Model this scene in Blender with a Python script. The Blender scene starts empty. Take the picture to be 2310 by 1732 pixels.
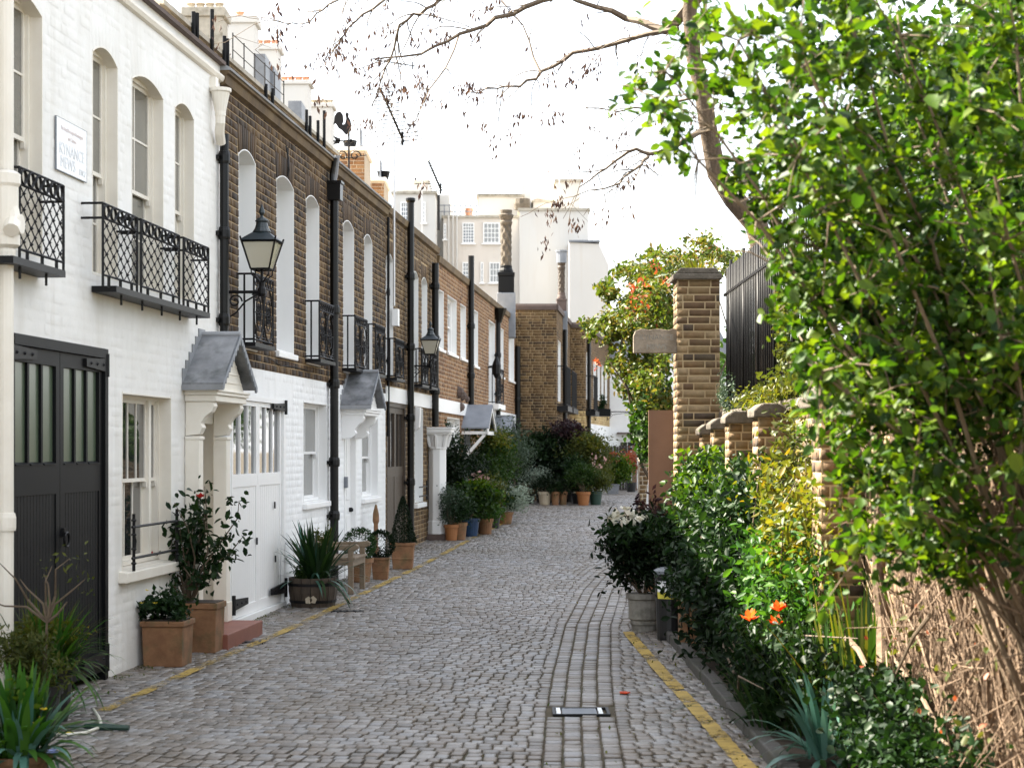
import bpy, math, random
import numpy as np
from mathutils import Vector

# ------------------------------------------------------------------ camera, sky, sun, exposure
scn = bpy.context.scene
COL = scn.collection
F_PX, CX, HY, EYE = 4171.0, 1155.0, 1015.0, 1.7      # survey constants of the photograph (2310 px wide)
cam_d = bpy.data.cameras.new('camera')
cam = bpy.data.objects.new('camera', cam_d)
COL.objects.link(cam)
cam.location = (0, 0, EYE)
cam.rotation_euler = (math.radians(90), 0, 0)
cam_d.lens = 65.0
cam_d.sensor_width = 36.0
cam_d.shift_y = (HY - 866.0) / 2310.0
cam_d.clip_start = 0.1
cam_d.clip_end = 3000
cam_d.dof.use_dof = True
cam_d.dof.focus_distance = 18.5
cam_d.dof.aperture_fstop = 4.5
scn.camera = cam

SUN = Vector((-0.655, 0.30, 0.694)).normalized()      # towards the sun
el = math.asin(SUN.z)
az = math.atan2(SUN.x, SUN.y)
world = bpy.data.worlds.new('World')
scn.world = world
world.use_nodes = True
wn, wl = world.node_tree.nodes, world.node_tree.links
wn.clear()
sky = wn.new('ShaderNodeTexSky')
sky.sky_type = 'NISHITA'
sky.sun_disc = False
sky.sun_elevation = el
sky.sun_rotation = az
sky.air_density = 1.0
sky.dust_density = 2.0
tc = wn.new('ShaderNodeTexCoord')
mp = wn.new('ShaderNodeMapping')
mp.inputs['Scale'].default_value = (1.0, 1.0, 2.6)
mp.inputs['Location'].default_value = (0.4, 0.9, 0.35)
ns = wn.new('ShaderNodeTexNoise')
ns.inputs['Scale'].default_value = 1.9
ns.inputs['Detail'].default_value = 7
ns.inputs['Roughness'].default_value = 0.55
cr = wn.new('ShaderNodeValToRGB')
cr.color_ramp.elements[0].position = 0.38
cr.color_ramp.elements[0].color = (0.26, 0.26, 0.26, 1)
cr.color_ramp.elements[1].position = 0.64
cr.color_ramp.elements[1].color = (0.96, 0.96, 0.96, 1)
mixc = wn.new('ShaderNodeMixRGB')
mixc.inputs['Color2'].default_value = (7.15, 7.2, 7.2, 1)   # bright thin cloud, in the sky texture's units
bg = wn.new('ShaderNodeBackground')
bg.inputs['Strength'].default_value = 0.06
wo = wn.new('ShaderNodeOutputWorld')
wl.new(tc.outputs['Generated'], mp.inputs['Vector'])
wl.new(mp.outputs['Vector'], ns.inputs['Vector'])
wl.new(ns.outputs['Fac'], cr.inputs['Fac'])
wl.new(cr.outputs['Color'], mixc.inputs['Fac'])
wl.new(sky.outputs['Color'], mixc.inputs['Color1'])
wl.new(mixc.outputs['Color'], bg.inputs['Color'])
wl.new(bg.outputs['Background'], wo.inputs['Surface'])

sun_d = bpy.data.lights.new('sun', 'SUN')
sun_d.energy = 5.0
sun_d.angle = math.radians(0.6)
sun_d.color = (1.0, 0.92, 0.78)
sun = bpy.data.objects.new('sun', sun_d)
COL.objects.link(sun)
sun.rotation_euler = SUN.to_track_quat('Z', 'Y').to_euler()
sun.location = (-20, 10, 30)

scn.view_settings.view_transform = 'Standard'
scn.view_settings.look = 'None'
scn.view_settings.gamma = 1.0
scn.view_settings.exposure = 2.75
scn.view_settings.use_curve_mapping = False
scn.render.engine = 'CYCLES'
scn.cycles.use_denoising = True
scn.cycles.max_bounces = 8
scn.cycles.transparent_max_bounces = 16

# ------------------------------------------------------------------ material helpers
MAT = {}

def _mat(name):
    m = bpy.data.materials.new(name)
    m.use_nodes = True
    MAT[name] = m
    nt = m.node_tree
    return m, nt.nodes, nt.links, nt.nodes['Principled BSDF']

def _noise(nd, ln, pos, scale, detail=4, rough=0.55, stretch=None):
    n = nd.new('ShaderNodeTexNoise')
    n.inputs['Scale'].default_value = scale
    n.inputs['Detail'].default_value = detail
    n.inputs['Roughness'].default_value = rough
    if stretch:
        mpp = nd.new('ShaderNodeMapping')
        mpp.inputs['Scale'].default_value = stretch
        ln.new(pos, mpp.inputs['Vector'])
        pos = mpp.outputs['Vector']
    ln.new(pos, n.inputs['Vector'])
    return n.outputs['Fac']

def _ramp(nd, ln, fac, cols, interp='LINEAR', pos=None):
    r = nd.new('ShaderNodeValToRGB')
    e = r.color_ramp.elements
    while len(e) < len(cols):
        e.new(0.5)
    r.color_ramp.interpolation = interp
    for i, c in enumerate(cols):
        e[i].position = pos[i] if pos else i / max(1, len(cols) - 1)
        e[i].color = (c[0], c[1], c[2], 1)
    ln.new(fac, r.inputs['Fac'])
    return r.outputs['Color']

def _mix(nd, ln, fac, a, b, blend='MIX'):
    m = nd.new('ShaderNodeMixRGB')
    m.blend_type = blend
    for sock, v in ((m.inputs['Fac'], fac), (m.inputs['Color1'], a), (m.inputs['Color2'], b)):
        if isinstance(v, (int, float)):
            sock.default_value = v
        elif isinstance(v, tuple):
            sock.default_value = (v[0], v[1], v[2], 1)
        else:
            ln.new(v, sock)
    return m.outputs['Color']

def _tint(nd, ln):
    a = nd.new('ShaderNodeAttribute')
    a.attribute_name = 'tint'
    o = nd.new('ShaderNodeObjectInfo')
    ad = nd.new('ShaderNodeMath')
    ad.operation = 'ADD'
    ln.new(a.outputs['Fac'], ad.inputs[0])
    ln.new(o.outputs['Random'], ad.inputs[1])
    fr = nd.new('ShaderNodeMath')
    fr.operation = 'FRACT'
    ln.new(ad.outputs[0], fr.inputs[0])
    return fr.outputs[0]

def _bump(nd, ln, b, h, strength, dist=0.01):
    bp = nd.new('ShaderNodeBump')
    bp.inputs['Strength'].default_value = strength
    bp.inputs['Distance'].default_value = dist
    ln.new(h, bp.inputs['Height'])
    ln.new(bp.outputs['Normal'], b.inputs['Normal'])

def surf(name, cols, rough=0.7, metal=0.0, vscale=5.0, bump=0.0, bscale=60.0, stain=None, sscale=1.2,
         stretch=None, tinted=False, spec=0.5, bdist=0.006, streak=None):
    """Weathered surface: colours over noise (or over each piece's tint), optional stain colour, fine relief."""
    m, nd, ln, b = _mat(name)
    pos = nd.new('ShaderNodeNewGeometry').outputs['Position']
    n1 = _noise(nd, ln, pos, vscale, 5, 0.6, stretch)
    if tinted:
        col = _ramp(nd, ln, _tint(nd, ln), cols, 'CONSTANT' if len(cols) > 6 else 'LINEAR')
        col = _mix(nd, ln, 0.5, col, _ramp(nd, ln, n1, [(0.45,) * 3, (1.35,) * 3], pos=[0.25, 0.75]), 'MULTIPLY')
    else:
        col = _ramp(nd, ln, n1, cols, pos=[0.3 + 0.4 * i / max(1, len(cols) - 1) for i in range(len(cols))])
    if streak:
        n3 = _noise(nd, ln, pos, 2.2, 5, 0.65, (1.6, 1.6, 0.10))
        f3 = _ramp(nd, ln, n3, [(0,) * 3, (streak[3],) * 3], pos=[0.54, 0.74])
        col = _mix(nd, ln, f3, col, (streak[0], streak[1], streak[2]))
    if stain:
        n2 = _noise(nd, ln, pos, sscale, 6, 0.65, stretch)
        f = _ramp(nd, ln, n2, [(0,) * 3, (stain[3],) * 3], pos=[0.48, 0.72])
        col = _mix(nd, ln, f, col, (stain[0], stain[1], stain[2]))
    ln.new(col, b.inputs['Base Color'])
    b.inputs['Roughness'].default_value = rough
    b.inputs['Metallic'].default_value = metal
    b.inputs['Specular IOR Level'].default_value = spec
    if bump:
        _bump(nd, ln, b, _noise(nd, ln, pos, bscale, 4, 0.6), bump, bdist)
    return m

def leafmat(name, cols, trans=0.35, rough=0.5, tcol=None, spec=0.25):
    m, nd, ln, b = _mat(name)
    col = _ramp(nd, ln, _tint(nd, ln), cols)
    ln.new(col, b.inputs['Base Color'])
    b.inputs['Roughness'].default_value = rough
    b.inputs['Specular IOR Level'].default_value = spec
    t = nd.new('ShaderNodeBsdfTranslucent')
    ln.new(_mix(nd, ln, 1.0, col, tcol or (1.35, 1.4, 0.55), 'MULTIPLY'), t.inputs['Color'])
    mx = nd.new('ShaderNodeMixShader')
    mx.inputs['Fac'].default_value = trans
    out = nd['Material Output']
    ln.new(b.outputs[0], mx.inputs[1])
    ln.new(t.outputs[0], mx.inputs[2])
    ln.new(mx.outputs[0], out.inputs['Surface'])
    return m

def paneglass(name, tint, clear=0.0, rough=0.03, coat=0.6):
    m, nd, ln, b = _mat(name)
    pos = nd.new('ShaderNodeNewGeometry').outputs['Position']
    b.inputs['Base Color'].default_value = (*tint, 1)
    b.inputs['Roughness'].default_value = rough
    b.inputs['Specular IOR Level'].default_value = 0.8
    b.inputs['Coat Weight'].default_value = coat
    b.inputs['Coat Roughness'].default_value = rough
    _bump(nd, ln, b, _noise(nd, ln, pos, 3.0, 2), 0.06, 0.03)
    if clear:
        tr = nd.new('ShaderNodeBsdfTransparent')
        mx = nd.new('ShaderNodeMixShader')
        mx.inputs['Fac'].default_value = clear
        ln.new(b.outputs[0], mx.inputs[1])
        ln.new(tr.outputs[0], mx.inputs[2])
        ln.new(mx.outputs[0], nd['Material Output'].inputs['Surface'])
    return m

# paints and masonry
surf('cream_paint', [(0.76, 0.745, 0.715), (0.82, 0.81, 0.78)], 0.62, bump=0.22, bscale=30, stain=(0.56, 0.53, 0.45, 0.30), sscale=0.9, bdist=0.01, streak=(0.50, 0.46, 0.38, 0.32))
surf('cream_trim', [(0.74, 0.69, 0.60), (0.79, 0.75, 0.67)], 0.5, bump=0.08, bscale=70, stain=(0.55, 0.50, 0.42, 0.25), sscale=2.0)
surf('white_paint', [(0.78, 0.79, 0.79), (0.84, 0.845, 0.84)], 0.55, bump=0.3, bscale=38, stain=(0.60, 0.60, 0.58, 0.22), sscale=1.0, bdist=0.01, streak=(0.52, 0.51, 0.48, 0.28))
surf('white_trim', [(0.80, 0.80, 0.79), (0.84, 0.84, 0.83)], 0.42, bump=0.05, bscale=80, stain=(0.62, 0.61, 0.58, 0.2), sscale=2.5)
surf('brown_brick', [(0.058, 0.031, 0.011), (0.092, 0.051, 0.019), (0.040, 0.022, 0.009), (0.119, 0.070, 0.027), (0.075, 0.039, 0.015), (0.025, 0.015, 0.009), (0.145, 0.088, 0.037), (0.086, 0.047, 0.019)], 0.85, vscale=14, bump=0.5, bscale=90,
     stain=(0.045, 0.030, 0.018, 0.75), sscale=0.9, tinted=True, streak=(0.020, 0.014, 0.009, 0.65))
surf('amber_brick', [(0.222, 0.108, 0.041), (0.274, 0.144, 0.060), (0.178, 0.083, 0.032), (0.310, 0.180, 0.085), (0.230, 0.114, 0.047),
                     (0.148, 0.072, 0.032), (0.289, 0.158, 0.067), (0.200, 0.097, 0.040)], 0.85, vscale=14, bump=0.5, bscale=90,
     stain=(0.16, 0.09, 0.045, 0.5), sscale=0.8, tinted=True)
surf('stock_brick', [(0.193, 0.124, 0.055), (0.155, 0.089, 0.037), (0.237, 0.161, 0.082), (0.110, 0.062, 0.028), (0.186, 0.114, 0.052),
                     (0.058, 0.037, 0.023), (0.256, 0.180, 0.097), (0.141, 0.087, 0.041)], 0.85, vscale=16, bump=0.6, bscale=80,
     stain=(0.13, 0.11, 0.05, 0.5), sscale=2.2, tinted=True)
surf('umber_brick', [(0.110, 0.062, 0.022), (0.135, 0.081, 0.031), (0.078, 0.043, 0.016), (0.162, 0.099, 0.040), (0.103, 0.058, 0.022),
                     (0.055, 0.032, 0.014), (0.148, 0.089, 0.038), (0.091, 0.052, 0.020)], 0.85, vscale=14, bump=0.5, bscale=80, tinted=True)
surf('yellow_brick', [(0.52, 0.38, 0.17), (0.44, 0.30, 0.13), (0.58, 0.44, 0.22), (0.40, 0.27, 0.12), (0.55, 0.42, 0.22),
                      (0.48, 0.34, 0.15), (0.60, 0.47, 0.26)], 0.85, vscale=14, bump=0.4, bscale=80, tinted=True)
surf('mortar', [(0.337, 0.242, 0.133), (0.428, 0.324, 0.187)], 0.95, bump=0.4, bscale=120, stain=(0.22, 0.15, 0.08, 0.6), sscale=1.0)
surf('mortar_pale', [(0.40, 0.33, 0.24), (0.50, 0.42, 0.32)], 0.95, bump=0.4, bscale=120)
surf('stained_fascia', [(0.079, 0.050, 0.022), (0.138, 0.089, 0.037), (0.178, 0.124, 0.059)], 0.85, vscale=3, bump=0.4, bscale=40,
     stain=(0.06, 0.04, 0.025, 0.9), sscale=1.6, stretch=(1, 1, 0.3))
surf('lead', [(0.215, 0.224, 0.237), (0.310, 0.318, 0.335)], 0.6, vscale=3, bump=0.25, bscale=18, stain=(0.10, 0.105, 0.095, 0.6), sscale=2.4)
surf('slate_hood', [(0.13, 0.135, 0.145), (0.20, 0.205, 0.215), (0.29, 0.295, 0.305)], 0.5, vscale=4, bump=0.35, bscale=22, stain=(0.025, 0.032, 0.024, 1.0), sscale=3.2, streak=(0.04, 0.045, 0.04, 0.8))
surf('slate_grey', [(0.16, 0.175, 0.20), (0.22, 0.235, 0.26)], 0.55, vscale=5, bump=0.2, bscale=25)
surf('coping_brown', [(0.073, 0.052, 0.043), (0.112, 0.077, 0.065)], 0.8, vscale=6, bump=0.4, bscale=30)
surf('stone', [(0.36, 0.33, 0.27), (0.46, 0.42, 0.35)], 0.85, vscale=6, bump=0.5, bscale=40, stain=(0.16, 0.14, 0.10, 0.8), sscale=2.5)
surf('weathered_stone', [(0.087, 0.072, 0.054), (0.138, 0.115, 0.090)], 0.9, vscale=9, bump=0.9, bscale=22, stain=(0.055, 0.045, 0.03, 0.9), sscale=5, bdist=0.02)
surf('sign_stone', [(0.189, 0.146, 0.103), (0.327, 0.267, 0.202)], 0.9, vscale=7, bump=0.8, bscale=25, stain=(0.11, 0.09, 0.065, 0.8), sscale=4, bdist=0.015)
surf('render_white', [(0.564, 0.550, 0.520), (0.602, 0.587, 0.557)], 0.8, vscale=0.5, stain=(0.62, 0.56, 0.48, 0.5), sscale=0.35, stretch=(1, 1, 0.35), streak=(0.52, 0.47, 0.40, 0.35))
surf('render_pink', [(0.627, 0.582, 0.520), (0.681, 0.636, 0.582)], 0.8, vscale=0.5, stain=(0.58, 0.50, 0.42, 0.5), sscale=0.3, stretch=(1, 1, 0.3), streak=(0.52, 0.44, 0.36, 0.35))
# metal, timber
surf('iron', [(0.002, 0.002, 0.003), (0.004, 0.004, 0.005)], 0.5, vscale=20, bump=0.15, bscale=90, spec=0.28)
surf('pipe_black', [(0.003, 0.003, 0.003), (0.004, 0.004, 0.004)], 0.36, vscale=8, bump=0.06, bscale=40, spec=0.28)
surf('lamp_green', [(0.012, 0.020, 0.024), (0.021, 0.031, 0.035)], 0.38, vscale=12, bump=0.08, bscale=50)
surf('garage_grey', [(0.004, 0.004, 0.005), (0.005, 0.006, 0.007)], 0.5, vscale=6, bump=0.05, bscale=60, stretch=(1, 1, 0.2), spec=0.16)
surf('dark_timber', [(0.032, 0.021, 0.013), (0.070, 0.045, 0.025)], 0.55, vscale=10, bump=0.3, bscale=50, stretch=(3, 3, 0.25))
surf('teak', [(0.139, 0.099, 0.062), (0.219, 0.164, 0.110)], 0.75, vscale=14, bump=0.3, bscale=60, stain=(0.12, 0.095, 0.06, 0.5), sscale=6)
surf('barrel_oak', [(0.034, 0.024, 0.017), (0.075, 0.053, 0.034)], 0.75, vscale=9, bump=0.4, bscale=50, stretch=(3, 3, 0.4))
surf('fence_timber', [(0.021, 0.015, 0.012), (0.038, 0.028, 0.021)], 0.8, vscale=8, bump=0.3, bscale=40)
surf('terracotta', [(0.155, 0.071, 0.032), (0.253, 0.130, 0.061)], 0.85, vscale=9, bump=0.4, bscale=60, stain=(0.08, 0.07, 0.028, 1.0), sscale=5)
surf('orange_pot', [(0.269, 0.100, 0.029), (0.316, 0.129, 0.041)], 0.65, vscale=7, bump=0.15, bscale=60)
surf('chimney_pot', [(0.42, 0.17, 0.09), (0.52, 0.27, 0.16)], 0.8, vscale=6)
surf('buff_pot', [(0.360, 0.300, 0.210), (0.435, 0.375, 0.285)], 0.8, vscale=6)
surf('urn_stone', [(0.189, 0.172, 0.146), (0.284, 0.267, 0.232)], 0.85, vscale=8, bump=0.5, bscale=50, stain=(0.07, 0.065, 0.045, 0.8), sscale=5)
surf('step_red', [(0.175, 0.055, 0.033), (0.227, 0.077, 0.047)], 0.6, vscale=6, bump=0.15, bscale=50)
surf('black_plastic', [(0.007, 0.007, 0.008), (0.015, 0.015, 0.015)], 0.4)
surf('blue_glaze', [(0.012, 0.03, 0.075), (0.02, 0.05, 0.11)], 0.25)
surf('grey_pot', [(0.17, 0.18, 0.20), (0.23, 0.24, 0.26)], 0.6)
surf('brown_panel', [(0.134, 0.072, 0.044), (0.165, 0.093, 0.059)], 0.55, vscale=3, bump=0.1, bscale=30)
surf('hose_white', [(0.52, 0.51, 0.43), (0.60, 0.58, 0.5)], 0.5)
surf('plastic_green', [(0.012, 0.04, 0.028), (0.02, 0.05, 0.035)], 0.4)
surf('plate_white', [(0.78, 0.80, 0.81), (0.82, 0.83, 0.84)], 0.3)
surf('letter_grey', [(0.66, 0.69, 0.72), (0.70, 0.72, 0.74)], 0.4)
surf('letter_red', [(0.72, 0.62, 0.60), (0.74, 0.64, 0.62)], 0.4)
surf('steel', [(0.144, 0.158, 0.180), (0.189, 0.203, 0.225)], 0.6, metal=0.2, vscale=8)
surf('aluminium', [(0.50, 0.50, 0.50), (0.60, 0.60, 0.60)], 0.4, metal=0.5)
surf('label_yellow', [(0.60, 0.52, 0.05), (0.66, 0.58, 0.08)], 0.5)
surf('curtain', [(0.55, 0.54, 0.50), (0.66, 0.65, 0.60)], 0.9, vscale=10, stretch=(6, 6, 0.2))
surf('soil', [(0.025, 0.017, 0.011), (0.055, 0.038, 0.024)], 0.95, vscale=20, bump=0.8, bscale=60)
# ground
surf('sett_granite', [(0.125, 0.112, 0.098), (0.175, 0.158, 0.142), (0.235, 0.218, 0.202), (0.150, 0.128, 0.108), (0.210, 0.203, 0.200), (0.165, 0.140, 0.116), (0.270, 0.252, 0.236)], 0.48, vscale=30, bump=0.5, bscale=55, stain=(0.105, 0.078, 0.045, 0.62), sscale=0.55,
     tinted=True, bdist=0.008)
surf('joint_dirt', [(0.050, 0.036, 0.020), (0.092, 0.070, 0.040)], 0.95, vscale=7, bump=0.6, bscale=90, stain=(0.045, 0.055, 0.018, 0.8), sscale=1.5)
surf('ground_dirt', [(0.08, 0.065, 0.045), (0.12, 0.10, 0.07)], 0.95, vscale=1)
surf('kerb_stone', [(0.044, 0.041, 0.037), (0.075, 0.071, 0.065)], 0.8, vscale=9, bump=0.5, bscale=45, stain=(0.05, 0.055, 0.025, 0.7), sscale=3)
# plants
leafmat('leaf_bright', [(0.007, 0.026, 0.003), (0.020, 0.055, 0.005), (0.038, 0.090, 0.006), (0.062, 0.121, 0.007), (0.101, 0.149, 0.010), (0.027, 0.069, 0.006)], 0.42, 0.5, tcol=(1.55, 1.5, 0.45), spec=0.28)
leafmat('leaf_lush', [(0.016, 0.060, 0.009), (0.037, 0.108, 0.013), (0.071, 0.155, 0.018)], 0.35)
leafmat('leaf_mid', [(0.011, 0.034, 0.006), (0.022, 0.053, 0.008), (0.039, 0.069, 0.012)], 0.35)
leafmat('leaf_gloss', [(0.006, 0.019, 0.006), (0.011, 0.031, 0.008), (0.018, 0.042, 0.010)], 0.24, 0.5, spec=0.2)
leafmat('leaf_dark', [(0.002, 0.009, 0.002), (0.005, 0.014, 0.004), (0.008, 0.019, 0.005)], 0.2, 0.55, spec=0.18)  # mid, gloss and dark greens lowered: bed's deep shade put into leaf colour
leafmat('leaf_box', [(0.008, 0.028, 0.005), (0.016, 0.046, 0.008), (0.024, 0.058, 0.010)], 0.2)
leafmat('leaf_yellow', [(0.069, 0.099, 0.012), (0.139, 0.139, 0.019), (0.040, 0.076, 0.010), (0.175, 0.127, 0.012)], 0.4, tcol=(1.5, 1.4, 0.5))
leafmat('leaf_olive', [(0.036, 0.055, 0.012), (0.061, 0.076, 0.016), (0.087, 0.095, 0.023)], 0.35, tcol=(1.5, 1.4, 0.5))
leafmat('leaf_climber', [(0.038, 0.073, 0.012), (0.067, 0.103, 0.016), (0.102, 0.124, 0.022), (0.137, 0.097, 0.022), (0.042, 0.082, 0.014), (0.076, 0.111, 0.019)], 0.35, tcol=(1.4, 1.3, 0.5))
leafmat('leaf_red', [(0.286, 0.057, 0.032), (0.330, 0.100, 0.043), (0.248, 0.083, 0.044)], 0.3, tcol=(1.3, 0.9, 0.5))
leafmat('leaf_silver', [(0.20, 0.25, 0.20), (0.30, 0.36, 0.29), (0.15, 0.20, 0.15)], 0.2, tcol=(1.2, 1.2, 1.0))
leafmat('leaf_grey', [(0.041, 0.072, 0.046), (0.075, 0.110, 0.071), (0.029, 0.051, 0.033)], 0.2, tcol=(1.2, 1.2, 0.8))
leafmat('leaf_purple', [(0.015, 0.008, 0.012), (0.030, 0.013, 0.018), (0.047, 0.025, 0.023)], 0.15, tcol=(1.3, 0.9, 0.9))
leafmat('leaf_blue', [(0.040, 0.111, 0.084), (0.082, 0.170, 0.135), (0.028, 0.085, 0.059)], 0.2, 0.35, tcol=(1.2, 1.3, 0.9))
leafmat('seed_key', [(0.06, 0.036, 0.028), (0.10, 0.06, 0.045), (0.045, 0.028, 0.030)], 0.25, 0.7, tcol=(1.2, 1.1, 0.9))
leafmat('petal_white', [(0.70, 0.67, 0.58), (0.80, 0.78, 0.70), (0.62, 0.55, 0.44)], 0.3, 0.5, tcol=(1.1, 1.1, 1.0))
leafmat('petal_pink', [(0.55, 0.33, 0.30), (0.66, 0.48, 0.43), (0.5, 0.26, 0.25)], 0.3, 0.5, tcol=(1.1, 1.0, 1.0))
leafmat('petal_orange', [(0.75, 0.10, 0.015), (0.82, 0.17, 0.03), (0.65, 0.06, 0.01)], 0.35, 0.5, tcol=(1.2, 1.0, 0.8))
leafmat('petal_red', [(0.40, 0.012, 0.012), (0.5, 0.03, 0.025)], 0.25, 0.5, tcol=(1.2, 0.9, 0.8))
leafmat('petal_yellow', [(0.70, 0.55, 0.03), (0.75, 0.62, 0.12)], 0.3, 0.5, tcol=(1.2, 1.1, 0.6))
leafmat('petal_blue', [(0.40, 0.46, 0.75), (0.52, 0.58, 0.82)], 0.3, 0.5, tcol=(1.1, 1.1, 1.1))
surf('bark', [(0.06, 0.040, 0.024), (0.13, 0.088, 0.052)], 0.9, vscale=14, bump=0.9, bscale=45, stretch=(2, 2, 0.4), bdist=0.02)
leafmat('dead_leaf', [(0.077, 0.047, 0.028), (0.146, 0.090, 0.052), (0.047, 0.028, 0.017), (0.206, 0.138, 0.086)], 0.2, 0.8, tcol=(1.2, 1.1, 0.9), spec=0.1)
surf('twig', [(0.075, 0.052, 0.034), (0.13, 0.095, 0.06)], 0.85, vscale=20)
surf('branch_tan', [(0.103, 0.070, 0.041), (0.160, 0.114, 0.070)], 0.8, vscale=14, bump=0.3, bscale=60)
surf('vine_stem', [(0.062, 0.038, 0.022), (0.146, 0.095, 0.058), (0.212, 0.150, 0.099)], 0.9, vscale=25, bump=0.5, bscale=90)
surf('stem_green', [(0.06, 0.10, 0.03), (0.10, 0.14, 0.05)], 0.7, vscale=20)
# glass
paneglass('glass_dark', (0.02, 0.022, 0.024))
paneglass('glass_garage', (0.075, 0.105, 0.065), rough=0.28, coat=0.15)
paneglass('glass_house', (0.12, 0.12, 0.105), coat=0.4)
paneglass('glass_pale', (0.20, 0.21, 0.21))
paneglass('glass_far', (0.10, 0.12, 0.15))
paneglass('glass_lantern', (0.62, 0.58, 0.46), clear=0.35, rough=0.15)
# worn yellow road paint: paint film with holes
def road_paint(name, lo, hi):
    m, nd, ln, b = _mat(name)
    pos = nd.new('ShaderNodeNewGeometry').outputs['Position']
    ln.new(_ramp(nd, ln, _noise(nd, ln, pos, 9, 4), [(0.27, 0.18, 0.035), (0.40, 0.27, 0.05)], pos=[0.35, 0.65]), b.inputs['Base Color'])
    b.inputs['Roughness'].default_value = 0.75
    tr = nd.new('ShaderNodeBsdfTransparent')
    mx = nd.new('ShaderNodeMixShader')
    ad = nd.new('ShaderNodeMath')
    ad.operation = 'ADD'
    ln.new(_noise(nd, ln, pos, 24, 6, 0.75), ad.inputs[0])
    ln.new(_noise(nd, ln, pos, 1.6, 2), ad.inputs[1])
    hv = nd.new('ShaderNodeMath')
    hv.operation = 'MULTIPLY'
    hv.inputs[1].default_value = 0.5
    ln.new(ad.outputs[0], hv.inputs[0])
    ln.new(_ramp(nd, ln, hv.outputs[0], [(1,) * 3, (0,) * 3], pos=[lo, hi]), mx.inputs['Fac'])
    ln.new(b.outputs[0], mx.inputs[1])
    ln.new(tr.outputs[0], mx.inputs[2])
    ln.new(mx.outputs[0], nd['Material Output'].inputs['Surface'])
road_paint('road_paint', 0.40, 0.50)
road_paint('road_paint_worn', 0.44, 0.56)

# ------------------------------------------------------------------ mesh helpers
def link(ob, parent=None, kind=None, label=None, cat=None, group=None):
    COL.objects.link(ob)
    if parent is not None:
        ob.parent = parent
    if kind: ob['kind'] = kind
    if label: ob['label'] = label
    if cat: ob['category'] = cat
    if group: ob['group'] = group
    return ob

def thing(name, label, cat, loc=(0, 0, 0), rz=0.0, group=None):
    o = bpy.data.objects.new(name, None)
    o.empty_display_size = 0.2
    o.location = loc
    o.rotation_euler = (0, 0, rz)
    return link(o, None, None, label, cat, group)

def np_mesh(name, V, Fs, mat, tint=None, smooth=False):
    """V (n,3); Fs list of (m,k) index arrays."""
    me = bpy.data.meshes.new(name)
    V = np.asarray(V, dtype=np.float32)
    me.vertices.add(len(V))
    me.vertices.foreach_set('co', V.ravel())
    loops = np.concatenate([np.asarray(f, dtype=np.int32).ravel() for f in Fs])
    cnt = np.concatenate([np.full(len(f), np.asarray(f).shape[1], dtype=np.int32) for f in Fs])
    st = np.concatenate([[0], np.cumsum(cnt)[:-1]]).astype(np.int32)
    me.loops.add(len(loops))
    me.loops.foreach_set('vertex_index', loops)
    me.polygons.add(len(cnt))
    me.polygons.foreach_set('loop_start', st)
    me.polygons.foreach_set('loop_total', cnt)
    if smooth:
        me.polygons.foreach_set('use_smooth', np.ones(len(cnt), dtype=bool))
    me.update(calc_edges=True)
    if tint is not None:
        at = me.attributes.new('tint', 'FLOAT', 'POINT')
        at.data.foreach_set('value', np.asarray(tint, dtype=np.float32))
    me.materials.append(MAT[mat])
    return me

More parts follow.
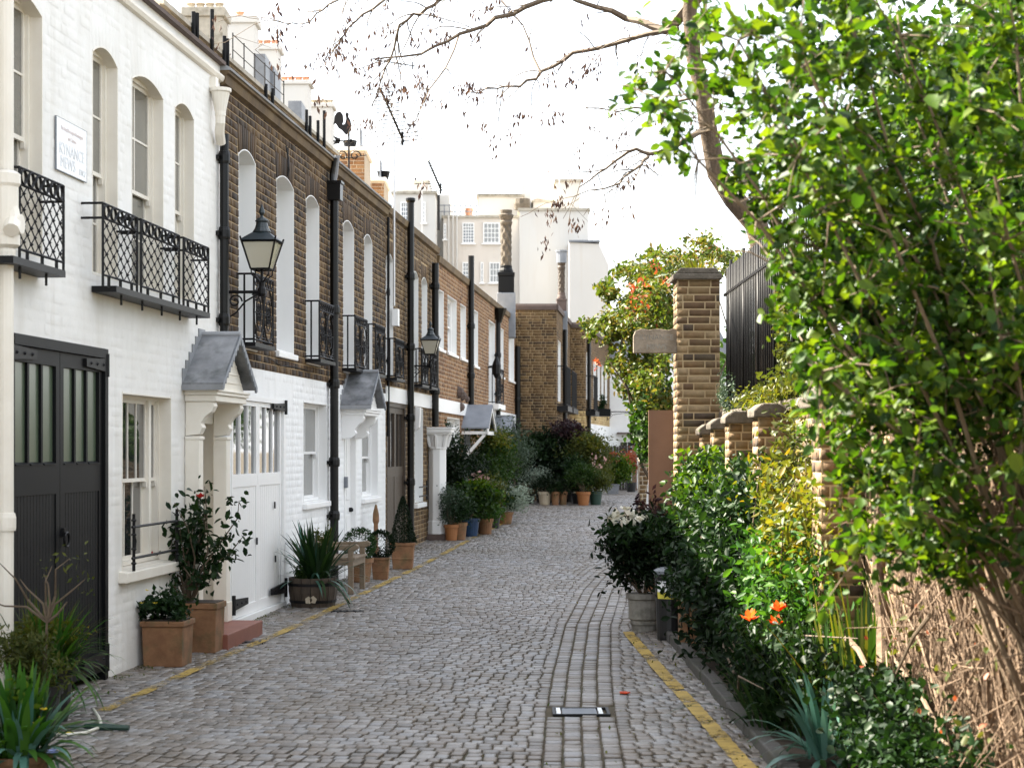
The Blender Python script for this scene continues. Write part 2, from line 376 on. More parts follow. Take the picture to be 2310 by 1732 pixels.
class MB:
    """Collects boxes, tubes, lathes and plates; build() links them as one mesh object."""
    def __init__(self, org=(0, 0, 0), flip=False):
        self.v, self.f = [], []
        self.org, self.flip = org, flip      # flip: coordinates are (along, outward, up) of a facade

    def add(self, vs, fs):
        k = len(self.v)
        self.v.extend(vs)
        self.f.extend([tuple(i + k for i in f) for f in fs])
        return self

    def box(self, x0, x1, y0, y1, z0, z1):
        vs = [(x0, y0, z0), (x1, y0, z0), (x1, y1, z0), (x0, y1, z0), (x0, y0, z1), (x1, y0, z1), (x1, y1, z1), (x0, y1, z1)]
        return self.hexa(vs)

    def hexa(self, vs):
        return self.add(list(vs), [(0, 3, 2, 1), (4, 5, 6, 7), (0, 1, 5, 4), (1, 2, 6, 5), (2, 3, 7, 6), (3, 0, 4, 7)])

    def poly(self, pts):
        return self.add(list(pts), [tuple(range(len(pts)))])

    def prism(self, pts, axis, a0, a1):
        """pts: 2-D outline; axis 'x': outline in (y,z); 'y': in (x,z); 'z': in (x,y)."""
        def P(p, a):
            return {'x': (a, p[0], p[1]), 'y': (p[0], a, p[1]), 'z': (p[0], p[1], a)}[axis]
        n = len(pts)
        vs = [P(p, a0) for p in pts] + [P(p, a1) for p in pts]
        fs = [tuple(range(n - 1, -1, -1)), tuple(range(n, 2 * n))]
        fs += [(i, (i + 1) % n, n + (i + 1) % n, n + i) for i in range(n)]
        if axis == 'y':
            fs = [f[::-1] for f in fs]
        return self.add(vs, fs)

    def tube(self, pts, r, seg=6, cap=True):
        pts = [Vector(p) for p in pts]
        n = len(pts)
        rs = r if isinstance(r, (list, tuple)) else [r] * n
        vs, fs = [], []
        ref = None
        for i in range(n):
            t = (pts[min(i + 1, n - 1)] - pts[max(i - 1, 0)])
            t = t.normalized() if t.length > 1e-9 else Vector((0, 0, 1))
            if ref is None:
                ref = Vector((0, 0, 1)) if abs(t.z) < 0.9 else Vector((1, 0, 0))
            a = t.cross(ref)
            a = a.normalized() if a.length > 1e-6 else t.orthogonal().normalized()
            b = a.cross(t)
            ref = b if abs(b.dot(t)) < 0.9 else ref
            for k in range(seg):
                an = 2 * math.pi * k / seg
                vs.append(tuple(pts[i] + (a * math.cos(an) + b * math.sin(an)) * rs[i]))
        for i in range(n - 1):
            for k in range(seg):
                k2 = (k + 1) % seg
                fs.append((i * seg + k, i * seg + k2, (i + 1) * seg + k2, (i + 1) * seg + k))
        if cap:
            fs.append(tuple(range(seg - 1, -1, -1)))
            fs.append(tuple(range((n - 1) * seg, n * seg)))
        return self.add(vs, fs)

    def lathe(self, c, prof, seg=16, cap=True, a0=0.0):
        vs, fs = [], []
        for r, z in prof:
            for k in range(seg):
                an = a0 + 2 * math.pi * k / seg
                vs.append((c[0] + r * math.cos(an), c[1] + r * math.sin(an), c[2] + z))
        n = len(prof)
        for i in range(n - 1):
            for k in range(seg):
                k2 = (k + 1) % seg
                fs.append((i * seg + k, i * seg + k2, (i + 1) * seg + k2, (i + 1) * seg + k))
        if cap:
            fs.append(tuple(range(seg - 1, -1, -1)))
            fs.append(tuple(range((n - 1) * seg, n * seg)))
        return self.add(vs, fs)

    def ring(self, c, u, w, R1, R2, r, seg=12, rs=4):
        """Ellipse wire in plane (u,w) round c."""
        c, u, w = Vector(c), Vector(u), Vector(w)
        pts = [c + u * (R1 * math.cos(2 * math.pi * k / seg)) + w * (R2 * math.sin(2 * math.pi * k / seg)) for k in range(seg + 1)]
        return self.tube(pts, r, rs, cap=False)

    def stud(self, c, r):
        x, y, z = c
        return self.add([(x - r, y, z), (x + r, y, z), (x, y - r, z), (x, y + r, z), (x, y, z - r), (x, y, z + r)],
                        [(0, 2, 5), (2, 1, 5), (1, 3, 5), (3, 0, 5), (2, 0, 4), (1, 2, 4), (3, 1, 4), (0, 3, 4)])

    def build(self, name, mat, parent=None, smooth=False, bevel=0.0, **kw):
        ox, oy, oz = self.org
        if self.flip:
            vs = [(x - ox, -(y - oy), z - oz) for x, y, z in self.v]
            fs = [f[::-1] for f in self.f]
        else:
            vs = [(x - ox, y - oy, z - oz) for x, y, z in self.v]
            fs = self.f
        me = bpy.data.meshes.new(name)
        me.from_pydata(vs, [], fs)
        me.materials.append(MAT[mat])
        if smooth:
            me.polygons.foreach_set('use_smooth', [True] * len(me.polygons))
            me.update()
        o = bpy.data.objects.new(name, me)
        if bevel:
            bv = o.modifiers.new('bevel', 'BEVEL')
            bv.width = bevel
            bv.segments = 2
            bv.limit_method = 'ANGLE'
        return link(o, parent, **kw)

# ------------------------------------------------------------------ the lie of the street
def g_of(y):
    t = min(max(0.0, y - 17.0), 30.0)
    return 0.0135 * t * t / (t + 1.5)

CH = [(0, .30), (9.9, .385), (12.3, .457), (14.6, .556), (18.4, .76), (22.3, 1.09), (25, 1.42), (28, 1.95), (34, 3.3), (70, 9)]
def ch_x(y):
    return float(np.interp(y, [c[0] for c in CH], [c[1] for c in CH]))

def gz(x, y):
    return g_of(y) - 0.045 * math.exp(-((x - ch_x(y)) / 0.9) ** 2)

WALL0, SLOPE = -4.261, 0.0899
def wall_x(y): return WALL0 + SLOPE * y
def bed_x(y):  return 1.40 + max(0.0, y - 19.6) * 0.13

class Facade:
    """A vertical wall plane from p0 to p1; s runs along it, o outward (to the right), z up."""
    def __init__(self, p0, p1):
        self.p0 = Vector((p0[0], p0[1]))
        self.d = (Vector((p1[0], p1[1])) - self.p0).normalized()
        self.n = Vector((self.d.y, -self.d.x))
        self.ang = math.atan2(self.d.y, self.d.x)
    def depth(self, px, o=0.0):
        k = (px - CX) / F_PX
        return (o + self.p0.dot(self.n)) / (k * self.n.x + self.n.y)
    def s(self, px, o=0.0):
        t = self.depth(px, o)
        return (Vector((t * (px - CX) / F_PX, t)) - self.p0).dot(self.d)
    def z(self, px, py, o=0.0):
        return EYE + (HY - py) * self.depth(px, o) / F_PX
    def pt(self, s, o=0.0, z=0.0):
        q = self.p0 + self.d * s + self.n * o
        return Vector((q.x, q.y, z))
    def ground(self, s, o=0.0):
        q = self.pt(s, o)
        return gz(q.x, q.y)

ROW = Facade((WALL0, 0.0), (WALL0 + SLOPE * 50, 50.0))
# ------------------------------------------------------------------ ground and road
rng = np.random.default_rng(7)
random.seed(7)

def sheet(name, xs, ys, zf, mat, **kw):
    V = [(x, y, zf(x, y)) for y in ys for x in xs]
    nx = len(xs)
    Fq = [(j * nx + i, j * nx + i + 1, (j + 1) * nx + i + 1, (j + 1) * nx + i) for j in range(len(ys) - 1) for i in range(nx - 1)]
    me = np_mesh(name, V, [np.array(Fq)], mat, smooth=True)
    return link(bpy.data.objects.new(name, me), None, **kw)

sheet('ground', [-900, -300, -100, -40, -20, -10, 10, 20, 40, 100, 300, 900], [-300, -60, -10, 0, 10, 17, 20, 25, 30, 35, 40, 45, 50, 70, 150, 400, 1200],
      lambda x, y: g_of(y) - 0.12, 'ground_dirt', kind='structure', label='bare earth underneath and around the cobbled mews')
road = sheet('road', list(np.linspace(-4.6, 2.6, 37)) + [3.4, 4.5, 6.0, 9.0], list(np.arange(4.0, 66.0, 0.5)),
             lambda x, y: gz(x, y) - 0.014, 'joint_dirt', kind='structure', label='cobbled mews roadway of grey granite setts')

# setts: courses across the street, a channel of lengthwise setts down its lowest line
setts = []     # cx, cy, hx, hy, rot
y = 8.6
while y < 62:
    dep = random.uniform(0.112, 0.138) if y < 34 else random.uniform(0.14, 0.17)
    xl = wall_x(y) + 0.03
    xr = bed_x(y) + (0.10 if y < 19.6 else 0.2)
    if y > 47:
        xl = max(xl, 1.2 + (y - 47.8) * 0.115)
    has_ch = y < 27.3
    runs = [(ch_x(y) - 0.229, xl - .02, -1), (ch_x(y) + 0.229, xr, 1)] if has_ch else [(xl - .02, xr, 1)]
    for (x, lim, sg_) in runs:
        while (x < lim) if sg_ > 0 else (x > lim):
            w = random.uniform(0.072, 0.108) if y < 34 else random.uniform(0.10, 0.15)
            c = x + sg_ * w / 2
            dx = c - ch_x(y)
            ed = dx - math.copysign(0.229, dx)
            yy = y + (0.05 * ed * ed if dx < 0 else 0.14 * ed - 0.02 * ed * ed) + 0.03 * math.sin(c * 2.1 + y * .8)
            rot = (0.10 * dx if dx < 0 else 0.14) * 0.8
            c += ch_x(yy) - ch_x(y) if has_ch else 0.0
            setts.append((c, yy, w / 2 - random.uniform(0.0025, 0.006), dep / 2 - random.uniform(0.0025, 0.0065), rot + random.uniform(-.06, .06)))
            x += sg_ * w
    y += dep
GRATE_Y = 12.36
for k in range(4):
    y = 8.6 + random.uniform(0, .1)
    while y < 27.5:
        L = random.uniform(0.085, 0.17)
        yc = y + L / 2
        xc = ch_x(yc) + (k - 1.5) * 0.114
        if abs(yc - GRATE_Y) > 0.165 + L / 2:
            sl = (ch_x(yc + .3) - ch_x(yc - .3)) / .6
            setts.append((xc, yc, 0.118 / 2 - random.uniform(.006, .011), L / 2 - random.uniform(.003, .008), -math.atan(sl)))
        y += L
setts = np.array(setts)

def sett_unit():
    # unit sett: rounded top, half sizes 1
    rings = [(1.0, -0.045), (1.0, -0.008), (0.92, -0.001), (0.55, 0.001)]
    V, Fq = [], []
    for r, z in rings:
        V += [(-r, -r, z), (r, -r, z), (r, r, z), (-r, r, z)]
    for i in range(3):
        for k in range(4):
            k2 = (k + 1) % 4
            Fq.append((i * 4 + k, i * 4 + k2, (i + 1) * 4 + k2, (i + 1) * 4 + k))
    Fq.append((12, 13, 14, 15))
    return np.array(V), np.array(Fq)

SV, SF = sett_unit()
pxs = CX + setts[:, 0] / setts[:, 1] * F_PX
pys = HY + EYE / setts[:, 1] * F_PX
vis = (pxs > -10) & (pxs < 1720) & (pys < 1740)
order = np.argsort(np.where(vis, setts[:, 1], 1e9))
single = set(order[:300].tolist())
me_s = np_mesh('sett', SV, [SF], 'sett_granite', smooth=True)
bulkV, bulkT = [], []
for i, (cx, cy, hx, hy, rot) in enumerate(setts):
    zc = gz(cx, cy) + random.uniform(-0.004, 0.004)
    tx, ty = random.uniform(-.03, .03), random.uniform(-.03, .03)
    if i in single:
        o = bpy.data.objects.new('sett', me_s)
        o.location = (cx, cy, zc)
        o.rotation_euler = (tx, ty, rot)
        o.scale = (hx, hy, 1)
        link(o, road)
    else:
        ca, sa = math.cos(rot), math.sin(rot)
        X = SV[:, 0] * hx
        Y = SV[:, 1] * hy
        bulkV.append(np.stack([cx + X * ca - Y * sa, cy + X * sa + Y * ca, zc + SV[:, 2] + X * ty * -1 + Y * tx], 1))
        bulkT.append(np.full(len(SV), random.random()))
nb = len(bulkV)
FB = (SF[None, :, :] + (np.arange(nb) * len(SV))[:, None, None]).reshape(-1, 4)
o = bpy.data.objects.new('setts', np_mesh('setts', np.concatenate(bulkV), [FB], 'sett_granite', np.concatenate(bulkT), smooth=True))
link(o, road, kind='stuff')

def ribbon(name, pts, w, dz, mat, parent=None, **kw):
    """Flat strip along pts (x,y), laid on the road."""
    P = []
    for (x0, y0), (x1, y1) in zip(pts[:-1], pts[1:]):
        n = max(2, int(math.hypot(x1 - x0, y1 - y0) / 0.12))
        for k in range(n):
            P.append((x0 + (x1 - x0) * k / n, y0 + (y1 - y0) * k / n))
    P.append(pts[-1])
    V, Fq = [], []
    for i, p in enumerate(P):
        a, b_ = P[max(0, i - 2)], P[min(len(P) - 1, i + 2)]
        t = Vector((b_[0] - a[0], b_[1] - a[1])).normalized()
        nrm = Vector((t.y, -t.x))
        ww = w * random.uniform(0.92, 1.08) / 2
        for k in (-1, 0, 1):
            x, y_ = p[0] + nrm.x * ww * k, p[1] + nrm.y * ww * k
            V.append((x, y_, gz(x, y_) + dz))
        if i:
            j = (i - 1) * 3
            Fq += [(j, j + 1, j + 4, j + 3), (j + 1, j + 2, j + 5, j + 4)]
    me = np_mesh(name, V, [np.array(Fq)], mat, smooth=True)
    return link(bpy.data.objects.new(name, me), parent, **kw)

ribbon('painted_line', [(-2.66, 12.0), (-2.40, 14.8), (-2.12, 17.4), (-1.80, 20.5), (-1.27, 25.4), (-0.75, 31), (-0.15, 37)], 0.095, 0.010, 'road_paint_worn', road,
       label='worn yellow line along the house fronts')
ribbon('painted_line', [(1.29, 8.8), (1.27, 9.9), (1.22, 12.2), (1.16, 14.5), (1.10, 17.6)], 0.10, 0.010, 'road_paint', road,
       label='yellow line along the planted bed')

# kerb and bed
kz = 0.06
kerb = thing('kerb', 'low dark stone kerb edging the planted bed beside the yellow line', 'kerb', (1.42, 8.0, 0))
y = 7.0
while y < 19.4:
    L = random.uniform(0.7, 1.0)
    MB((1.42, 8, 0)).box(1.40 + random.uniform(-.006, .006), 1.50, y + .006, min(y + L, 19.5) - .006, -0.1, kz + random.uniform(-.008, .008)).build('kerb_block', 'kerb_stone', kerb, bevel=0.012)
    y += L
sheet('planting_bed', [1.495, 1.7, 1.9, 2.1, 2.3, 3, 4, 6, 9, 14], list(np.arange(4, 30, 1.0)), lambda x, y: 0.02 + 0.05 * math.sin(x * 3 + y) * .5 + g_of(y), 'soil',
      kind='structure', label='dark soil of the planted bed by the kerb')

t = thing('drain_grate', 'small steel drain grate set across the channel setts', 'drain grate', (ch_x(GRATE_Y), GRATE_Y, gz(ch_x(GRATE_Y), GRATE_Y)))
b_ = MB()
b_.box(-.19, .19, -.165, -.145, -.04, .006).box(-.19, .19, .145, .165, -.04, .006).box(-.19, -.17, -.145, .145, -.04, .006).box(.17, .19, -.145, .145, -.04, .006)
b_.build('frame', 'iron', t)
MB().box(-.125, .105, -.14, .14, -.035, .002).build('cover_plate', 'steel', t)
for x in (-.15, .13):
    MB().box(x - .014, x + .014, -.14, .14, -.035, .006).build('bar', 'plate_white', t)

# ------------------------------------------------------------------ walls with openings, bricks
def arch_z(op, s):
    a, b, c, d, r = op
    t = 2 * (s - a) / (b - a) - 1
    return d + r * (1 - t * t)

def wall_panel(mb, s0, s1, z0, z1, ops, o=0.0):
    S = sorted({s0, s1, *[min(max(v, s0), s1) for op in ops for v in (op[0], op[1])]})
    Zs = sorted({z0, z1, *[min(max(v, z0), z1) for op in ops for v in (op[2], op[3] + op[4])]})
    for i in range(len(S) - 1):
        for j in range(len(Zs) - 1):
            cs, cz = (S[i] + S[i + 1]) / 2, (Zs[j] + Zs[j + 1]) / 2
            if any(p[0] < cs < p[1] and p[2] < cz < p[3] + p[4] for p in ops):
                continue
            mb.poly([(S[i], o, Zs[j]), (S[i], o, Zs[j + 1]), (S[i + 1], o, Zs[j + 1]), (S[i + 1], o, Zs[j])])
    for p in ops:
        if p[4] > 0 and p[3] < z1:
            n = 10
            for k in range(n):
                a, b = p[0] + (p[1] - p[0]) * k / n, p[0] + (p[1] - p[0]) * (k + 1) / n
                mb.poly([(a, o, arch_z(p, a)), (a, o, p[3] + p[4]), (b, o, p[3] + p[4]), (b, o, arch_z(p, b))])

def reveals(house, org, ops, o0, depth, mat):
    """Solid lining of each opening: jambs, sill, head, about 1 cm thick."""
    o1 = o0 - depth
    for p in ops:
        mb = MB(org, True)
        a, b, c, d, r = p
        mb.box(a - .002, a + .008, o1, o0, c, d + .01)
        mb.box(b - .008, b + .002, o1, o0, c, d + .01)
        mb.box(a + .008, b - .008, o1, o0, c - .002, c + .008)
        n = 10 if r > 0 else 1
        for k in range(n):
            x0, x1 = a + (b - a) * k / n, a + (b - a) * (k + 1) / n
            za, zb = arch_z(p, x0), arch_z(p, x1)
            mb.hexa([(x0, o1, za - .008), (x1, o1, zb - .008), (x1, o0, zb - .008), (x0, o0, za - .008),
                     (x0, o1, za + .002), (x1, o1, zb + .002), (x1, o0, zb + .002), (x0, o0, za + .002)])
        mb.build('window_reveal', mat, house)

def lay_bricks(s0, s1, z0, z1, excl, course=0.075, flem=True, jitter=0.0):
    out = []
    n = int(round((z1 - z0) / course))
    ch = (z1 - z0) / n
    for i in range(n):
        za, zb = z0 + i * ch + .005, z0 + (i + 1) * ch - .005
        ex = sorted([(e[0], e[1]) for e in excl if min(zb, e[3]) - max(za, e[2]) > 0.35 * (zb - za)])
        s = s0 - (0.0 if i % 2 else 0.165) - (0.05 if (i // 2) % 2 else 0)
        k = i
        while s < s1:
            L = (0.215 if (k % 2 == 0 or not flem) else 0.1025)
            a, b = s, s + L
            s += L + 0.010
            k += 1
            segs = [(max(a, s0), min(b, s1))]
            for e in ex:
                nxt = []
                for (p, q) in segs:
                    if e[1] <= p or e[0] >= q:
                        nxt.append((p, q))
                    else:
                        if e[0] - p > .012: nxt.append((p, e[0]))
                        if q - e[1] > .012: nxt.append((e[1], q))
                segs = nxt
            for (p, q) in segs:
                if q - p > 0.012:
                    full = abs((q - p) - L) < 1e-6
                    out.append((p, q, za, zb, full, L > .15))
    return out

def voussoirs(op, h=0.21, splay=0.05):
    a, b = op[0], op[1]
    n = max(6, int(round((b - a) / 0.078)))
    top = op[3] + op[4] + h
    out = []
    for k in range(n):
        x0, x1 = a + (b - a) * k / n + .004, a + (b - a) * (k + 1) / n - .004
        f = lambda x: x + splay * (2 * (x - a) / (b - a) - 1)
        out.append([(x0, arch_z(op, x0) + .002), (x1, arch_z(op, x1) + .002), (f(x1), top - .004), (f(x0), top - .004)])
    return out

def brickwork(parent, org, bricks, vous, mat, o=0.0, proud=0.007, n_single=150, s_min=-1e9, inset=0.004, name='brick'):
    """The nearest whole bricks become objects that share two meshes; the rest one joined part."""
    ox, oy, oz = org
    full = [b for b in bricks if b[4] and b[0] > s_min]
    full.sort(key=lambda b: b[0])
    pick = set(id(b) for b in full[:n_single])
    meshes = {}
    for b in full[:n_single]:
        h = round(b[3] - b[2], 5)
        key = (b[5], h)
        if key not in meshes:
            L = (b[1] - b[0]) / 2
            H = h / 2
            V = [(-L, 0, -H), (L, 0, -H), (L, 0, H), (-L, 0, H)]
            V += [(x * (1 - inset / L), -proud, z * (1 - inset / H)) for x, _, z in V]
            meshes[key] = np_mesh(name, V, [np.array([(4, 5, 6, 7), (0, 1, 5, 4), (1, 2, 6, 5), (2, 3, 7, 6), (3, 0, 4, 7)])], mat)
        ob = bpy.data.objects.new(name, meshes[key])
        ob.location = ((b[0] + b[1]) / 2 - ox, -(o - oy) + random.uniform(-.0015, .0015), (b[2] + b[3]) / 2 - oz)
        ob.rotation_euler = (0, random.uniform(-.008, .008), 0)
        link(ob, parent)
    quads = [[(b[0], b[2]), (b[1], b[2]), (b[1], b[3]), (b[0], b[3])] for b in bricks if id(b) not in pick] + list(vous)
    if not quads:
        return
    Q = np.array(quads)
    n = len(Q)
    C = Q.mean(1, keepdims=True)
    D = Q - C
    half = np.abs(D).max(1, keepdims=True)
    Qi = C + D * (1 - inset / np.maximum(half, inset * 2))
    pr = proud + rng.uniform(-.002, .002, (n, 1))
    V = np.zeros((n, 8, 3))
    V[:, :4, 0] = Q[:, :, 0] - ox
    V[:, :4, 2] = Q[:, :, 1] - oz
    V[:, :4, 1] = -(o - oy)
    V[:, 4:, 0] = Qi[:, :, 0] - ox
    V[:, 4:, 2] = Qi[:, :, 1] - oz
    V[:, 4:, 1] = -(o - oy) - pr
    base = np.array([(4, 5, 6, 7), (0, 1, 5, 4), (1, 2, 6, 5), (2, 3, 7, 6), (3, 0, 4, 7)])
    FQ = (base[None] + (np.arange(n) * 8)[:, None, None]).reshape(-1, 4)
    T = np.repeat(rng.random(n), 8)
    ob = bpy.data.objects.new('brickwork', np_mesh('brickwork', V.reshape(-1, 3), [FQ], mat, T))
    link(ob, parent, kind='stuff')

def shell(mb, s0, s1, z0, z1, depth, zr=None):
    """Side walls, back and flat roof behind a street front."""
    zr = zr or z1 - 0.2
    mb.poly([(s0, -depth, z0), (s0, -depth, z1), (s0, 0, z1), (s0, 0, z0)])
    mb.poly([(s1, 0, z0), (s1, 0, z1), (s1, -depth, z1), (s1, -depth, z0)])
    mb.poly([(s1, -depth, z0), (s1, -depth, z1), (s0, -depth, z1), (s0, -depth, z0)])
    mb.poly([(s0, -.18, zr), (s1, -.18, zr), (s1, -depth, zr), (s0, -depth, zr)])
    mb.poly([(s0, -.18, z1), (s1, -.18, z1), (s1, -.18, zr), (s0, -.18, zr)])
    mb.poly([(s0, 0, z1), (s1, 0, z1), (s1, -.18, z1), (s0, -.18, z1)])

def window(house, org, a, b, c, d, depth, cols=2, rt=2, rb=2, frame='white_trim', glass='glass_dark', fw=0.045, mid=0.5,
           name='window', horns=True, label=None):
    w = MB(org, True)
    o1, o0 = -depth - 0.075, -depth + 0.002
    w.box(a, a + fw, o1, o0, c, d).box(b - fw, b, o1, o0, c, d).box(a + fw, b - fw, o1, o0, d - fw, d).box(a + fw, b - fw, o1, o0, c, c + fw)
    zm = c + (d - c) * mid
    panes = []
    for (z0, z1, rows, of) in ((zm - .022, d - fw, rt, -depth - .022), (c + fw, zm + .022, rb, -depth - .052)):
        if rows == 0:
            continue
        st, t = 0.03, 0.024
        x0, x1 = a + fw, b - fw
        w.box(x0, x0 + st, of - t, of, z0, z1).box(x1 - st, x1, of - t, of, z0, z1)
        w.box(x0 + st, x1 - st, of - t, of, z0, z0 + st).box(x0 + st, x1 - st, of - t, of, z1 - st, z1)
        xi0, xi1, zi0, zi1 = x0 + st, x1 - st, z0 + st, z1 - st
        mu = 0.016
        for k in range(1, cols):
            x = xi0 + (xi1 - xi0) * k / cols
            w.box(x - mu / 2, x + mu / 2, of - t + .003, of - .003, zi0, zi1)
        for k in range(1, rows):
            z = zi0 + (zi1 - zi0) * k / rows
            for j in range(cols):
                xa = xi0 + (xi1 - xi0) * j / cols + (mu / 2 if j else 0)
                xb = xi0 + (xi1 - xi0) * (j + 1) / cols - (mu / 2 if j < cols - 1 else 0)
                w.box(xa, xb, of - t + .003, of - .003, z - mu / 2, z + mu / 2)
        for k in range(rows):
            for j in range(cols):
                panes.append((xi0 + (xi1 - xi0) * j / cols, xi0 + (xi1 - xi0) * (j + 1) / cols,
                              zi0 + (zi1 - zi0) * k / rows, zi0 + (zi1 - zi0) * (k + 1) / rows, of - t / 2))
        if horns and of > -depth - .03:
            for x in (x0 + .004, x1 - .034):
                w.prism([(x, z0), (x + .03, z0), (x + .024, z0 - .035), (x + .012, z0 - .05), (x + .004, z0 - .04)], 'y', of - .022, of + .01)
    w.box(a + fw, b - fw, o1 - .012, o1 - .006, c + fw, d - fw)      # blind back board
    fr = w.build(name, frame, house, **({'label': label} if label else {}))
    for (p0, p1, z0, z1, of) in panes:
        MB(org, True).box(p0 + .001, p1 - .001, of - .003, of + .001, z0 + .001, z1 - .001).build('pane', glass, fr)
    return fr

def sill(house, org, a, b, z, depth, out=0.06, h=0.09, mat='white_trim', over=0.06):
    MB(org, True).prism([(-depth, z - h), (out, z - h), (out, z - .018), (-depth, z + .004)], 'x', a - over, b + over).build('sill', mat, house, bevel=.008)

def downpipe(house, org, s, o, z0, z1, r=0.05, mat='pipe_black', joints=(), name='downpipe', label=None, brackets=True):
    p = MB(org, True)
    p.tube([(s, o, z0), (s, o, z1)], r, 12)
    for z in joints:
        p.lathe((s, o, z), [(r * 1.25, -.05), (r * 1.32, -.03), (r * 1.32, .03), (r * 1.18, .06), (r, .062)], 12, cap=False)
        if brackets:
            p.box(s - r * 2.0, s + r * 2.0, 0.0, o - r * .7, z - .02, z + .02)
    return p.build(name, mat, house, smooth=False, **({'label': label} if label else {}))

for (gx, gy, gl, gww, lb) in ((-2.35, 16.35, .30, .16, 'iron gully cover beside the red doorstep'), (-1.72, 19.3, .34, .14, 'iron cover plate in the setts near the half barrel')):
    t = thing('gully_cover', lb, 'cover', (gx, gy, gz(gx, gy)), .1)
    c_ = MB()
    c_.box(-gl / 2, gl / 2, -gww / 2, gww / 2, -.04, .006)
    c_.build('plate', 'iron', t)
    for k in range(5):
        x = -gl / 2 + gl * (k + .5) / 5
        MB().box(x - .012, x + .012, -gww / 2 + .02, gww / 2 - .02, .0062, .012).build('bar', 'iron', t)
# ------------------------------------------------------------------ ironwork and hoods shared by the houses
def lattice_guard(house, org, a, b, o, z0, z1, n_ring=6, n_x=5):
    """Window guard of diamond lattice with studs, ring frieze on top, on an iron ledge."""
    g = MB(org, True)
    zt = z1 - 0.105
    bar = .009
    def rail(z, r=bar):
        g.tube([(a, 0, z), (a, o, z), (b, o, z), (b, 0, z)], r, 4)
    rail(z1); rail(zt)
    g.tube([(a, o, z0 + .06), (b, o, z0 + .06)], bar, 4)
    for s in (a, b):
        g.tube([(s, o, z0 - .02), (s, o, z1)], bar * 1.1, 4)
    for k in range(3):
        s = a + (b - a) * (k + .5) / 3
        g.tube([(s, o, z0 - .02), (s, o, z0 + .06)], bar * 1.3, 4)
    for k in range(n_ring):
        s = a + (b - a) * (k + .5) / n_ring
        g.ring((s, o, (z1 + zt) / 2), (1, 0, 0), (0, 0, 1), (b - a) / n_ring * .36, .046, .011, 10, 4)
    zb = z0 + .06
    nx, nz = n_x, 4
    dx, dz = (b - a) / nx, (zt - zb) / nz
    r = .0048
    for i in range(-nz, nx):
        for sg in (1, -1):
            p, q = [], []
            for j in range(nz + 1):
                s = a + (i + j) * dx if sg > 0 else b - (i + j) * dx
                p.append((s, zb + j * dz))
            pts = [(s, o, z) for s, z in p if a - 1e-6 <= s <= b + 1e-6]
            if len(pts) > 1:
                g.tube([pts[0], pts[-1]], r, 4, cap=False)
    for i in range(nx):
        for j in range(nz):
            g.stud((a + (i + .5) * dx, o + .003, zb + (j + .5) * dz), .015)
            if i: g.stud((a + i * dx, o + .003, zb + j * dz), .013) if j else None
    # wavy edge bar at the far end
    g.tube([(b + .012 * math.sin(k * 1.9), o, zb + (zt - zb) * k / 12) for k in range(13)], .007, 4)
    return g.build('window_guard', 'iron', house)

def scroll_guard(house, org, a, b, o, z0, z1, rich=True):
    """Box-shaped iron guard: plain returns, front panel of ovals, scrolls and a ring frieze."""
    g = MB(org, True)
    bar = .010
    for z in (z1, z0 + .03):
        g.tube([(a, 0, z), (a, o, z), (b, o, z), (b, 0, z)], bar, 4)
    for s in (a, b):
        for oo in (o, o * .45):
            g.tube([(s, oo, z0), (s, oo, z1)], bar, 4)
    zt = z1 - .10
    g.tube([(a, o, zt), (b, o, zt)], bar * .8, 4)
    n = 7
    for k in range(n):
        s = a + (b - a) * (k + .5) / n
        g.ring((s, o, (z1 + zt) / 2), (1, 0, 0), (0, 0, 1), (b - a) / n * .4, .04, .007, 8, 4)
    W, Hh = b - a, zt - z0 - .03
    zc = z0 + .03 + Hh / 2
    for k in range(2):
        s = a + W * (k + .5) / 2
        g.ring((s, o, zc), (1, 0, 0), (0, 0, 1), W * .235, Hh * .49, .0085, 16, 4)
        g.ring((s, o, zc), (1, 0, 0), (0, 0, 1), W * .13, Hh * .28, .006, 12, 4)
        for m_ in range(6):
            an = m_ * math.pi / 3
            g.ring((s + W * .07 * math.cos(an), o, zc + Hh * .11 * math.sin(an)), (1, 0, 0), (0, 0, 1), .022, .03, .006, 7, 4)
        g.stud((s, o, zc), .02)
    for zz in (zc, z0 + .06):
        g.tube([(a, o, zz), (b, o, zz)], .006, 4)
    for sx in (a + W * .08, a + W * .5, b - W * .08):
        for q in (1, -1):
            pts = []
            for k in range(15):
                an = k * .55
                rr = .045 * (1 - k / 17)
                pts.append((sx + rr * math.cos(an) * .9, o, zc + q * (Hh * .33) + q * rr * math.sin(an)))
            g.tube(pts, .006, 4)
    return g.build('window_guard', 'iron', house)

def ledge(house, org, a, b, o, z, th=.045, mat='iron', brk=True):
    g = MB(org, True)
    g.box(a, b, 0.006, o, z - th, z)
    if brk:
        n = max(2, int((b - a) / .45))
        for k in range(n):
            s = a + (b - a) * (k + .5) / n
            g.tube([(s, o * .75, z - .12), (s, o * .75, z - th)], .009, 4)
    return g.build('guard_ledge', mat, house)

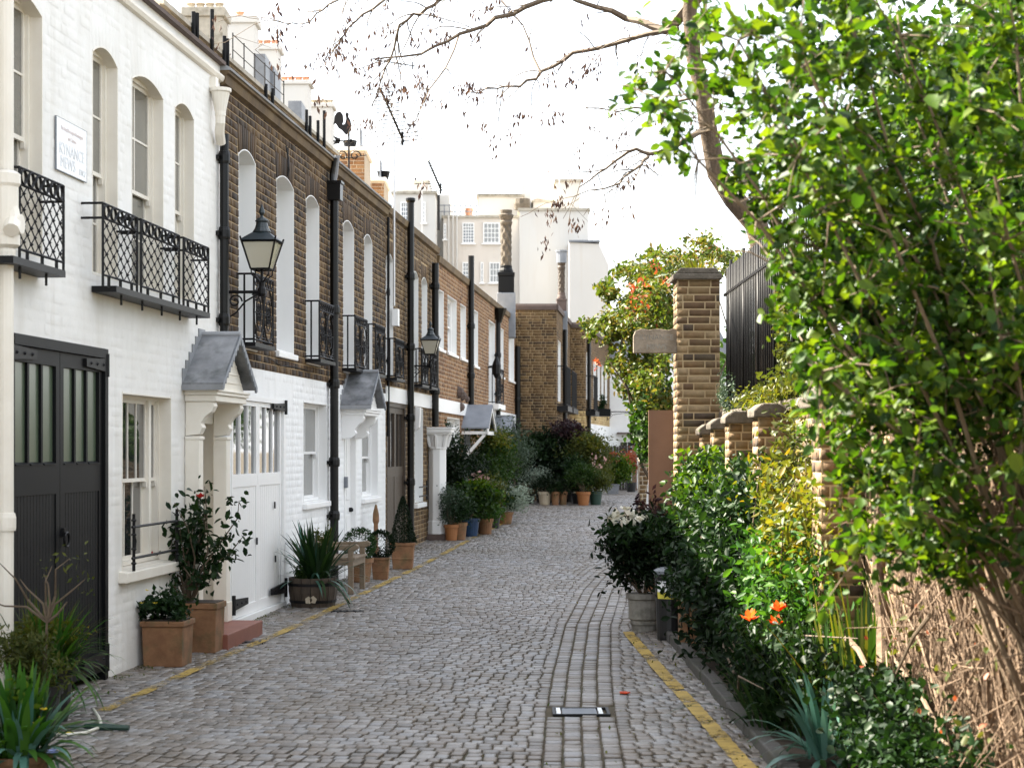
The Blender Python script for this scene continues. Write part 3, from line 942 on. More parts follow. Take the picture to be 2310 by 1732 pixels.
def porch_hood(house, org, s0, s1, o, zs, ze, zv, zr, trim, roofmat, floor_z, pil=True, door=None, label=None, over=0.05):
    """Gabled hood on consoles over a street door: entablature, two roof slopes, gable, pilasters."""
    e = MB(org, True)
    e.box(s0 + .03, s1 - .03, 0.004, o - .03, zs, ze - .05)
    e.box(s0 + .012, s1 - .012, 0.004, o - .012, ze - .05, ze - .02)
    e.box(s0, s1, 0.004, o, ze - .02, ze)
    root = e.build('porch_hood', trim, house, bevel=.006, **({'label': label} if label else {}))
    sm = (s0 + s1) / 2
    gb = MB(org, True)
    gb.prism([(s0 + .05, ze + .001), (s1 - .05, ze + .001), (sm, zr - .05)], 'y', 0.004, o - .05)
    gb.build('gable', trim, root)
    # weatherboard lines on the gable
    wb = MB(org, True)
    for k in range(1, 5):
        f = k / 5.5
        hw = (s1 - s0 - .12) / 2 * (1 - f)
        z = ze + (zr - .05 - ze) * f
        wb.box(sm - hw, sm + hw, o - .05, o - .042, z - .008, z)
    wb.build('weatherboard', trim, root)
    for (sa, nm) in ((s0 - over, 1), (s1 + over, -1)):
        th = .028
        r = MB(org, True)
        dz = zr - zv
        oo = o + over
        vs = [(sa, 0.004, zv), (sm, 0.004, zr), (sm, oo, zr), (sa, oo, zv)]
        up = [(x, y, z + th) for x, y, z in vs]
        q = vs + up
        if nm < 0:
            q = [vs[0], vs[3], vs[2], vs[1], up[0], up[3], up[2], up[1]]
        r.hexa(q)
        r.build('roof_slope', roofmat, root, label='stained grey lead roof slope' if nm > 0 else None)
        # scalloped barge board and stepped flashing
        bb = MB(org, True)
        n = 9
        for k in range(n):
            f0, f1 = k / n, (k + 1) / n
            x0, z0 = sa + (sm - sa) * f0, zv + dz * f0
            x1, z1 = sa + (sm - sa) * f1, zv + dz * f1
            bb.prism([(x0, z0 + th), (x1, z1 + th), (x1, z1 - .012), ((x0 + x1) / 2, (z0 + z1) / 2 - .05), (x0, z0 - .012)], 'y', oo - .012, oo + .006)
        bb.build('barge_board', 'slate_grey', root)
        fl = MB(org, True)
        for k in range(6):
            f0, f1 = k / 6, (k + 1) / 6
            x0, x1 = sa + (sm - sa) * f0, sa + (sm - sa) * f1
            fl.box(min(x0, x1), max(x0, x1), 0.002, .012, zv + dz * f0, zv + dz * f1 + .05 + th)
        fl.build('flashing', 'lead', root)
        if nm > 0:
            MB(org, True).box(sa - .012, sa + .03, .004, oo + .004, zv - .035, zv + .012).build('eaves_strip', 'lead', root)
    MB(org, True).tube([(sm, 0.0, zr + .03), (sm, o + over, zr + .03)], .028, 8).build('ridge_roll', 'lead', root)
    for s in (s0 + .05, s1 - .17):
        br = MB(org, True)
        out = [(0.004, zs), (o - .06, zs), (o - .05, zs - .04), (o - .075, zs - .09), (o - .13, zs - .13), (o - .17, zs - .19),
               (o - .15, zs - .225), (o - .17, zs - .26), (.13, zs - .285), (0.004, zs - .30)]
        br.prism(out, 'x', s, s + .12)
        br.build('bracket', trim, root, bevel=.006)
    if pil:
        for s in (s0 + .04, s1 - .18):
            p = MB(org, True)
            p.box(s, s + .14, 0.004, .13, floor_z + .18, zs - .30)
            p.box(s - .012, s + .152, 0.004, .145, floor_z, floor_z + .18)
            p.box(s - .008, s + .148, 0.004, .14, zs - .33, zs - .30)
            p.build('pilaster', trim, root, bevel=.006)
    return root

def plank_leaf(mb, a, b, o, z0, z1, zrail0, zpane0, zpane1, n_bars, board=0.075, th=0.05):
    """One coach-door leaf: stiles, rails, glazing bars above, v-jointed boards below. Returns pane boxes."""
    st = .075
    mb.box(a, a + st, o - th, o, z0, z1).box(b - st, b, o - th, o, z0, z1)
    mb.box(a + st, b - st, o - th, o, zpane1, z1)
    mb.box(a + st, b - st, o - th, o, zrail0, zpane0)
    mb.box(a + st, b - st, o - th, o, z0, z0 + .10)
    n = max(3, int(round((b - a - 2 * st) / board)))
    for k in range(n):
        x0 = a + st + (b - a - 2 * st) * k / n
        x1 = a + st + (b - a - 2 * st) * (k + 1) / n
        mb.box(x0 + .003, x1 - .003, o - th + .01, o - .008, z0 + .10, zrail0)
    panes = []
    xs = [a + st + (b - a - 2 * st) * k / n_bars for k in range(n_bars + 1)]
    bw = .035
    for k in range(n_bars):
        p0 = xs[k] + (bw / 2 if k else 0)
        p1 = xs[k + 1] - (bw / 2 if k < n_bars - 1 else 0)
        panes.append((p0, p1, zpane0, zpane1))
        if k:
            mb.box(xs[k] - bw / 2, xs[k] + bw / 2, o - th + .01, o - .006, zpane0, zpane1)
    return panes

def strap_hinge(door, org, s0, s1, o, z, knuckle_at_end=True, h=.07):
    g = MB(org, True)
    k = s1 if knuckle_at_end else s0
    tip = s0 if knuckle_at_end else s1
    g.prism([(tip, z - h * .28), (k, z - h * .5), (k, z + h * .5), (tip, z + h * .28)] if tip < k else
            [(k, z - h * .5), (tip, z - h * .28), (tip, z + h * .28), (k, z + h * .5)], 'y', o, o + .022)
    g.tube([(k, o + .012, z - h * .85), (k, o + .012, z + h * .85)], .026, 8)
    for f in (.2, .5, .8):
        g.stud((tip + (k - tip) * f, o + .024, z), .013)
    return g.build('strap_hinge', 'iron', door)

# ------------------------------------------------------------------ first house: cream painted brick
S = ROW.s
Z = ROW.z
sA0, sA1 = 8.6, S(496)
A_TOP = 5.27
orgA = (sA0, 0, 0)
houseA = thing('mews_house', 'cream painted brick house with dark grey garage doors and lattice window guards', 'house', ROW.pt(sA0), ROW.ang)
RISE = .085
zw0, zw1 = 2.98, 4.60
opsA = []
for (l, r) in ((None, 95), (208, 265), (297, 368), (394, 437)):
    b = S(r)
    a = S(l) if l else b - .86
    opsA.append((a, b, zw0, zw1, RISE))
gw = (S(275), S(385), .77, 2.14, 0.0)
gd = (S(32) - .10, S(241), -.05, 2.45, 0.0)
dr = (S(430) + .04, S(497) - .06, 0.02, 2.0, 0.0)
allA = opsA + [gw, gd, dr]
w = MB(orgA, True)
wall_panel(w, sA0, sA1, -.3, A_TOP, allA)
shell(w, sA0, sA1, -.3, A_TOP, 6.0)
wallA = w.build('wall', 'cream_paint', houseA)
exA = [(p[0] - (.05 if p[4] else 0), p[1] + (.05 if p[4] else 0), p[3] if p[4] else p[2], p[3] + p[4] + .21 if p[4] else p[3]) for p in allA] + \
      [(p[0], p[1], p[2], p[3]) for p in allA]
bA = lay_bricks(sA0 + 2.2, sA1, .0, 5.10, exA)
brickwork(wallA, orgA, bA, [q for p in opsA for q in voussoirs(p)], 'cream_paint', 0.0, .0014, 290, S(-8), inset=.010)
reveals(houseA, orgA, opsA, 0.003, .12, 'cream_trim')
reveals(houseA, orgA, [gw], 0.004, .17, 'cream_trim')
for i, p in enumerate(opsA):
    window(houseA, orgA, p[0] + .008, p[1] - .008, p[2], p[3] + p[4] - .012, .085, 2 if p[1] - p[0] > .7 else 1, 2, 2, 'cream_trim', 'glass_house', fw=.032, mid=.47)
a, b, c, d, _ = gw
m1 = a + (b - a) * .20
m2 = b - (b - a) * .20
window(houseA, orgA, a + .008, m1, c + .02, d, .10, 1, 1, 1, 'cream_trim', fw=.035)
window(houseA, orgA, m1, m2, c + .02, d, .10, 3, 1, 1, 'cream_trim', fw=.035, label='tall sash window with three upright lights')
window(houseA, orgA, m2, b - .008, c + .02, d, .10, 1, 1, 1, 'cream_trim', fw=.035)
sill(houseA, orgA, a, b, c + .015, .15, .075, .10, 'cream_trim', .09)
# iron guard bar in front of the ground-floor window
g = MB(orgA, True)
for z in (.87, 1.11):
    g.tube([(a + .02, .075, z), (b - .05, .075, z)], .011, 6)
for s in (a + .06, b - .08):
    g.tube([(s, .075, .77), (s, .075, 1.21)], .013, 6)
    for k in range(4):
        g.stud((s, .075, .83 + k * .11), .024)
    g.tube([(s, .075, 1.07), (s + .05, .075, 1.0), (s + .03, .075, .94), (s, .075, .97)], .009, 5)
g.build('window_guard', 'iron', houseA, label='low iron bar guard across the ground floor window')
# cornice, coping
MB(orgA, True).prism([(0.002, 5.11), (.03, 5.12), (.045, 5.15), (.045, 5.17), (0.002, 5.18)], 'x', sA0, sA1).build('cornice', 'cream_trim', houseA)
MB(orgA, True).prism([(-.22, A_TOP), (.055, A_TOP), (.055, A_TOP + .035), (-.2, A_TOP + .07)], 'x', sA0, sA1 + .02).build('coping', 'coping_brown', houseA)
# guards and ledges of the upper windows
zl = 2.89
for (l, r, n, nx) in ((44, 143, 6, 6), (232, 309, 5, 5), (318, 404, 6, 6), (414, 470, 5, 4)):
    lattice_guard(houseA, orgA, S(l, .16), S(r, .16), .16, zl, zl + .57, n, nx)
ledge(houseA, orgA, S(30, .19), S(148, .19), .19, zl)
ledge(houseA, orgA, S(205), S(474, .19), .19, zl)
# garage doors
a, b, c, d, _ = gd
fr = MB(orgA, True)
fr.box(a, a + .07, -.16, .012, c, d).box(b - .07, b, -.16, .012, c, d).box(a + .07, b - .07, -.16, .016, d - .07, d).box(a, b, -.30, -.17, c, d)
door = fr.build('garage_door', 'garage_grey', houseA, label='dark grey boarded garage doors with green glazed top lights')
mid = (a + b) / 2
for (x0, x1) in ((a + .073, mid - .004), (mid + .004, b - .073)):
    lf = MB(orgA, True)
    ps = plank_leaf(lf, x0, x1, -.012, .06, d - .073, 1.40, 1.60, 2.275, 3, .06)
    lf.build('door_leaf', 'garage_grey', door)
    for p in ps:
        MB(orgA, True).box(p[0], p[1], -.045, -.038, p[2], p[3]).build('pane', 'glass_garage', door)
        MB(orgA, True).prism([(-.036, p[2]), (-.004, p[2] - .002), (-.004, p[2] + .006), (-.036, p[2] + .02)], 'x', p[0], p[1]).build('pane_sill', 'garage_grey', door)
strap_hinge(door, orgA, b - .50, b - .02, -.011, 2.33, True, .10)
strap_hinge(door, orgA, b - .55, b - .02, -.011, .16, True, .12)
strap_hinge(door, orgA, a + .02, a + .50, -.011, 2.33, False, .10)
h_ = MB(orgA, True)
h_.ring((mid + .05, .02, 1.08), (1, 0, 0), (0, 0, 1), .05, .05, .009, 12, 5)
h_.box(mid + .03, mid + .07, -.012, .01, 1.10, 1.16)
h_.build('ring_handle', 'iron', door)
# porch of the cream house
floorA = .13
hoodA = porch_hood(houseA, orgA, S(493, .31), S(565, .31), .31, 2.12, 2.225, 2.25, 2.70, 'cream_trim', 'slate_hood', floorA,
                   label='gabled porch hood with stained lead slope and scrolled brackets')
a, b = dr[0], dr[1]
f = MB(orgA, True)
f.box(a, a + .06, -.2, .0, dr[2], dr[3]).box(b - .06, b, -.2, 0, dr[2], dr[3]).box(a + .06, b - .06, -.2, 0, dr[3] - .06, dr[3])
fd = f.build('front_door', 'cream_trim', houseA)
lf = MB(orgA, True)
lf.box(a + .06, b - .06, -.19, -.14, dr[2], dr[3] - .06)
for (z0, z1) in ((.25, .85), (1.0, 1.85)):
    lf.box(a + .14, b - .14, -.14, -.128, z0, z1)
lf.build('door_leaf', 'cream_trim', fd, bevel=.006)
st = MB(orgA, True)
st.box(S(493, .31) - .12, S(565, .31) + .02, 0.006, .42, -.12, floorA)
st.build('doorstep', 'step_red', houseA, bevel=.008, label='red painted doorstep')
# rainwater: white stack at the far left, white hopper at the party wall
stack = downpipe(houseA, orgA, S(14, .09), .09, -.06, 5.35, .046, 'cream_trim', (1.25, 2.9, 3.35), 'soil_stack', 'thick white soil stack with collars')
g = MB(orgA, True)
ss = S(14, .09)
g.lathe((ss, .09, 2.95), [(.06, 0), (.085, .02), (.085, .08), (.075, .10), (.075, .38), (.088, .40), (.088, .46), (.06, .48)], 14, cap=False)
g.tube([(ss - .1, .16, 3.05), (ss - .02, .14, 3.12), (ss + .02, .09, 3.3)], .05, 10)
g.tube([(ss, .10, 3.10), (ss, .19, 3.10)], .062, 12)
g.tube([(ss + .085, .08, 2.6), (ss + .085, .08, 3.28)], .026, 8)
g.build('stack_junction', 'cream_trim', stack)
g = MB(orgA, True)
sh = S(497, .09)
g.lathe((sh, .09, 4.76), [(.05, -.02), (.05, .02), (.085, .19), (.10, .20), (.10, .23)], 14)
g.tube([(sh, .09, 4.78), (sh, .09, 4.68), (sh + .05, .07, 4.60), (sh + .14, .06, 4.52)], .046, 10)
g.box(sh - .05, sh + .05, 0, .06, 4.98, 5.09)
g.build('rain_hopper', 'cream_trim', houseA)
# street name plate
px0, px1 = S(122), S(190)
sg = thing('street_sign', 'white street name plate on the cream house reading Kynance Mews', 'sign', ROW.pt((px0 + px1) / 2, .006, 3.80), ROW.ang)
W, Hh = px1 - px0, .36
MB((0, 0, 0), True).box(-W / 2, W / 2, 0, .012, -Hh / 2, Hh / 2).build('plate', 'plate_white', sg)
bd = MB((0, 0, 0), True)
for (x0, x1, z0, z1) in ((-W / 2 - .004, W / 2 + .004, Hh / 2, Hh / 2 + .003), (-W / 2 - .004, W / 2 + .004, -Hh / 2 - .005, -Hh / 2),
                         (-W / 2 - .003, -W / 2, -Hh / 2, Hh / 2), (W / 2, W / 2 + .004, -Hh / 2, Hh / 2)):
    bd.box(x0, x1, 0, .013, z0, z1)
bd.build('border', 'slate_grey', sg)
def lettering(parent, text, size, x, z, mat, off=-.0135, align='CENTER', sx=1.0):
    cu = bpy.data.curves.new('lettering', 'FONT')
    cu.body = text
    cu.size = size
    cu.align_x = align
    cu.extrude = .0006
    tmp = bpy.data.objects.new('tmp', cu)
    COL.objects.link(tmp)
    bpy.context.view_layer.update()
    me = bpy.data.meshes.new_from_object(tmp.evaluated_get(bpy.context.evaluated_depsgraph_get()))
    bpy.data.objects.remove(tmp)
    me.materials.clear()
    me.materials.append(MAT[mat])
    o = bpy.data.objects.new('lettering', me)
    o.rotation_euler = (math.radians(90), 0, 0)
    o.location = (x, off, z)
    o.scale = (sx, 1, 1)
    return link(o, parent)
lettering(sg, 'The Royal Borough of Kensington', .042, 0, .105, 'letter_red', sx=.82)
lettering(sg, 'and Chelsea', .042, 0, .05, 'letter_red', sx=.9)
lettering(sg, 'KYNANCE', .115, 0, -.06, 'letter_grey')
lettering(sg, 'MEWS', .115, -W / 2 + .075, -.152, 'letter_grey', align='LEFT')
lettering(sg, 'S.W.7', .06, W / 2 - .10, -.152, 'letter_grey')

# ------------------------------------------------------------------ second house: brown brick over white ground floor
sB0, sB1 = sA1, S(869)
orgB = (sB0, 0, 0)
B_TOP = 5.15
houseB = thing('mews_house', 'brown brick house with white ground floor and white coach doors', 'house', ROW.pt(sB0), ROW.ang)
zb0, zb1 = 2.76, 4.57
opsB = []
for (l, r, wd) in ((537, 575, .72), (625, 659, .88), (690, 718, .76), (773, 797, .78), (821, 838, .66)):
    m_ = (S(l) + S(r)) / 2
    opsB.append((m_ - wd / 2, m_ + wd / 2, zb0, zb1, .085))
gwB = [(S(683), S(735), 1.10, 2.25, 0.0), (S(815), S(851), 1.055, 2.15, 0.0)]
gateB = (S(520), S(641), .0, 2.24, 0.0)
s_h2 = S(770)
drB = (s_h2 + .16, s_h2 + 1.0, 0.06, 2.0, 0.0)
allB = opsB + gwB + [gateB, drB]
BAND = 2.52
w = MB(orgB, True)
wall_panel(w, sB0, sB1, BAND, B_TOP, [p for p in opsB])
shell(w, sB0, sB1, BAND, B_TOP + .1, 6.0)
wallB = w.build('wall', 'mortar', houseB)
exB = [(p[0], p[1], p[2], p[3]) for p in opsB] + [(p[0] - .045, p[1] + .045, p[3], p[3] + p[4] + .21) for p in opsB]
brickwork(wallB, orgB, lay_bricks(sB0, sB1, BAND, B_TOP, exB), [q for p in opsB for q in voussoirs(p)], 'brown_brick', 0, .008, 200)
w = MB(orgB, True)
wall_panel(w, sB0, sB1, -.3, BAND, gwB + [gateB, drB], .004)
w.poly([(sB0, -.1, BAND), (sB0, .004, BAND), (sB1, .004, BAND), (sB1, -.1, BAND)])
wallB2 = w.build('ground_floor_wall', 'white_paint', houseB)
exB2 = [(p[0], p[1], p[2], p[3]) for p in gwB + [gateB, drB]] + [(sB0, S(660), 2.24, 2.40)]
brickwork(wallB2, orgB, lay_bricks(sB0, sB1, 0.0, BAND - .02, exB2), [], 'white_paint', .004, .0018, 95, S(640), inset=.007)
reveals(houseB, orgB, opsB, 0.008, .26, 'white_trim')
reveals(houseB, orgB, gwB, 0.01, .16, 'white_trim')
for i, p in enumerate(opsB):
    window(houseB, orgB, p[0] + .008, p[1] - .008, p[2], p[3] + p[4] - .012,   .20, 2, 2, 2, 'white_trim', 'glass_house')
    sill(houseB, orgB, p[0], p[1], p[2] + .005, .2, .05 if i == 1 else .03, .08, 'white_trim', .05 if i == 1 else .01)
for p in gwB:
    window(houseB, orgB, p[0] + .008, p[1] - .008, p[2], p[3], .09, 2, 1, 1, 'white_trim', 'glass_house', fw=.035)
    sill(houseB, orgB, p[0], p[1], p[2] + .005, .16, .06, .08, 'white_trim', .04)
for i in (0, 2, 3, 4):
    p = opsB[i]
    scroll_guard(houseB, orgB, p[0] - .06, p[1] + .06, .17, zb0 - .02, zb0 + .64)
    ledge(houseB, orgB, p[0] - .08, p[1] + .08, .19, zb0 - .02, .04, brk=False)
# fascia, gutter, coping
f = MB(orgB, True)
f.prism([(0.008, 5.09), (.05, 5.11), (.06, 5.19), (.085, 5.20), (.085, 5.23), (0.0, 5.23)], 'x', sB0, sB1)
f.build('fascia', 'stained_fascia', houseB)
f = MB(orgB, True)
f.prism([(-.20, 5.23), (.10, 5.23), (.105, 5.25), (.02, 5.30), (-.20, 5.34)], 'x', sB0, sB1)
f.build('parapet_capping', 'lead', houseB)
# white coach doors
a, b, c, d, _ = gateB
fr = MB(orgB, True)
fr.box(a, a + .06, -.12, .012, c, d).box(b - .09, b, -.12, .016, c, d).box(a + .06, b - .09, -.12, .012, d - .05, d).box(a, b, -.28, -.125, c, d)
fr.box(a, b, -.12, .03, -.02, .07)
door = fr.build('coach_door', 'white_trim', houseB, label='white boarded coach doors with narrow glazed lights')
mid = (a + b) / 2 + .0
for (x0, x1) in ((a + .063, mid - .003), (mid + .003, b - .093)):
    lf = MB(orgB, True)
    ps = plank_leaf(lf, x0, x1, -.012, .075, d - .053, 1.34, 1.465, 2.14, 3, .085)
    lf.build('door_leaf', 'white_trim', door)
    for p in ps:
        MB(orgB, True).box(p[0], p[1], -.045, -.038, p[2], p[3]).build('pane', 'glass_dark', door)
strap_hinge(door, orgB, b - .62, b - .03, .006, 2.16, True, .09)
strap_hinge(door, orgB, b - .70, b - .03, .006, .22, True, .12)
strap_hinge(door, orgB, a + .03, a + .62, .006, .22, False, .11)
for (s_, z_) in ((b - .45, 1.12), (b - .42, .55), (mid - .08, .78)):
    MB(orgB, True).box(s_ - .012, s_ + .012, -.009, .004, z_ - .035, z_ + .035).build('keyhole_plate', 'iron', door)
hoodB = porch_hood(houseB, orgB, S(768), S(768) + 1.14, .34, 2.14, 2.225, 2.25, 2.68, 'white_trim', 'slate_hood', .06, pil=False,
                   label='gabled porch hood with dark lead slope over white door')
a, b = drB[0], drB[1]
f = MB(orgB, True)
f.box(a, a + .06, -.12, .02, drB[2], drB[3]).box(b - .06, b, -.12, .02, drB[2], drB[3]).box(a + .06, b - .06, -.12, .02, drB[3] - .06, drB[3])
fd = f.build('front_door', 'white_trim', houseB)
lf = MB(orgB, True)
lf.box(a + .06, b - .06, -.10, -.05, drB[2], drB[3] - .06)
for (z0, z1) in ((.3, .85), (1.05, 1.85)):
    for (x0, x1) in ((a + .13, (a + b) / 2 - .04), ((a + b) / 2 + .04, b - .13)):
        lf.box(x0, x1, -.05, -.04, z0, z1)
lf.build('door_leaf', 'white_trim', fd, bevel=.005)
MB(orgB, True).lathe((b - .16, -.03, .92), [(.01, -.03), (.032, -.02), (.036, 0), (.03, .02), (.01, .03)], 10).build('door_knob', 'iron', fd)
MB(orgB, True).box(S(775) - .03, S(775) + .05, .01, .05, 1.22, 1.36).build('intercom', 'steel', houseB)
MB(orgB, True).box(drB[0] - .04, drB[1] + .04, 0.006, .25, -.05, drB[2] - .002).build('doorstep', 'white_trim', houseB, bevel=.01)
# pipes on the second house
downpipe(houseB, orgB, S(506, .06), .06, 2.1, 4.62, .042, 'pipe_black', (2.9, 3.7, 4.4), label='slim black downpipe beside the cream house')
sp = S(754, .08)
downpipe(houseB, orgB, sp, .08, -.02, 4.75, .052, 'pipe_black', (.9, 1.55, 2.5, 3.4), label='stout black downpipe under the square hopper')
g = MB(orgB, True)
g.box(sp - .09, sp + .09, .005, .17, 4.73, 4.93)
g.box(sp - .105, sp + .105, .005, .185, 4.93, 4.96)
g.tube([(sp - .05, .06, 4.93), (sp - .04, .06, 5.05), (sp - .05, .1, 5.24)], .03, 8)
g.build('rain_hopper', 'pipe_black', houseB)
MB(orgB, True).tube([(sp + .03, .06, 4.93), (sp + .03, .09, 5.05), (sp + .0, .12, 5.28)], .032, 8).build('lead_spout', 'lead', houseB)
# hanging cable loops
g = MB(orgB, True)
sc = S(640)
g.tube([(sc - .02, .03, 4.98), (sc + .0, .05, 4.85), (sc + .04, .05, 4.72), (sc + .02, .04, 4.66), (sc - .02, .05, 4.75), (sc + .03, .04, 4.97)], .008, 5)
g.tube([(S(600), .02, 2.66), (S(630), .02, 2.60), (S(660), .02, 2.62), (S(700), .02, 2.60)], .005, 4)
g.build('cable', 'iron', houseB)
# ------------------------------------------------------------------ third house: arched windows, dark timber garage
sC0, sC1 = sB1, S(985)
zgC = .14
orgC = (sC0, 0, 0)
houseC = thing('mews_house', 'narrow brown brick house with dark timber garage and tall arched windows', 'house', ROW.pt(sC0), ROW.ang)
C_TOP = 5.20
opsC = []
for (l, r, wd) in ((869, 886, .68), (929, 943, .66), (950, 963, .66)):
    m_ = (S(l) + S(r)) / 2
    opsC.append((m_ - wd / 2, m_ + wd / 2, 2.78, 4.50, .09))
garC = (S(872), S(913), .05, 2.40, 0)
gwC = (S(934), S(953), .85, 2.38, 0)
B0, B1 = 2.41, 2.63
w = MB(orgC, True)
wall_panel(w, sC0, sC1, -.2, C_TOP, opsC + [garC, gwC])
shell(w, sC0, sC1, -.2, C_TOP, 6)
wallC = w.build('wall', 'mortar', houseC)
ex = [(p[0], p[1], p[2], p[3]) for p in opsC + [garC, gwC]] + [(p[0] - .045, p[1] + .045, p[3], p[3] + p[4] + .21) for p in opsC] + [(sC0, sC1, B0, B1)]
brickwork(wallC, orgC, lay_bricks(sC0, sC1, -.05, C_TOP, ex), [q for p in opsC for q in voussoirs(p)], 'umber_brick', 0, .008, 40)
MB(orgC, True).box(sC0, sC1, .002, .03, B0, B1).build('stone_band', 'white_trim', houseC)
reveals(houseC, orgC, opsC, .008, .24, 'white_trim')
reveals(houseC, orgC, [gwC], .008, .18, 'white_trim')
for p in opsC:
    window(houseC, orgC, p[0] + .008, p[1] - .008, p[2], p[3] + p[4] - .01, .22, 2, 2, 2, 'white_trim', 'glass_pale')
    scroll_guard(houseC, orgC, p[0] - .05, p[1] + .05, .16, 2.75, 3.32)
    ledge(houseC, orgC, p[0] - .07, p[1] + .07, .18, 2.75, .04, brk=False)
window(houseC, orgC, gwC[0] + .008, gwC[1] - .008, gwC[2], gwC[3], .16, 2, 1, 1, 'white_trim', 'glass_pale')
sill(houseC, orgC, gwC[0], gwC[1], gwC[2], .16, .07, .09)
g = MB(orgC, True)
for z in (.95, 1.10):
    g.tube([(gwC[0], .09, z), (gwC[1], .09, z)], .012, 5)
g.tube([(gwC[1] - .1, .09, .87), (gwC[1] - .1, .09, 1.2)], .018, 5)
g.build('window_guard', 'iron', houseC)
MB(orgC, True).prism([(.03, 2.0), (.10, 2.06), (.12, 2.38), (.03, 2.40)], 'x', gwC[0] - .12, gwC[0] + .02).build('corbel', 'white_trim', houseC, bevel=.008)
a, b, c, d, _ = garC
f = MB(orgC, True)
f.box(a, a + .06, -.12, .01, c, d).box(b - .06, b, -.12, .01, c, d).box(a + .06, b - .06, -.12, .01, d - .06, d).box(a, b, -.25, -.13, c, d)
dC = f.build('garage_door', 'dark_timber', houseC, label='brown timber garage doors with dark glazed tops')
md = (a + b) / 2
for (x0, x1) in ((a + .063, md - .003), (md + .003, b - .063)):
    lf = MB(orgC, True)
    ps = plank_leaf(lf, x0, x1, -.012, .1, d - .063, 1.30, 1.45, 2.25, 2, .11)
    lf.build('door_leaf', 'dark_timber', dC)
    for p in ps:
        MB(orgC, True).box(p[0], p[1], -.045, -.038, p[2], p[3]).build('pane', 'glass_dark', dC)
f = MB(orgC, True)
f.prism([(0.004, 5.14), (.05, 5.16), (.07, 5.25), (-.15, 5.27), (-.15, 5.2)], 'x', sC0, sC1)
f.build('fascia', 'stained_fascia', houseC)
s2 = S(925, .08)
downpipe(houseC, orgC, s2, .09, .05, 5.58, .054, 'pipe_black', (1.2, 2.2, 3.3, 4.4), label='tall black vent pipe rising above the roof')
MB(orgC, True).lathe((s2, .09, 5.55), [(.054, 0), (.075, .03), (.075, .07), (.05, .08)], 12).build('vent_cap', 'pipe_black', houseC)
downpipe(houseC, orgC, S(876, .03), .03, 1.9, 5.1, .02, 'iron', (3.0, 4.0), 'conduit')
sp3 = S(982, .10)
downpipe(houseC, orgC, sp3, .10, 2.1, 4.9, .06, 'pipe_black', (2.7, 3.6, 4.5), label='black downpipe above the white door pier')
g = MB(orgC, True)
g.box(S(884) - .0, S(884) + .16, .0, .09, 3.55, 3.8)
g.build('meter_box', 'white_trim', houseC)
# white door pier with moulded cap
s0p = S(963)
pr = thing('door_pier', 'white octagonal door pier with moulded cap beside the orange pot', 'pier', ROW.pt(s0p + .15, .16, ROW.ground(s0p, .16)), ROW.ang)
oz = -ROW.ground(s0p, .16)
p_ = MB()
oc = lambda r: [(r * math.cos(math.pi / 8 + k * math.pi / 4), r * math.sin(math.pi / 8 + k * math.pi / 4)) for k in range(8)]
p_.prism(oc(.155), 'z', .10, 1.55)
p_.prism(oc(.175), 'z', .10, .32)
p_.build('shaft', 'white_trim', pr, bevel=.01)
MB().box(-.18, .18, -.18, .18, -.08, .10).build('plinth', 'coping_brown', pr, bevel=.01)
p_ = MB()
p_.lathe((0, 0, 1.53), [(.15, 0), (.165, .02), (.16, .05), (.20, .24), (.215, .26)], 16)
for k in range(8):
    an = k * math.pi / 4
    x, y = math.cos(an), math.sin(an)
    p_.tube([(.165 * x, .165 * y, 1.58), (.20 * x, .20 * y, 1.70), (.235 * x, .235 * y, 1.78), (.23 * x, .23 * y, 1.75)], [.03, .035, .025, .012], 5)
p_.build('capital', 'white_trim', pr)
p_ = MB()
p_.box(-.22, .22, -.17, .23, 1.79, 1.82).box(-.24, .24, -.17, .26, 1.82, 1.88).box(-.25, .25, -.17, .28, 1.88, 1.91)
for v in range(len(p_.v)):
    p_.v[v] = (p_.v[v][0], -p_.v[v][1], p_.v[v][2])
p_.f = [f_[::-1] for f_ in p_.f]
p_.build('cap_slab', 'white_trim', pr, bevel=.008)

# ------------------------------------------------------------------ fourth house: amber brick with white stone band
sD0, sD1 = sC1, ROW.s(1163)
orgD = (sD0, 0, 0)
houseD = thing('mews_house', 'long amber brick house with white stone band and two small porches', 'house', ROW.pt(sD0), ROW.ang)
D_TOP = 5.08
opsD = []
for (l, r, z0, z1) in ((987, 1000, 3.52, 4.56), (1009, 1029, 3.52, 4.56), (1038, 1050, 3.52, 4.56), (1068, 1077.5, 3.48, 4.62),
                       (1102, 1116, 2.78, 4.62), (1129, 1135, 3.48, 4.62), (1147, 1159, 3.48, 4.62)):
    opsD.append((S(l), S(r), z0, z1, .0))
doorsD = [(S(1008), S(1036), .25, 2.30, 0), (S(1046), S(1060), .28, 2.25, 0), (S(1088), S(1100), .9, 2.2, 0), (S(1112), S(1124), .33, 2.25, 0), (S(1135), S(1155), .35, 2.3, 0)]
w = MB(orgD, True)
wall_panel(w, sD0, sD1, -.2, D_TOP, opsD + doorsD)
shell(w, sD0, sD1, -.2, D_TOP, 6)
wallD = w.build('wall', 'mortar_pale', houseD)
ex = [(p[0], p[1], p[2], p[3]) for p in opsD + doorsD] + [(sD0, sD1, 2.38, 2.62)]
brickwork(wallD, orgD, lay_bricks(sD0, sD1, 0, D_TOP, ex), [], 'amber_brick', 0, .007, 40)
MB(orgD, True).box(sD0, sD1, .002, .035, 2.38, 2.62).build('stone_band', 'white_trim', houseD)
reveals(houseD, orgD, opsD + doorsD, .008, .12, 'white_trim')
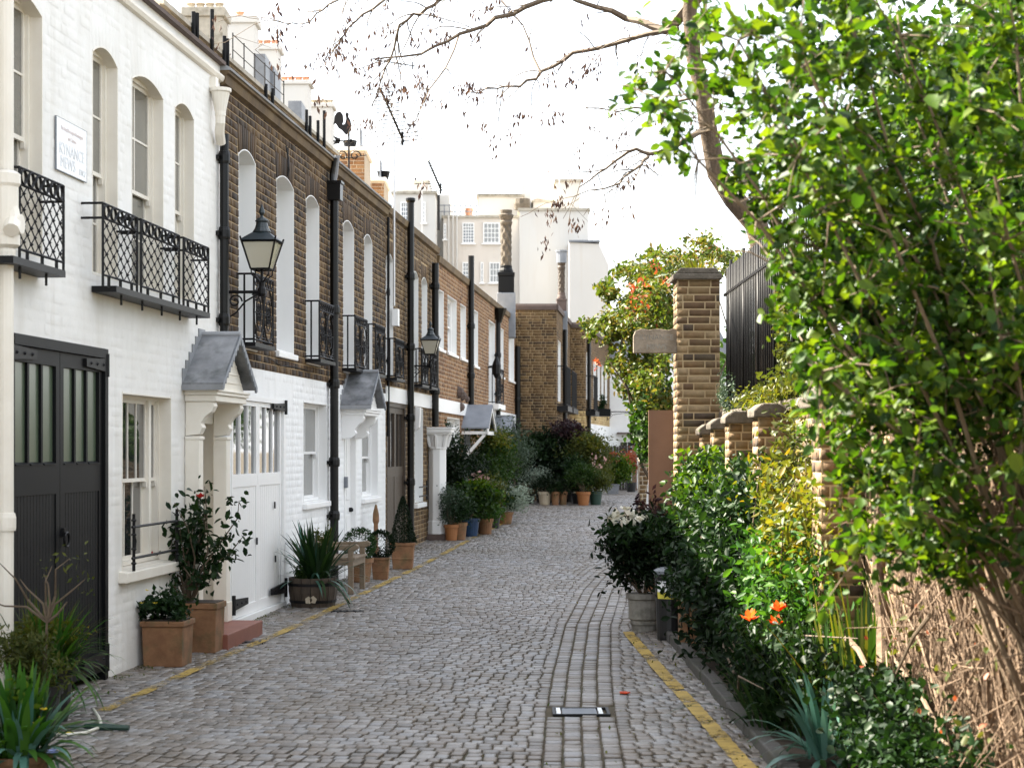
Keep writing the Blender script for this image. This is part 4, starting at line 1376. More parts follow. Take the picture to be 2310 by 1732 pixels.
for p in opsD:
    wide = p[1] - p[0] > 1.1
    window(houseD, orgD, p[0] + .008, p[1] - .008, p[2], p[3], .09, 3 if wide else 1, 2, 2, 'white_trim', 'glass_pale')
    sill(houseD, orgD, p[0], p[1], p[2], .1, .05, .07)
scroll_guard(houseD, orgD, opsD[4][0] - .05, opsD[4][1] + .05, .2, 2.75, 3.55)
MB(orgD, True).box(opsD[4][0] - .12, opsD[4][1] + .12, .0, .24, 2.62, 2.74).build('balcony_slab', 'white_trim', houseD)
for i, p in enumerate(doorsD):
    if i in (0, 2, 4):
        window(houseD, orgD, p[0] + .008, p[1] - .008, p[2], p[3], .09, 6 if i == 0 else 2, 3, 1, 'white_trim', 'glass_pale', mid=.45, name='glazed_door' if i != 2 else 'window')
    else:
        f = MB(orgD, True)
        f.box(p[0], p[1], -.11, -.08, p[2], p[3])
        f.box(p[0] + .1, p[1] - .1, -.08, -.07, p[2] + .2, p[2] + .9).box(p[0] + .1, p[1] - .1, -.08, -.07, p[2] + 1.05, p[3] - .15)
        f.build('front_door', 'grey_pot' if i == 1 else 'white_trim', houseD)
f = MB(orgD, True)
f.prism([(0.004, 5.0), (.045, 5.02), (.06, 5.13), (-.15, 5.16), (-.15, 5.08)], 'x', sD0, sD1)
f.build('fascia', 'stained_fascia', houseD)
# open timber porch
def timber_porch(s0, s1, o, ze, zr, roofm, label):
    r0 = MB(orgD, True)
    sm = (s0 + s1) / 2
    for (sa, sg_) in ((s0, 1), (s1, -1)):
        vs = [(sa, .004, ze), (sm, .004, zr), (sm, o, zr), (sa, o, ze)]
        if sg_ < 0: vs = [vs[0], vs[3], vs[2], vs[1]]
        r0.hexa(vs + [(x, y, z + .03) for x, y, z in vs])
    root = r0.build('porch_roof', roofm, houseD, label=label)
    t_ = MB(orgD, True)
    for oo in (o - .04, ):
        t_.prism([(s0, ze - .09), (s0, ze), (sm, zr), (sm, zr - .09)], 'y', oo, oo + .03)
        t_.prism([(sm, zr - .09), (sm, zr), (s1, ze), (s1, ze - .09)], 'y', oo, oo + .03)
    t_.box(s0 + .02, s1 - .02, o - .04, o - .015, ze - .12, ze - .05)
    for s in (s0 + .04, s1 - .1):
        t_.box(s, s + .06, .004, o - .05, ze - .11, ze - .05)
        t_.prism([(.004, ze - .62), (.06, ze - .62), (o - .06, ze - .12), (o - .13, ze - .12), (.06, ze - .52), (.004, ze - .52)], 'x', s, s + .06)
    t_.build('porch_frame', 'white_trim', root)
timber_porch(S(1040), S(1040) + 1.6, .55, 2.12, 2.58, 'slate_grey', 'open white timber porch with dark roof edge')
porch_hood(houseD, orgD, S(1107), S(1107) + 1.5, .40, 2.02, 2.06, 2.08, 2.45, 'white_trim', 'slate_grey', .33, pil=False, label='small grey slate porch hood')
s4 = S(1063, .08)
downpipe(houseD, orgD, s4, .08, 2.3, 5.62, .06, 'pipe_black', (3.2, 4.2), label='black vent pipe beyond the lantern')
s5 = S(1124, .08)
downpipe(houseD, orgD, s5, .08, 2.2, 4.7, .055, 'pipe_black', (3.0, 3.9), label='black downpipe with tapered hopper')
MB(orgD, True).lathe((s5, .10, 4.65), [(.06, 0), (.07, .05), (.17, .3), (.18, .34)], 8).build('rain_hopper', 'pipe_black', houseD)
downpipe(houseD, orgD, sD1 - .25, .08, .3, 4.4, .07, 'pipe_black', (1.5, 3.0), label='black downpipe in the brick corner')
for (px, py, r) in ((1032, 885, .12), (1040, 893, .10), (1050, 900, .07), (1035, 918, .10)):
    g = MB(orgD, True)
    g.lathe((S(px), .02, Z(px, py)), [(.01, -r), (r * .8, -r * .6), (r, 0), (r * .8, r * .6), (.01, r)], 8)
    g.build('iron_ornament', 'coping_brown', houseD)
g = MB(orgD, True)
g.tube([(S(1100), .0, 3.55), (S(1100), .2, 3.6)], .02, 5)
g.lathe((S(1100), .2, 3.5), [(.03, -.2), (.09, -.1), (.10, .1), (.03, .28)], 8)
g.build('wall_lamp', 'iron', houseD)

# ------------------------------------------------------------------ projecting brick house and its neighbours where the mews bends
yE = 48.3
E0 = ((1163 - CX) * yE / F_PX, yE)
E1 = ((1255 - CX) * yE / F_PX, yE)
yF = 54.5
F0 = ((1286 - CX) * yF / F_PX, yF)
F1 = ((1319 - CX) * yF / F_PX, yF)
yG = 64.0
G0 = ((1375 - CX) * yG / F_PX, yG)

def far_house(name_label, p0, p1, p2, top, zlow, mat_hi, mat_lo, zsplit, ops, n_single, band=None, base=.3, fascia='coping_brown'):
    """House with an end wall p0-p1 facing along the mews and a street front p1-p2."""
    fe, fs = Facade(p0, p1), Facade(p1, p2)
    Le = (Vector(p1) - Vector(p0)).length
    Ls = (Vector(p2) - Vector(p1)).length
    h = thing('mews_house', name_label, 'house', (p0[0], p0[1], 0), 0)
    org = (0, 0, 0)
    for (fc, L, op) in ((fe, Le, []), (fs, Ls, ops)):
        w = MB(org, True)
        wall_panel(w, 0, L, -.1, top, op)
        wl_ = w.build('wall', 'mortar_pale' if 'stock' in mat_hi else 'mortar', h)
        q = fc.pt(0)
        wl_.location = (q.x - p0[0], q.y - p0[1], 0)
        wl_.rotation_euler = (0, 0, fc.ang)
        ex = [(p[0], p[1], p[2], p[3]) for p in op]
        brickwork(wl_, org, lay_bricks(0, L, zsplit, top, ex), [], mat_hi, 0, .008, n_single if fc is fe else 0)
        if mat_lo:
            brickwork(wl_, org, lay_bricks(0, L, zlow, zsplit, ex), [], mat_lo, 0, .008, 0)
        if op:
            reveals(wl_, org, op, .008, .10, 'white_trim')
            for p in op:
                window(wl_, org, p[0] + .008, p[1] - .008, p[2], p[3], .08, 2, 2, 2, 'white_trim', 'glass_pale')
        c = MB(org, True)
        c.prism([(-.2, top), (.05, top), (.06, top + .1), (.03, top + .16), (-.2, top + .16)], 'x', -.05 if fc is fe else 0.0, L + (.0 if fc is fe else 0.02))
        c.build('coping', fascia, wl_)
    # roof and rear
    d = fs.n * -5
    r = MB()
    z = top - .1
    P = [(0, 0), (p1[0] - p0[0], p1[1] - p0[1]), (p2[0] - p0[0], p2[1] - p0[1]), (p2[0] - p0[0] + d.x, p2[1] - p0[1] + d.y), (d.x, d.y)]
    r.poly([(x, y, z) for x, y in P])
    r.poly([(P[3][0], P[3][1], -.1), (P[4][0], P[4][1], -.1), (P[4][0], P[4][1], z), (P[3][0], P[3][1], z)])
    r.poly([(P[2][0], P[2][1], -.1), (P[3][0], P[3][1], -.1), (P[3][0], P[3][1], z), (P[2][0], P[2][1], z)])
    r.build('roof', 'lead', h)
    return h, fe, fs

fsE = Facade(E1, F0)
def far_ops(fc, lst, pad=.02):
    out = []
    for (l, r, z0, z1) in lst:
        out.append((fc.s(l) + pad, fc.s(r) - pad, z0, z1, 0.0))
    return out
hE, feE, fsE = far_house('umber brick house whose plain end wall juts into the mews', E0, E1, F0, 5.36, 0, 'umber_brick', None, 0.1,
                         far_ops(fsE, [(1258, 1264, 3.0, 4.6), (1272, 1279, 3.0, 4.6), (1258, 1264, .5, 2.4), (1272, 1279, .5, 2.4)]), 40)
fsF = Facade(F1, G0)
hF, feF, fsF = far_house('brick house with pale yellow lower wall at the bend', F0, F1, G0, 5.30, .1, 'umber_brick', 'yellow_brick', 2.85,
                         far_ops(fsF, [(1322, 1328, 3.2, 4.6), (1338, 1344, 3.3, 4.5), (1347, 1353, 3.3, 4.5), (1356, 1361, 3.3, 4.5), (1364, 1369, 3.3, 4.5),
                                       (1338, 1346, .6, 2.3), (1352, 1362, .6, 2.3)]), 25)
lw = MB((0, 0, 0), True)
lw.box(.9, 9.6, .009, .03, .1, 2.5)
o = lw.build('render_panel', 'white_paint', hF)
q = fsF.pt(0)
o.location = (q.x - F0[0], q.y - F0[1], 0)
o.rotation_euler = (0, 0, fsF.ang)
for (fc, s_, hh, base_) in ((fsE, fsE.s(1268), hE, E0), (fsF, .55, hF, F0)):
    q = fc.pt(s_, .08)
    o = MB().tube([(0, 0, .4), (0, 0, 5.0)], .06, 8).build('downpipe', 'pipe_black', hh)
    o.location = (q.x - base_[0], q.y - base_[1], 0)
for (fc, px0_, px1_, hh, base_) in ((fsE, 1256, 1266, hE, E0), (fsE, 1270, 1281, hE, E0), (fsF, 1321, 1329, hF, F0)):
    s0_, s1_ = fc.s(px0_), fc.s(px1_)
    g = MB((0, 0, 0), True)
    for z in (2.9, 3.9):
        g.tube([(s0_, 0, z), (s0_, .25, z), (s1_, .25, z), (s1_, 0, z)], .015, 4)
    for k in range(9):
        s_ = s0_ + (s1_ - s0_) * k / 8
        g.tube([(s_, .25, 2.9), (s_, .25, 3.9)], .012, 4)
    g.box(s0_ - .1, s1_ + .1, .01, .3, 2.72, 2.86)
    o = g.build('window_guard', 'iron', hh)
    q = fc.pt(0)
    o.location = (q.x - base_[0], q.y - base_[1], 0)
    o.rotation_euler = (0, 0, fc.ang)
# white cottage closing the view
hG = thing('cottage', 'white painted cottage with small paned windows closing the mews', 'house', (G0[0], yG, 0))
ocG = [(.45, 1.05, 3.35, 4.25, 0.0), (.30, .95, 1.25, 2.05, 0), (1.15, 2.25, 1.25, 2.15, 0)]
w = MB((0, 0, 0), True)
wall_panel(w, -.2, 4.2, 0, 4.9, ocG)
shell(w, -.2, 4.2, 0, 4.9, 5)
w.build('wall', 'white_paint', hG)
for p in ocG:
    window(hG, (0, 0, 0), p[0], p[1], p[2], p[3], .06, 3 if p[1] - p[0] > .8 else 2, 2, 2, 'white_trim', 'glass_dark')
MB((0, 0, 0), True).box(.25, 1.0, .0, .35, 2.25, 2.31).build('door_canopy', 'coping_brown', hG)
MB((0, 0, 0), True).prism([(-.3, 4.9), (4.3, 4.9), (3.5, 6.4), (.5, 6.4)], 'y', -4.5, .1).build('roof', 'slate_grey', hG)
bx = thing('window_box', 'green shrub in a window box on an iron balcony near the bend', 'window box', fsF.pt(fsF.s(1362, .3), .3, 3.0))
MB().box(-.2, .2, -.3, .3, -.25, -.02).build('box', 'garage_grey', bx)

# ------------------------------------------------------------------ roofscape
# setback brick roof wall with posts over the first two houses
sr0, sr1 = ROW.s(360, -.7), ROW.s(760, -.7)
rw = thing('roof_wall', 'setback yellow brick roof terrace wall with black posts', 'wall', ROW.pt(sr0, -.7, 5.0), ROW.ang)
orgR = (sr0, -.7, 5.0)
w = MB(orgR, True)
w.box(sr0, sr1, -.95, -.7, 5.0, 5.97)
wr = w.build('wall', 'mortar_pale', rw)
brickwork(wr, orgR, lay_bricks(sr0, sr1, 5.2, 5.96, []), [], 'stock_brick', -.7, .007, 60)
MB(orgR, True).box(sr0, sr1, -.99, -.66, 5.97, 6.02).build('coping', 'stone', rw)
for (px, py) in ((432, 27), (440, 30), (474, 22), (502, 82), (509, 88), (596, 190), (611, 200), (688, 248), (696, 262), (714, 272), (728, 250)):
    s_ = ROW.s(px, -.66)
    MB(orgR, True).tube([(s_, -.64, 5.62), (s_, -.64, ROW.z(px, py, -.66))], .022, 6).build('post', 'garage_grey', rw)
g = MB(orgR, True)
for z in (6.25, 6.42):
    g.tube([(ROW.s(525, -.8), -.8, z), (ROW.s(640, -.8), -.8, z)], .007, 4)
for k in range(6):
    s_ = ROW.s(525, -.8) + (ROW.s(640, -.8) - ROW.s(525, -.8)) * k / 5
    g.tube([(s_, -.8, 6.0), (s_, -.8, 6.44)], .008, 4)
g.build('wire_rail', 'iron', rw)

# tall terrace behind with its chimney stacks
OB = -14.0
tb = thing('rear_terrace', 'row of tall terraced houses with chimney stacks rising behind the mews', 'terrace', ROW.pt(60, OB - 4, 0), ROW.ang)
orgT = (60, OB - 4, 0)
bl = MB(orgT, True)
bl.box(62, 118, OB - 12, OB - 3, 0, 13.0)
bl.build('wall', 'render_white', tb)
rf = MB(orgT, True)
rf.prism([(OB - 12, 13.0), (OB - 3, 13.0), (OB - 5, 15.0), (OB - 10, 15.0)], 'x', 62, 118)
rf.build('roof', 'slate_grey', tb)
def stack(px0_, px1_, pytop, mat, pots, potmat, cap=.25, dep=1.3, n_pot=4, ph=.24):
    t_ = ROW.depth((px0_ + px1_) / 2, OB)
    k = t_ / F_PX
    x0, x1 = (px0_ - CX) * k, (px1_ - CX) * k
    zt = EYE + (HY - pytop) * k
    r0 = ROW.pt(60, OB - 4, 0)
    m = MB()
    m.box(x0, x1, t_, t_ + dep, 8.0, zt - cap)
    m.box(x0 - .12, x1 + .12, t_ - .12, t_ + dep + .12, zt - cap, zt)
    c, s_ = math.cos(-ROW.ang), math.sin(-ROW.ang)
    def conv(m):
        m.v = [((x - r0.x) * c - (y - r0.y) * s_, (x - r0.x) * s_ + (y - r0.y) * c, z) for x, y, z in m.v]
    conv(m)
    ch = m.build('chimney_stack', mat, tb, bevel=.03)
    for i in range(n_pot):
        x = x0 + (x1 - x0) * (i + .5) / n_pot
        p = MB()
        p.lathe((x, t_ + .4, zt), [(.17, -.05), (.15, ph * .8), (.19, ph * .85), (.19, ph)], 10)
        conv(p)
        p.build('chimney_pot', potmat, ch)
stack(416, 502, 17, 'stone', 4, 'buff_pot', .35)
stack(503, 574, 36, 'render_white', 1, 'chimney_pot', .3, n_pot=1, ph=.24)
stack(573, 627, 100, 'render_white', 3, 'chimney_pot', .25, n_pot=3)
stack(631, 696, 182, 'render_white', 4, 'chimney_pot', .18, n_pot=4)
stack(697, 749, 233, 'render_white', 4, 'buff_pot', .2, n_pot=4)
# dormers between the stacks
r0 = ROW.pt(60, OB - 4, 0)
for (px0_, px1_, py0_, py1_) in ((572, 598, 122, 200), (594, 618, 150, 230), (650, 680, 228, 300)):
    t_ = ROW.depth((px0_ + px1_) / 2, OB + 1.5)
    k = t_ / F_PX
    m = MB()
    m.box((px0_ - CX) * k, (px1_ - CX) * k, t_, t_ + 2.2, 12.0, EYE + (HY - py0_) * k)
    c, s_ = math.cos(-ROW.ang), math.sin(-ROW.ang)
    m.v = [((x - r0.x) * c - (y - r0.y) * s_, (x - r0.x) * s_ + (y - r0.y) * c, z) for x, y, z in m.v]
    m.build('dormer', 'slate_grey', tb)

# brick roof rooms further along
def roof_room(px0_, px1_, pytop, o_, label, tree=True):
    t_ = ROW.depth((px0_ + px1_) / 2, o_)
    k = t_ / F_PX
    x0, x1, zt = (px0_ - CX) * k, (px1_ - CX) * k, EYE + (HY - pytop) * k
    h = thing('roof_room', label, 'roof room', (x0, t_, 5.0))
    w = MB((0, 0, 0), True)
    L = x1 - x0
    w.box(0, L, -1.6, 0, -.3, zt - 5.0)
    wl_ = w.build('wall', 'mortar_pale', h)
    brickwork(wl_, (0, 0, 0), lay_bricks(0, L, -.2, zt - 5.05, []), [], 'amber_brick', 0, .007, 30)
    MB((0, 0, 0), True).box(-.05, L + .05, -1.65, .05, zt - 5.0, zt - 4.93).build('coping', 'white_trim', h)
    g = MB((0, 0, 0), True)
    g.box(L - .10, L - .07, -.5, -.05, zt - 4.93, zt - 4.55)
    g.build('railing_panel', 'slate_grey', h)
    f = MB((0, 0, 0), True)
    f.lathe((.35, -.3, zt - 4.93), [(.10, 0), (.14, .16), (.15, .17)], 8)
    f.build('roof_pot', 'garage_grey', h)
roof_room(746, 822, 340, -2.2, 'brick roof room with white coping below the weathervane')
roof_room(826, 866, 408, -2.2, 'smaller brick roof room with a grey panel on top')

# cockerel weathervane: a flat metal cut-out on a pole
tv = ROW.depth(785, -.9)
kv = tv / F_PX
wv = thing('weathervane', 'cockerel weathervane on a thin pole above the parapet', 'weathervane', ((787 - CX) * kv, tv, 5.1))
zv = lambda py: EYE + (HY - py) * kv - 5.1
MB().tube([(0, 0, 0), (0, 0, zv(292))], .016, 6).build('pole', 'iron', wv)
ck = [(755, 262), (760, 254), (768, 252), (774, 260), (775, 274), (772, 282), (778, 280), (781, 268), (779, 259), (782, 253), (787, 257), (786, 264), (791, 272), (793, 286), (789, 298),
      (781, 305), (776, 300), (771, 294), (764, 290), (757, 279), (752, 282), (754, 272)]
MB().prism([((x - 787) * kv, zv(y)) for x, y in ck], 'y', -.012, .012).build('cockerel', 'iron', wv)
ar = MB()
ar.box((752 - 787) * kv, (798 - 787) * kv, -.01, .01, zv(320), zv(317))
ar.prism([((752 - 787) * kv, zv(307)), ((768 - 787) * kv, zv(313)), ((766 - 787) * kv, zv(324)), ((752 - 787) * kv, zv(326)), ((757 - 787) * kv, zv(317))], 'y', -.01, .01)
ar.prism([((798 - 787) * kv, zv(318)), ((790 - 787) * kv, zv(312)), ((790 - 787) * kv, zv(324))], 'y', -.01, .01)
ar.build('arrow', 'iron', wv)
sc = MB()
for sg_ in (1, -1):
    pts = []
    for k in range(16):
        an = k * .5
        rr = .09 * (1 - k / 19)
        pts.append((sg_ * (.10 + rr * math.cos(an)), 0, zv(352) + rr * math.sin(an)))
    sc.tube(pts, .01, 4)
    sc.tube([(0, 0, zv(357)), (sg_ * .28, 0, zv(350))], .008, 4)
sc.build('scrollwork', 'iron', wv)

# television aerials
def aerial(px, py_base, py_top, o_, label, boom=None, mast='aluminium', r=.018, n_el=11, el=.22, lean=0.0):
    t_ = ROW.depth(px, o_)
    k = t_ / F_PX
    x0, zb, zt = (px - CX) * k, EYE + (HY - py_base) * k, EYE + (HY - py_top) * k
    a = thing('television_aerial', label, 'aerial', (x0, t_, zb))
    MB().tube([(0, 0, 0), (lean, 0, zt - zb)], r, 6).build('mast', mast, a)
    if boom:
        (bx0, by0), (bx1, by1) = boom
        p, q = Vector(((bx0 - px) * k, -.25, EYE + (HY - by0) * k - zb)), Vector(((bx1 - px) * k, .25, EYE + (HY - by1) * k - zb))
        m = MB()
        m.tube([p, q], .017, 5)
        u = Vector((.8, .35, .15)).normalized()
        for i in range(n_el):
            c = p.lerp(q, i / (n_el - 1))
            L = el * (.55 + .45 * i / (n_el - 1))
            m.tube([c - u * L, c + u * L], .006, 4)
            m.stud(c, .028)
        m.tube([q.lerp(p, .05) + Vector((0, 0, -.1)), q.lerp(p, .05) + Vector((0, 0, .1))], .02, 5)
        m.build('antenna', 'iron', a)
    return a
aerial(889, 690, 285, .12, 'tall pale aerial mast with a long comb antenna on the brown brick house', ((861, 208), (908, 312)), n_el=15, el=.30)
aerial(952, 560, 60, -2.5, 'very tall thin mast with a sideways antenna at its top', ((848, 140), (934, 145)), r=.014, n_el=18, el=.05)
aerial(989, 520, 440, -.3, 'bushy dark aerial on a short black pole', ((968, 368), (994, 425)), mast='iron', r=.03, n_el=13, el=.22)
for (px, pb, pt, wh) in ((1178, 400, 290, 'on the slim white chimney'), (1205, 440, 310, 'between the slim chimney and the low white box'), (1262, 405, 300, 'on the broad white chimney')):
    t_ = 118.0
    k = t_ / F_PX
    MB().tube([(0, 0, 0), (0, 0, (pb - pt) * k)], .035, 5).build('roof_mast', 'aluminium', None, label='thin bare mast ' + wh + ' of the apartment roof', cat='mast', group='masts on the apartment roof').location = ((px - CX) * k, t_, EYE + (HY - pb) * k - .3)

# twisted chimney columns
def twisted_chimney(px, py_base, py_top, wpx, depth, label, base_mat, shaft='weathered_stone'):
    k = depth / F_PX
    x = (px - CX) * k
    z0, z1 = EYE + (HY - py_base) * k, EYE + (HY - py_top) * k
    r = wpx * k / 2
    t_ = thing('ornate_chimney', label, 'chimney', (x, depth + r, z0))
    H = z1 - z0
    hb = H * .40
    MB().box(-r * 1.75, r * 1.75, -r * 1.75, r * 1.75, -.8, hb * .35).build('plinth', 'slate_grey', t_, bevel=.02)
    b0 = MB()
    b0.box(-r * 1.5, r * 1.5, -r * 1.5, r * 1.5, hb * .35, hb * .80)
    b0.box(-r * 1.62, r * 1.62, -r * 1.62, r * 1.62, hb * .80, hb * .90)
    b0.lathe((0, 0, hb * .9), [(r * 1.35, 0), (r * 1.3, .06), (r * 1.1, .12), (r * 1.12, .18)], 16)
    b0.build('pedestal', base_mat, t_, bevel=.015)
    seg, n = 24, 40
    vs, fs = [], []
    h0, h1 = hb * .9 + .18, H * .88
    for i in range(n + 1):
        z = h0 + (h1 - h0) * i / n
        for s_ in range(seg):
            a1 = 2 * math.pi * s_ / seg
            rr = r * (.93 + .10 * math.sin(6 * a1 + i * .55) + .05 * math.sin(6 * a1 - i * .55))
            vs.append((rr * math.cos(a1), rr * math.sin(a1), z))
    for i in range(n):
        for s_ in range(seg):
            s2_ = (s_ + 1) % seg
            fs.append((i * seg + s_, i * seg + s2_, (i + 1) * seg + s2_, (i + 1) * seg + s_))
    m = MB()
    m.add(vs, fs)
    m.build('twisted_shaft', shaft, t_)
    c = MB()
    c.lathe((0, 0, h1), [(r * 1.0, -.02), (r * 1.15, .03), (r * 1.15, .07), (r * 1.0, .1), (r * 1.35, .2), (r * 1.4, .24), (r * 1.05, .27), (r * 1.15, .36), (r * .95, H - h1), (r * .5, H - h1 + .02)], 14)
    c.build('capital', shaft, t_)
twisted_chimney(1142, 690, 480, 24, 46.5, 'thick twisted stone chimney column on a black pedestal', 'garage_grey')
twisted_chimney(1267, 720, 592, 15, 51.0, 'thinner twisted chimney column with metal cowl', 'coping_brown', 'dark_timber')
MB().lathe((0, 0, 0), [(.09, 0), (.14, .02), (.14, .30), (.17, .32), (.17, .36)], 10).build('cowl', 'slate_grey', bpy.data.objects['ornate_chimney.001']).location = (0, 0, (720 - 592) * 51.0 / F_PX - .02)

# ------------------------------------------------------------------ distant white apartment block
YA = 120.0
kA = YA / F_PX
ab = thing('apartment_block', 'distant white rendered apartment block with paned windows above the brick roofs', 'apartment block', ((1130 - CX) * kA, YA, 0))
bx_ = lambda px: (px - 1130) * kA
bz_ = lambda py: EYE + (HY - py) * kA
def mass(x0, x1, ytop, y0, y1, mat='render_white', name='wall', cap=True, zb=0.0):
    m = MB()
    m.box(bx_(x0), bx_(x1), y0, y1, zb, bz_(ytop))
    o = m.build(name, mat, ab)
    if cap:
        MB().box(bx_(x0) - .12, bx_(x1) + .12, y0 - .12, y1, bz_(ytop), bz_(ytop) + .16).build('parapet_coping', 'stone', ab)
    return o
mass(1000, 1172, 492, 0, 14, 'render_pink')
mass(1172, 1326, 480, -1.0, 14)
mass(893, 986, 452, -3.0, 9)
mass(900, 975, 428, -2.4, 8, cap=False, zb=bz_(452) + .17)
mass(984, 1012, 434, 1.2, 10, cap=False)
mass(1077, 1180, 430, 3.0, 10, 'render_white', zb=bz_(492))
MB().box(bx_(1076), bx_(1176), 2.8, 10.2, bz_(430) + .17, bz_(425)).build('roof_edge', 'garage_grey', ab)
mass(1176, 1200, 396, 4.2, 6.2, cap=False, zb=bz_(480))
mass(1204, 1250, 444, 2.5, 6, zb=bz_(480))
mass(1255, 1309, 405, 1.0, 5, zb=bz_(480))
mass(1309, 1324, 470, 1.2, 5, cap=False, zb=bz_(480))
m = MB()
m.prism([(bx_(1280), 0), (bx_(1366), 0), (bx_(1366), bz_(612)), (bx_(1345), bz_(566)), (bx_(1280), bz_(562))], 'y', -4.0, -1.05)
m.build('wall', 'render_white', ab)
MB().box(bx_(1279), bx_(1347), -4.15, -1.05, bz_(562) + .0, bz_(558)).build('parapet_coping', 'slate_grey', ab)
m = MB()
# windows of the block: frames and panes proud of the wall
def awin(x0, x1, y0, y1, cols, rows, yf, dark=True):
    a, b, c, d = bx_(x0), bx_(x1), bz_(y1), bz_(y0)
    f = MB()
    fw = .07
    f.box(a, a + fw, yf - .10, yf + .02, c, d).box(b - fw, b, yf - .10, yf + .02, c, d).box(a + fw, b - fw, yf - .10, yf + .02, d - fw, d).box(a + fw, b - fw, yf - .10, yf + .02, c, c + fw)
    for k in range(1, cols):
        x = a + fw + (b - a - 2 * fw) * k / cols
        f.box(x - .022, x + .022, yf - .075, yf - .02, c + fw, d - fw)
    for k in range(1, rows):
        z = c + fw + (d - c - 2 * fw) * k / rows
        f.box(a + fw, b - fw, yf - .070, yf - .025, z - .022, z + .022)
    f.box(a - .1, b + .1, yf - .16, yf, c - .09, c - .002)
    fr = f.build('window', 'white_trim', ab)
    for k in range(cols):
        for j in range(rows):
            xa, xb = a + fw + (b - a - 2 * fw) * k / cols, a + fw + (b - a - 2 * fw) * (k + 1) / cols
            za, zb = c + fw + (d - c - 2 * fw) * j / rows, c + fw + (d - c - 2 * fw) * (j + 1) / rows
            MB().box(xa, xb, yf - .05, yf - .04, za, zb).build('pane', 'glass_far' if (dark and j < rows * .6) else 'glass_pale', fr)
awin(1043, 1070, 503, 549, 4, 6, 0)
awin(1090, 1127, 503, 549, 4, 4, 0, False)
awin(1043, 1070, 592, 640, 4, 5, 0)
awin(1084, 1091, 592, 638, 1, 3, 0, False)
awin(1104, 1128, 592, 638, 3, 3, 0, False)
awin(1000.5, 1007, 505, 540, 1, 4, 0)
awin(957, 965, 470, 516, 2, 5, -3.0)
awin(910, 928, 470, 512, 3, 4, -3.0)
awin(1395, 1403, 585, 600, 1, 1, 0) if False else None
for (px, py, mt) in ((1054, 452, 'chimney_pot'), (1216, 430, 'chimney_pot'), (1293, 392, 'chimney_pot')):
    MB().lathe((bx_(px), 4.0, bz_(py) - 1.2), [(.3, 0), (.26, 1.0), (.32, 1.05), (.32, 1.2)], 8).build('chimney_pot', mt, ab)
for (px, py) in ((1262, 392), (1282, 396)):
    MB().lathe((bx_(px), 3.0, bz_(py) - .5), [(.2, 0), (.24, .3), (.18, .5)], 8).build('chimney_pot', 'garage_grey', ab)
m = MB()
m.box(bx_(935), bx_(968), 0, 3, bz_(428), bz_(414))
m.build('roof_hatch', 'garage_grey', ab)
MB().box(bx_(933), bx_(970), -.3, 3.3, bz_(414), bz_(408)).build('hatch_lid', 'stone', ab)
m = MB()
m.lathe((bx_(1178), 2.0, bz_(452)), [(.1, -.45), (.5, -.35), (.55, 0), (.5, .35), (.1, .45)], 10)
m.build('satellite_dish', 'weathered_stone', ab)
for px in (1012, 1022, 1031):
    MB().tube([(bx_(px), -.15, 5), (bx_(px), -.15, bz_(485))], .06, 6).build('downpipe', 'render_white', ab)
g = MB()
for py in (476, 462):
    g.tube([(bx_(990), .3, bz_(py)), (bx_(1077), .3, bz_(py))], .03, 4)
for px in range(990, 1080, 12):
    g.tube([(bx_(px), .3, bz_(492)), (bx_(px), .3, bz_(460))], .03, 4)
g.build('roof_rail', 'slate_grey', ab)

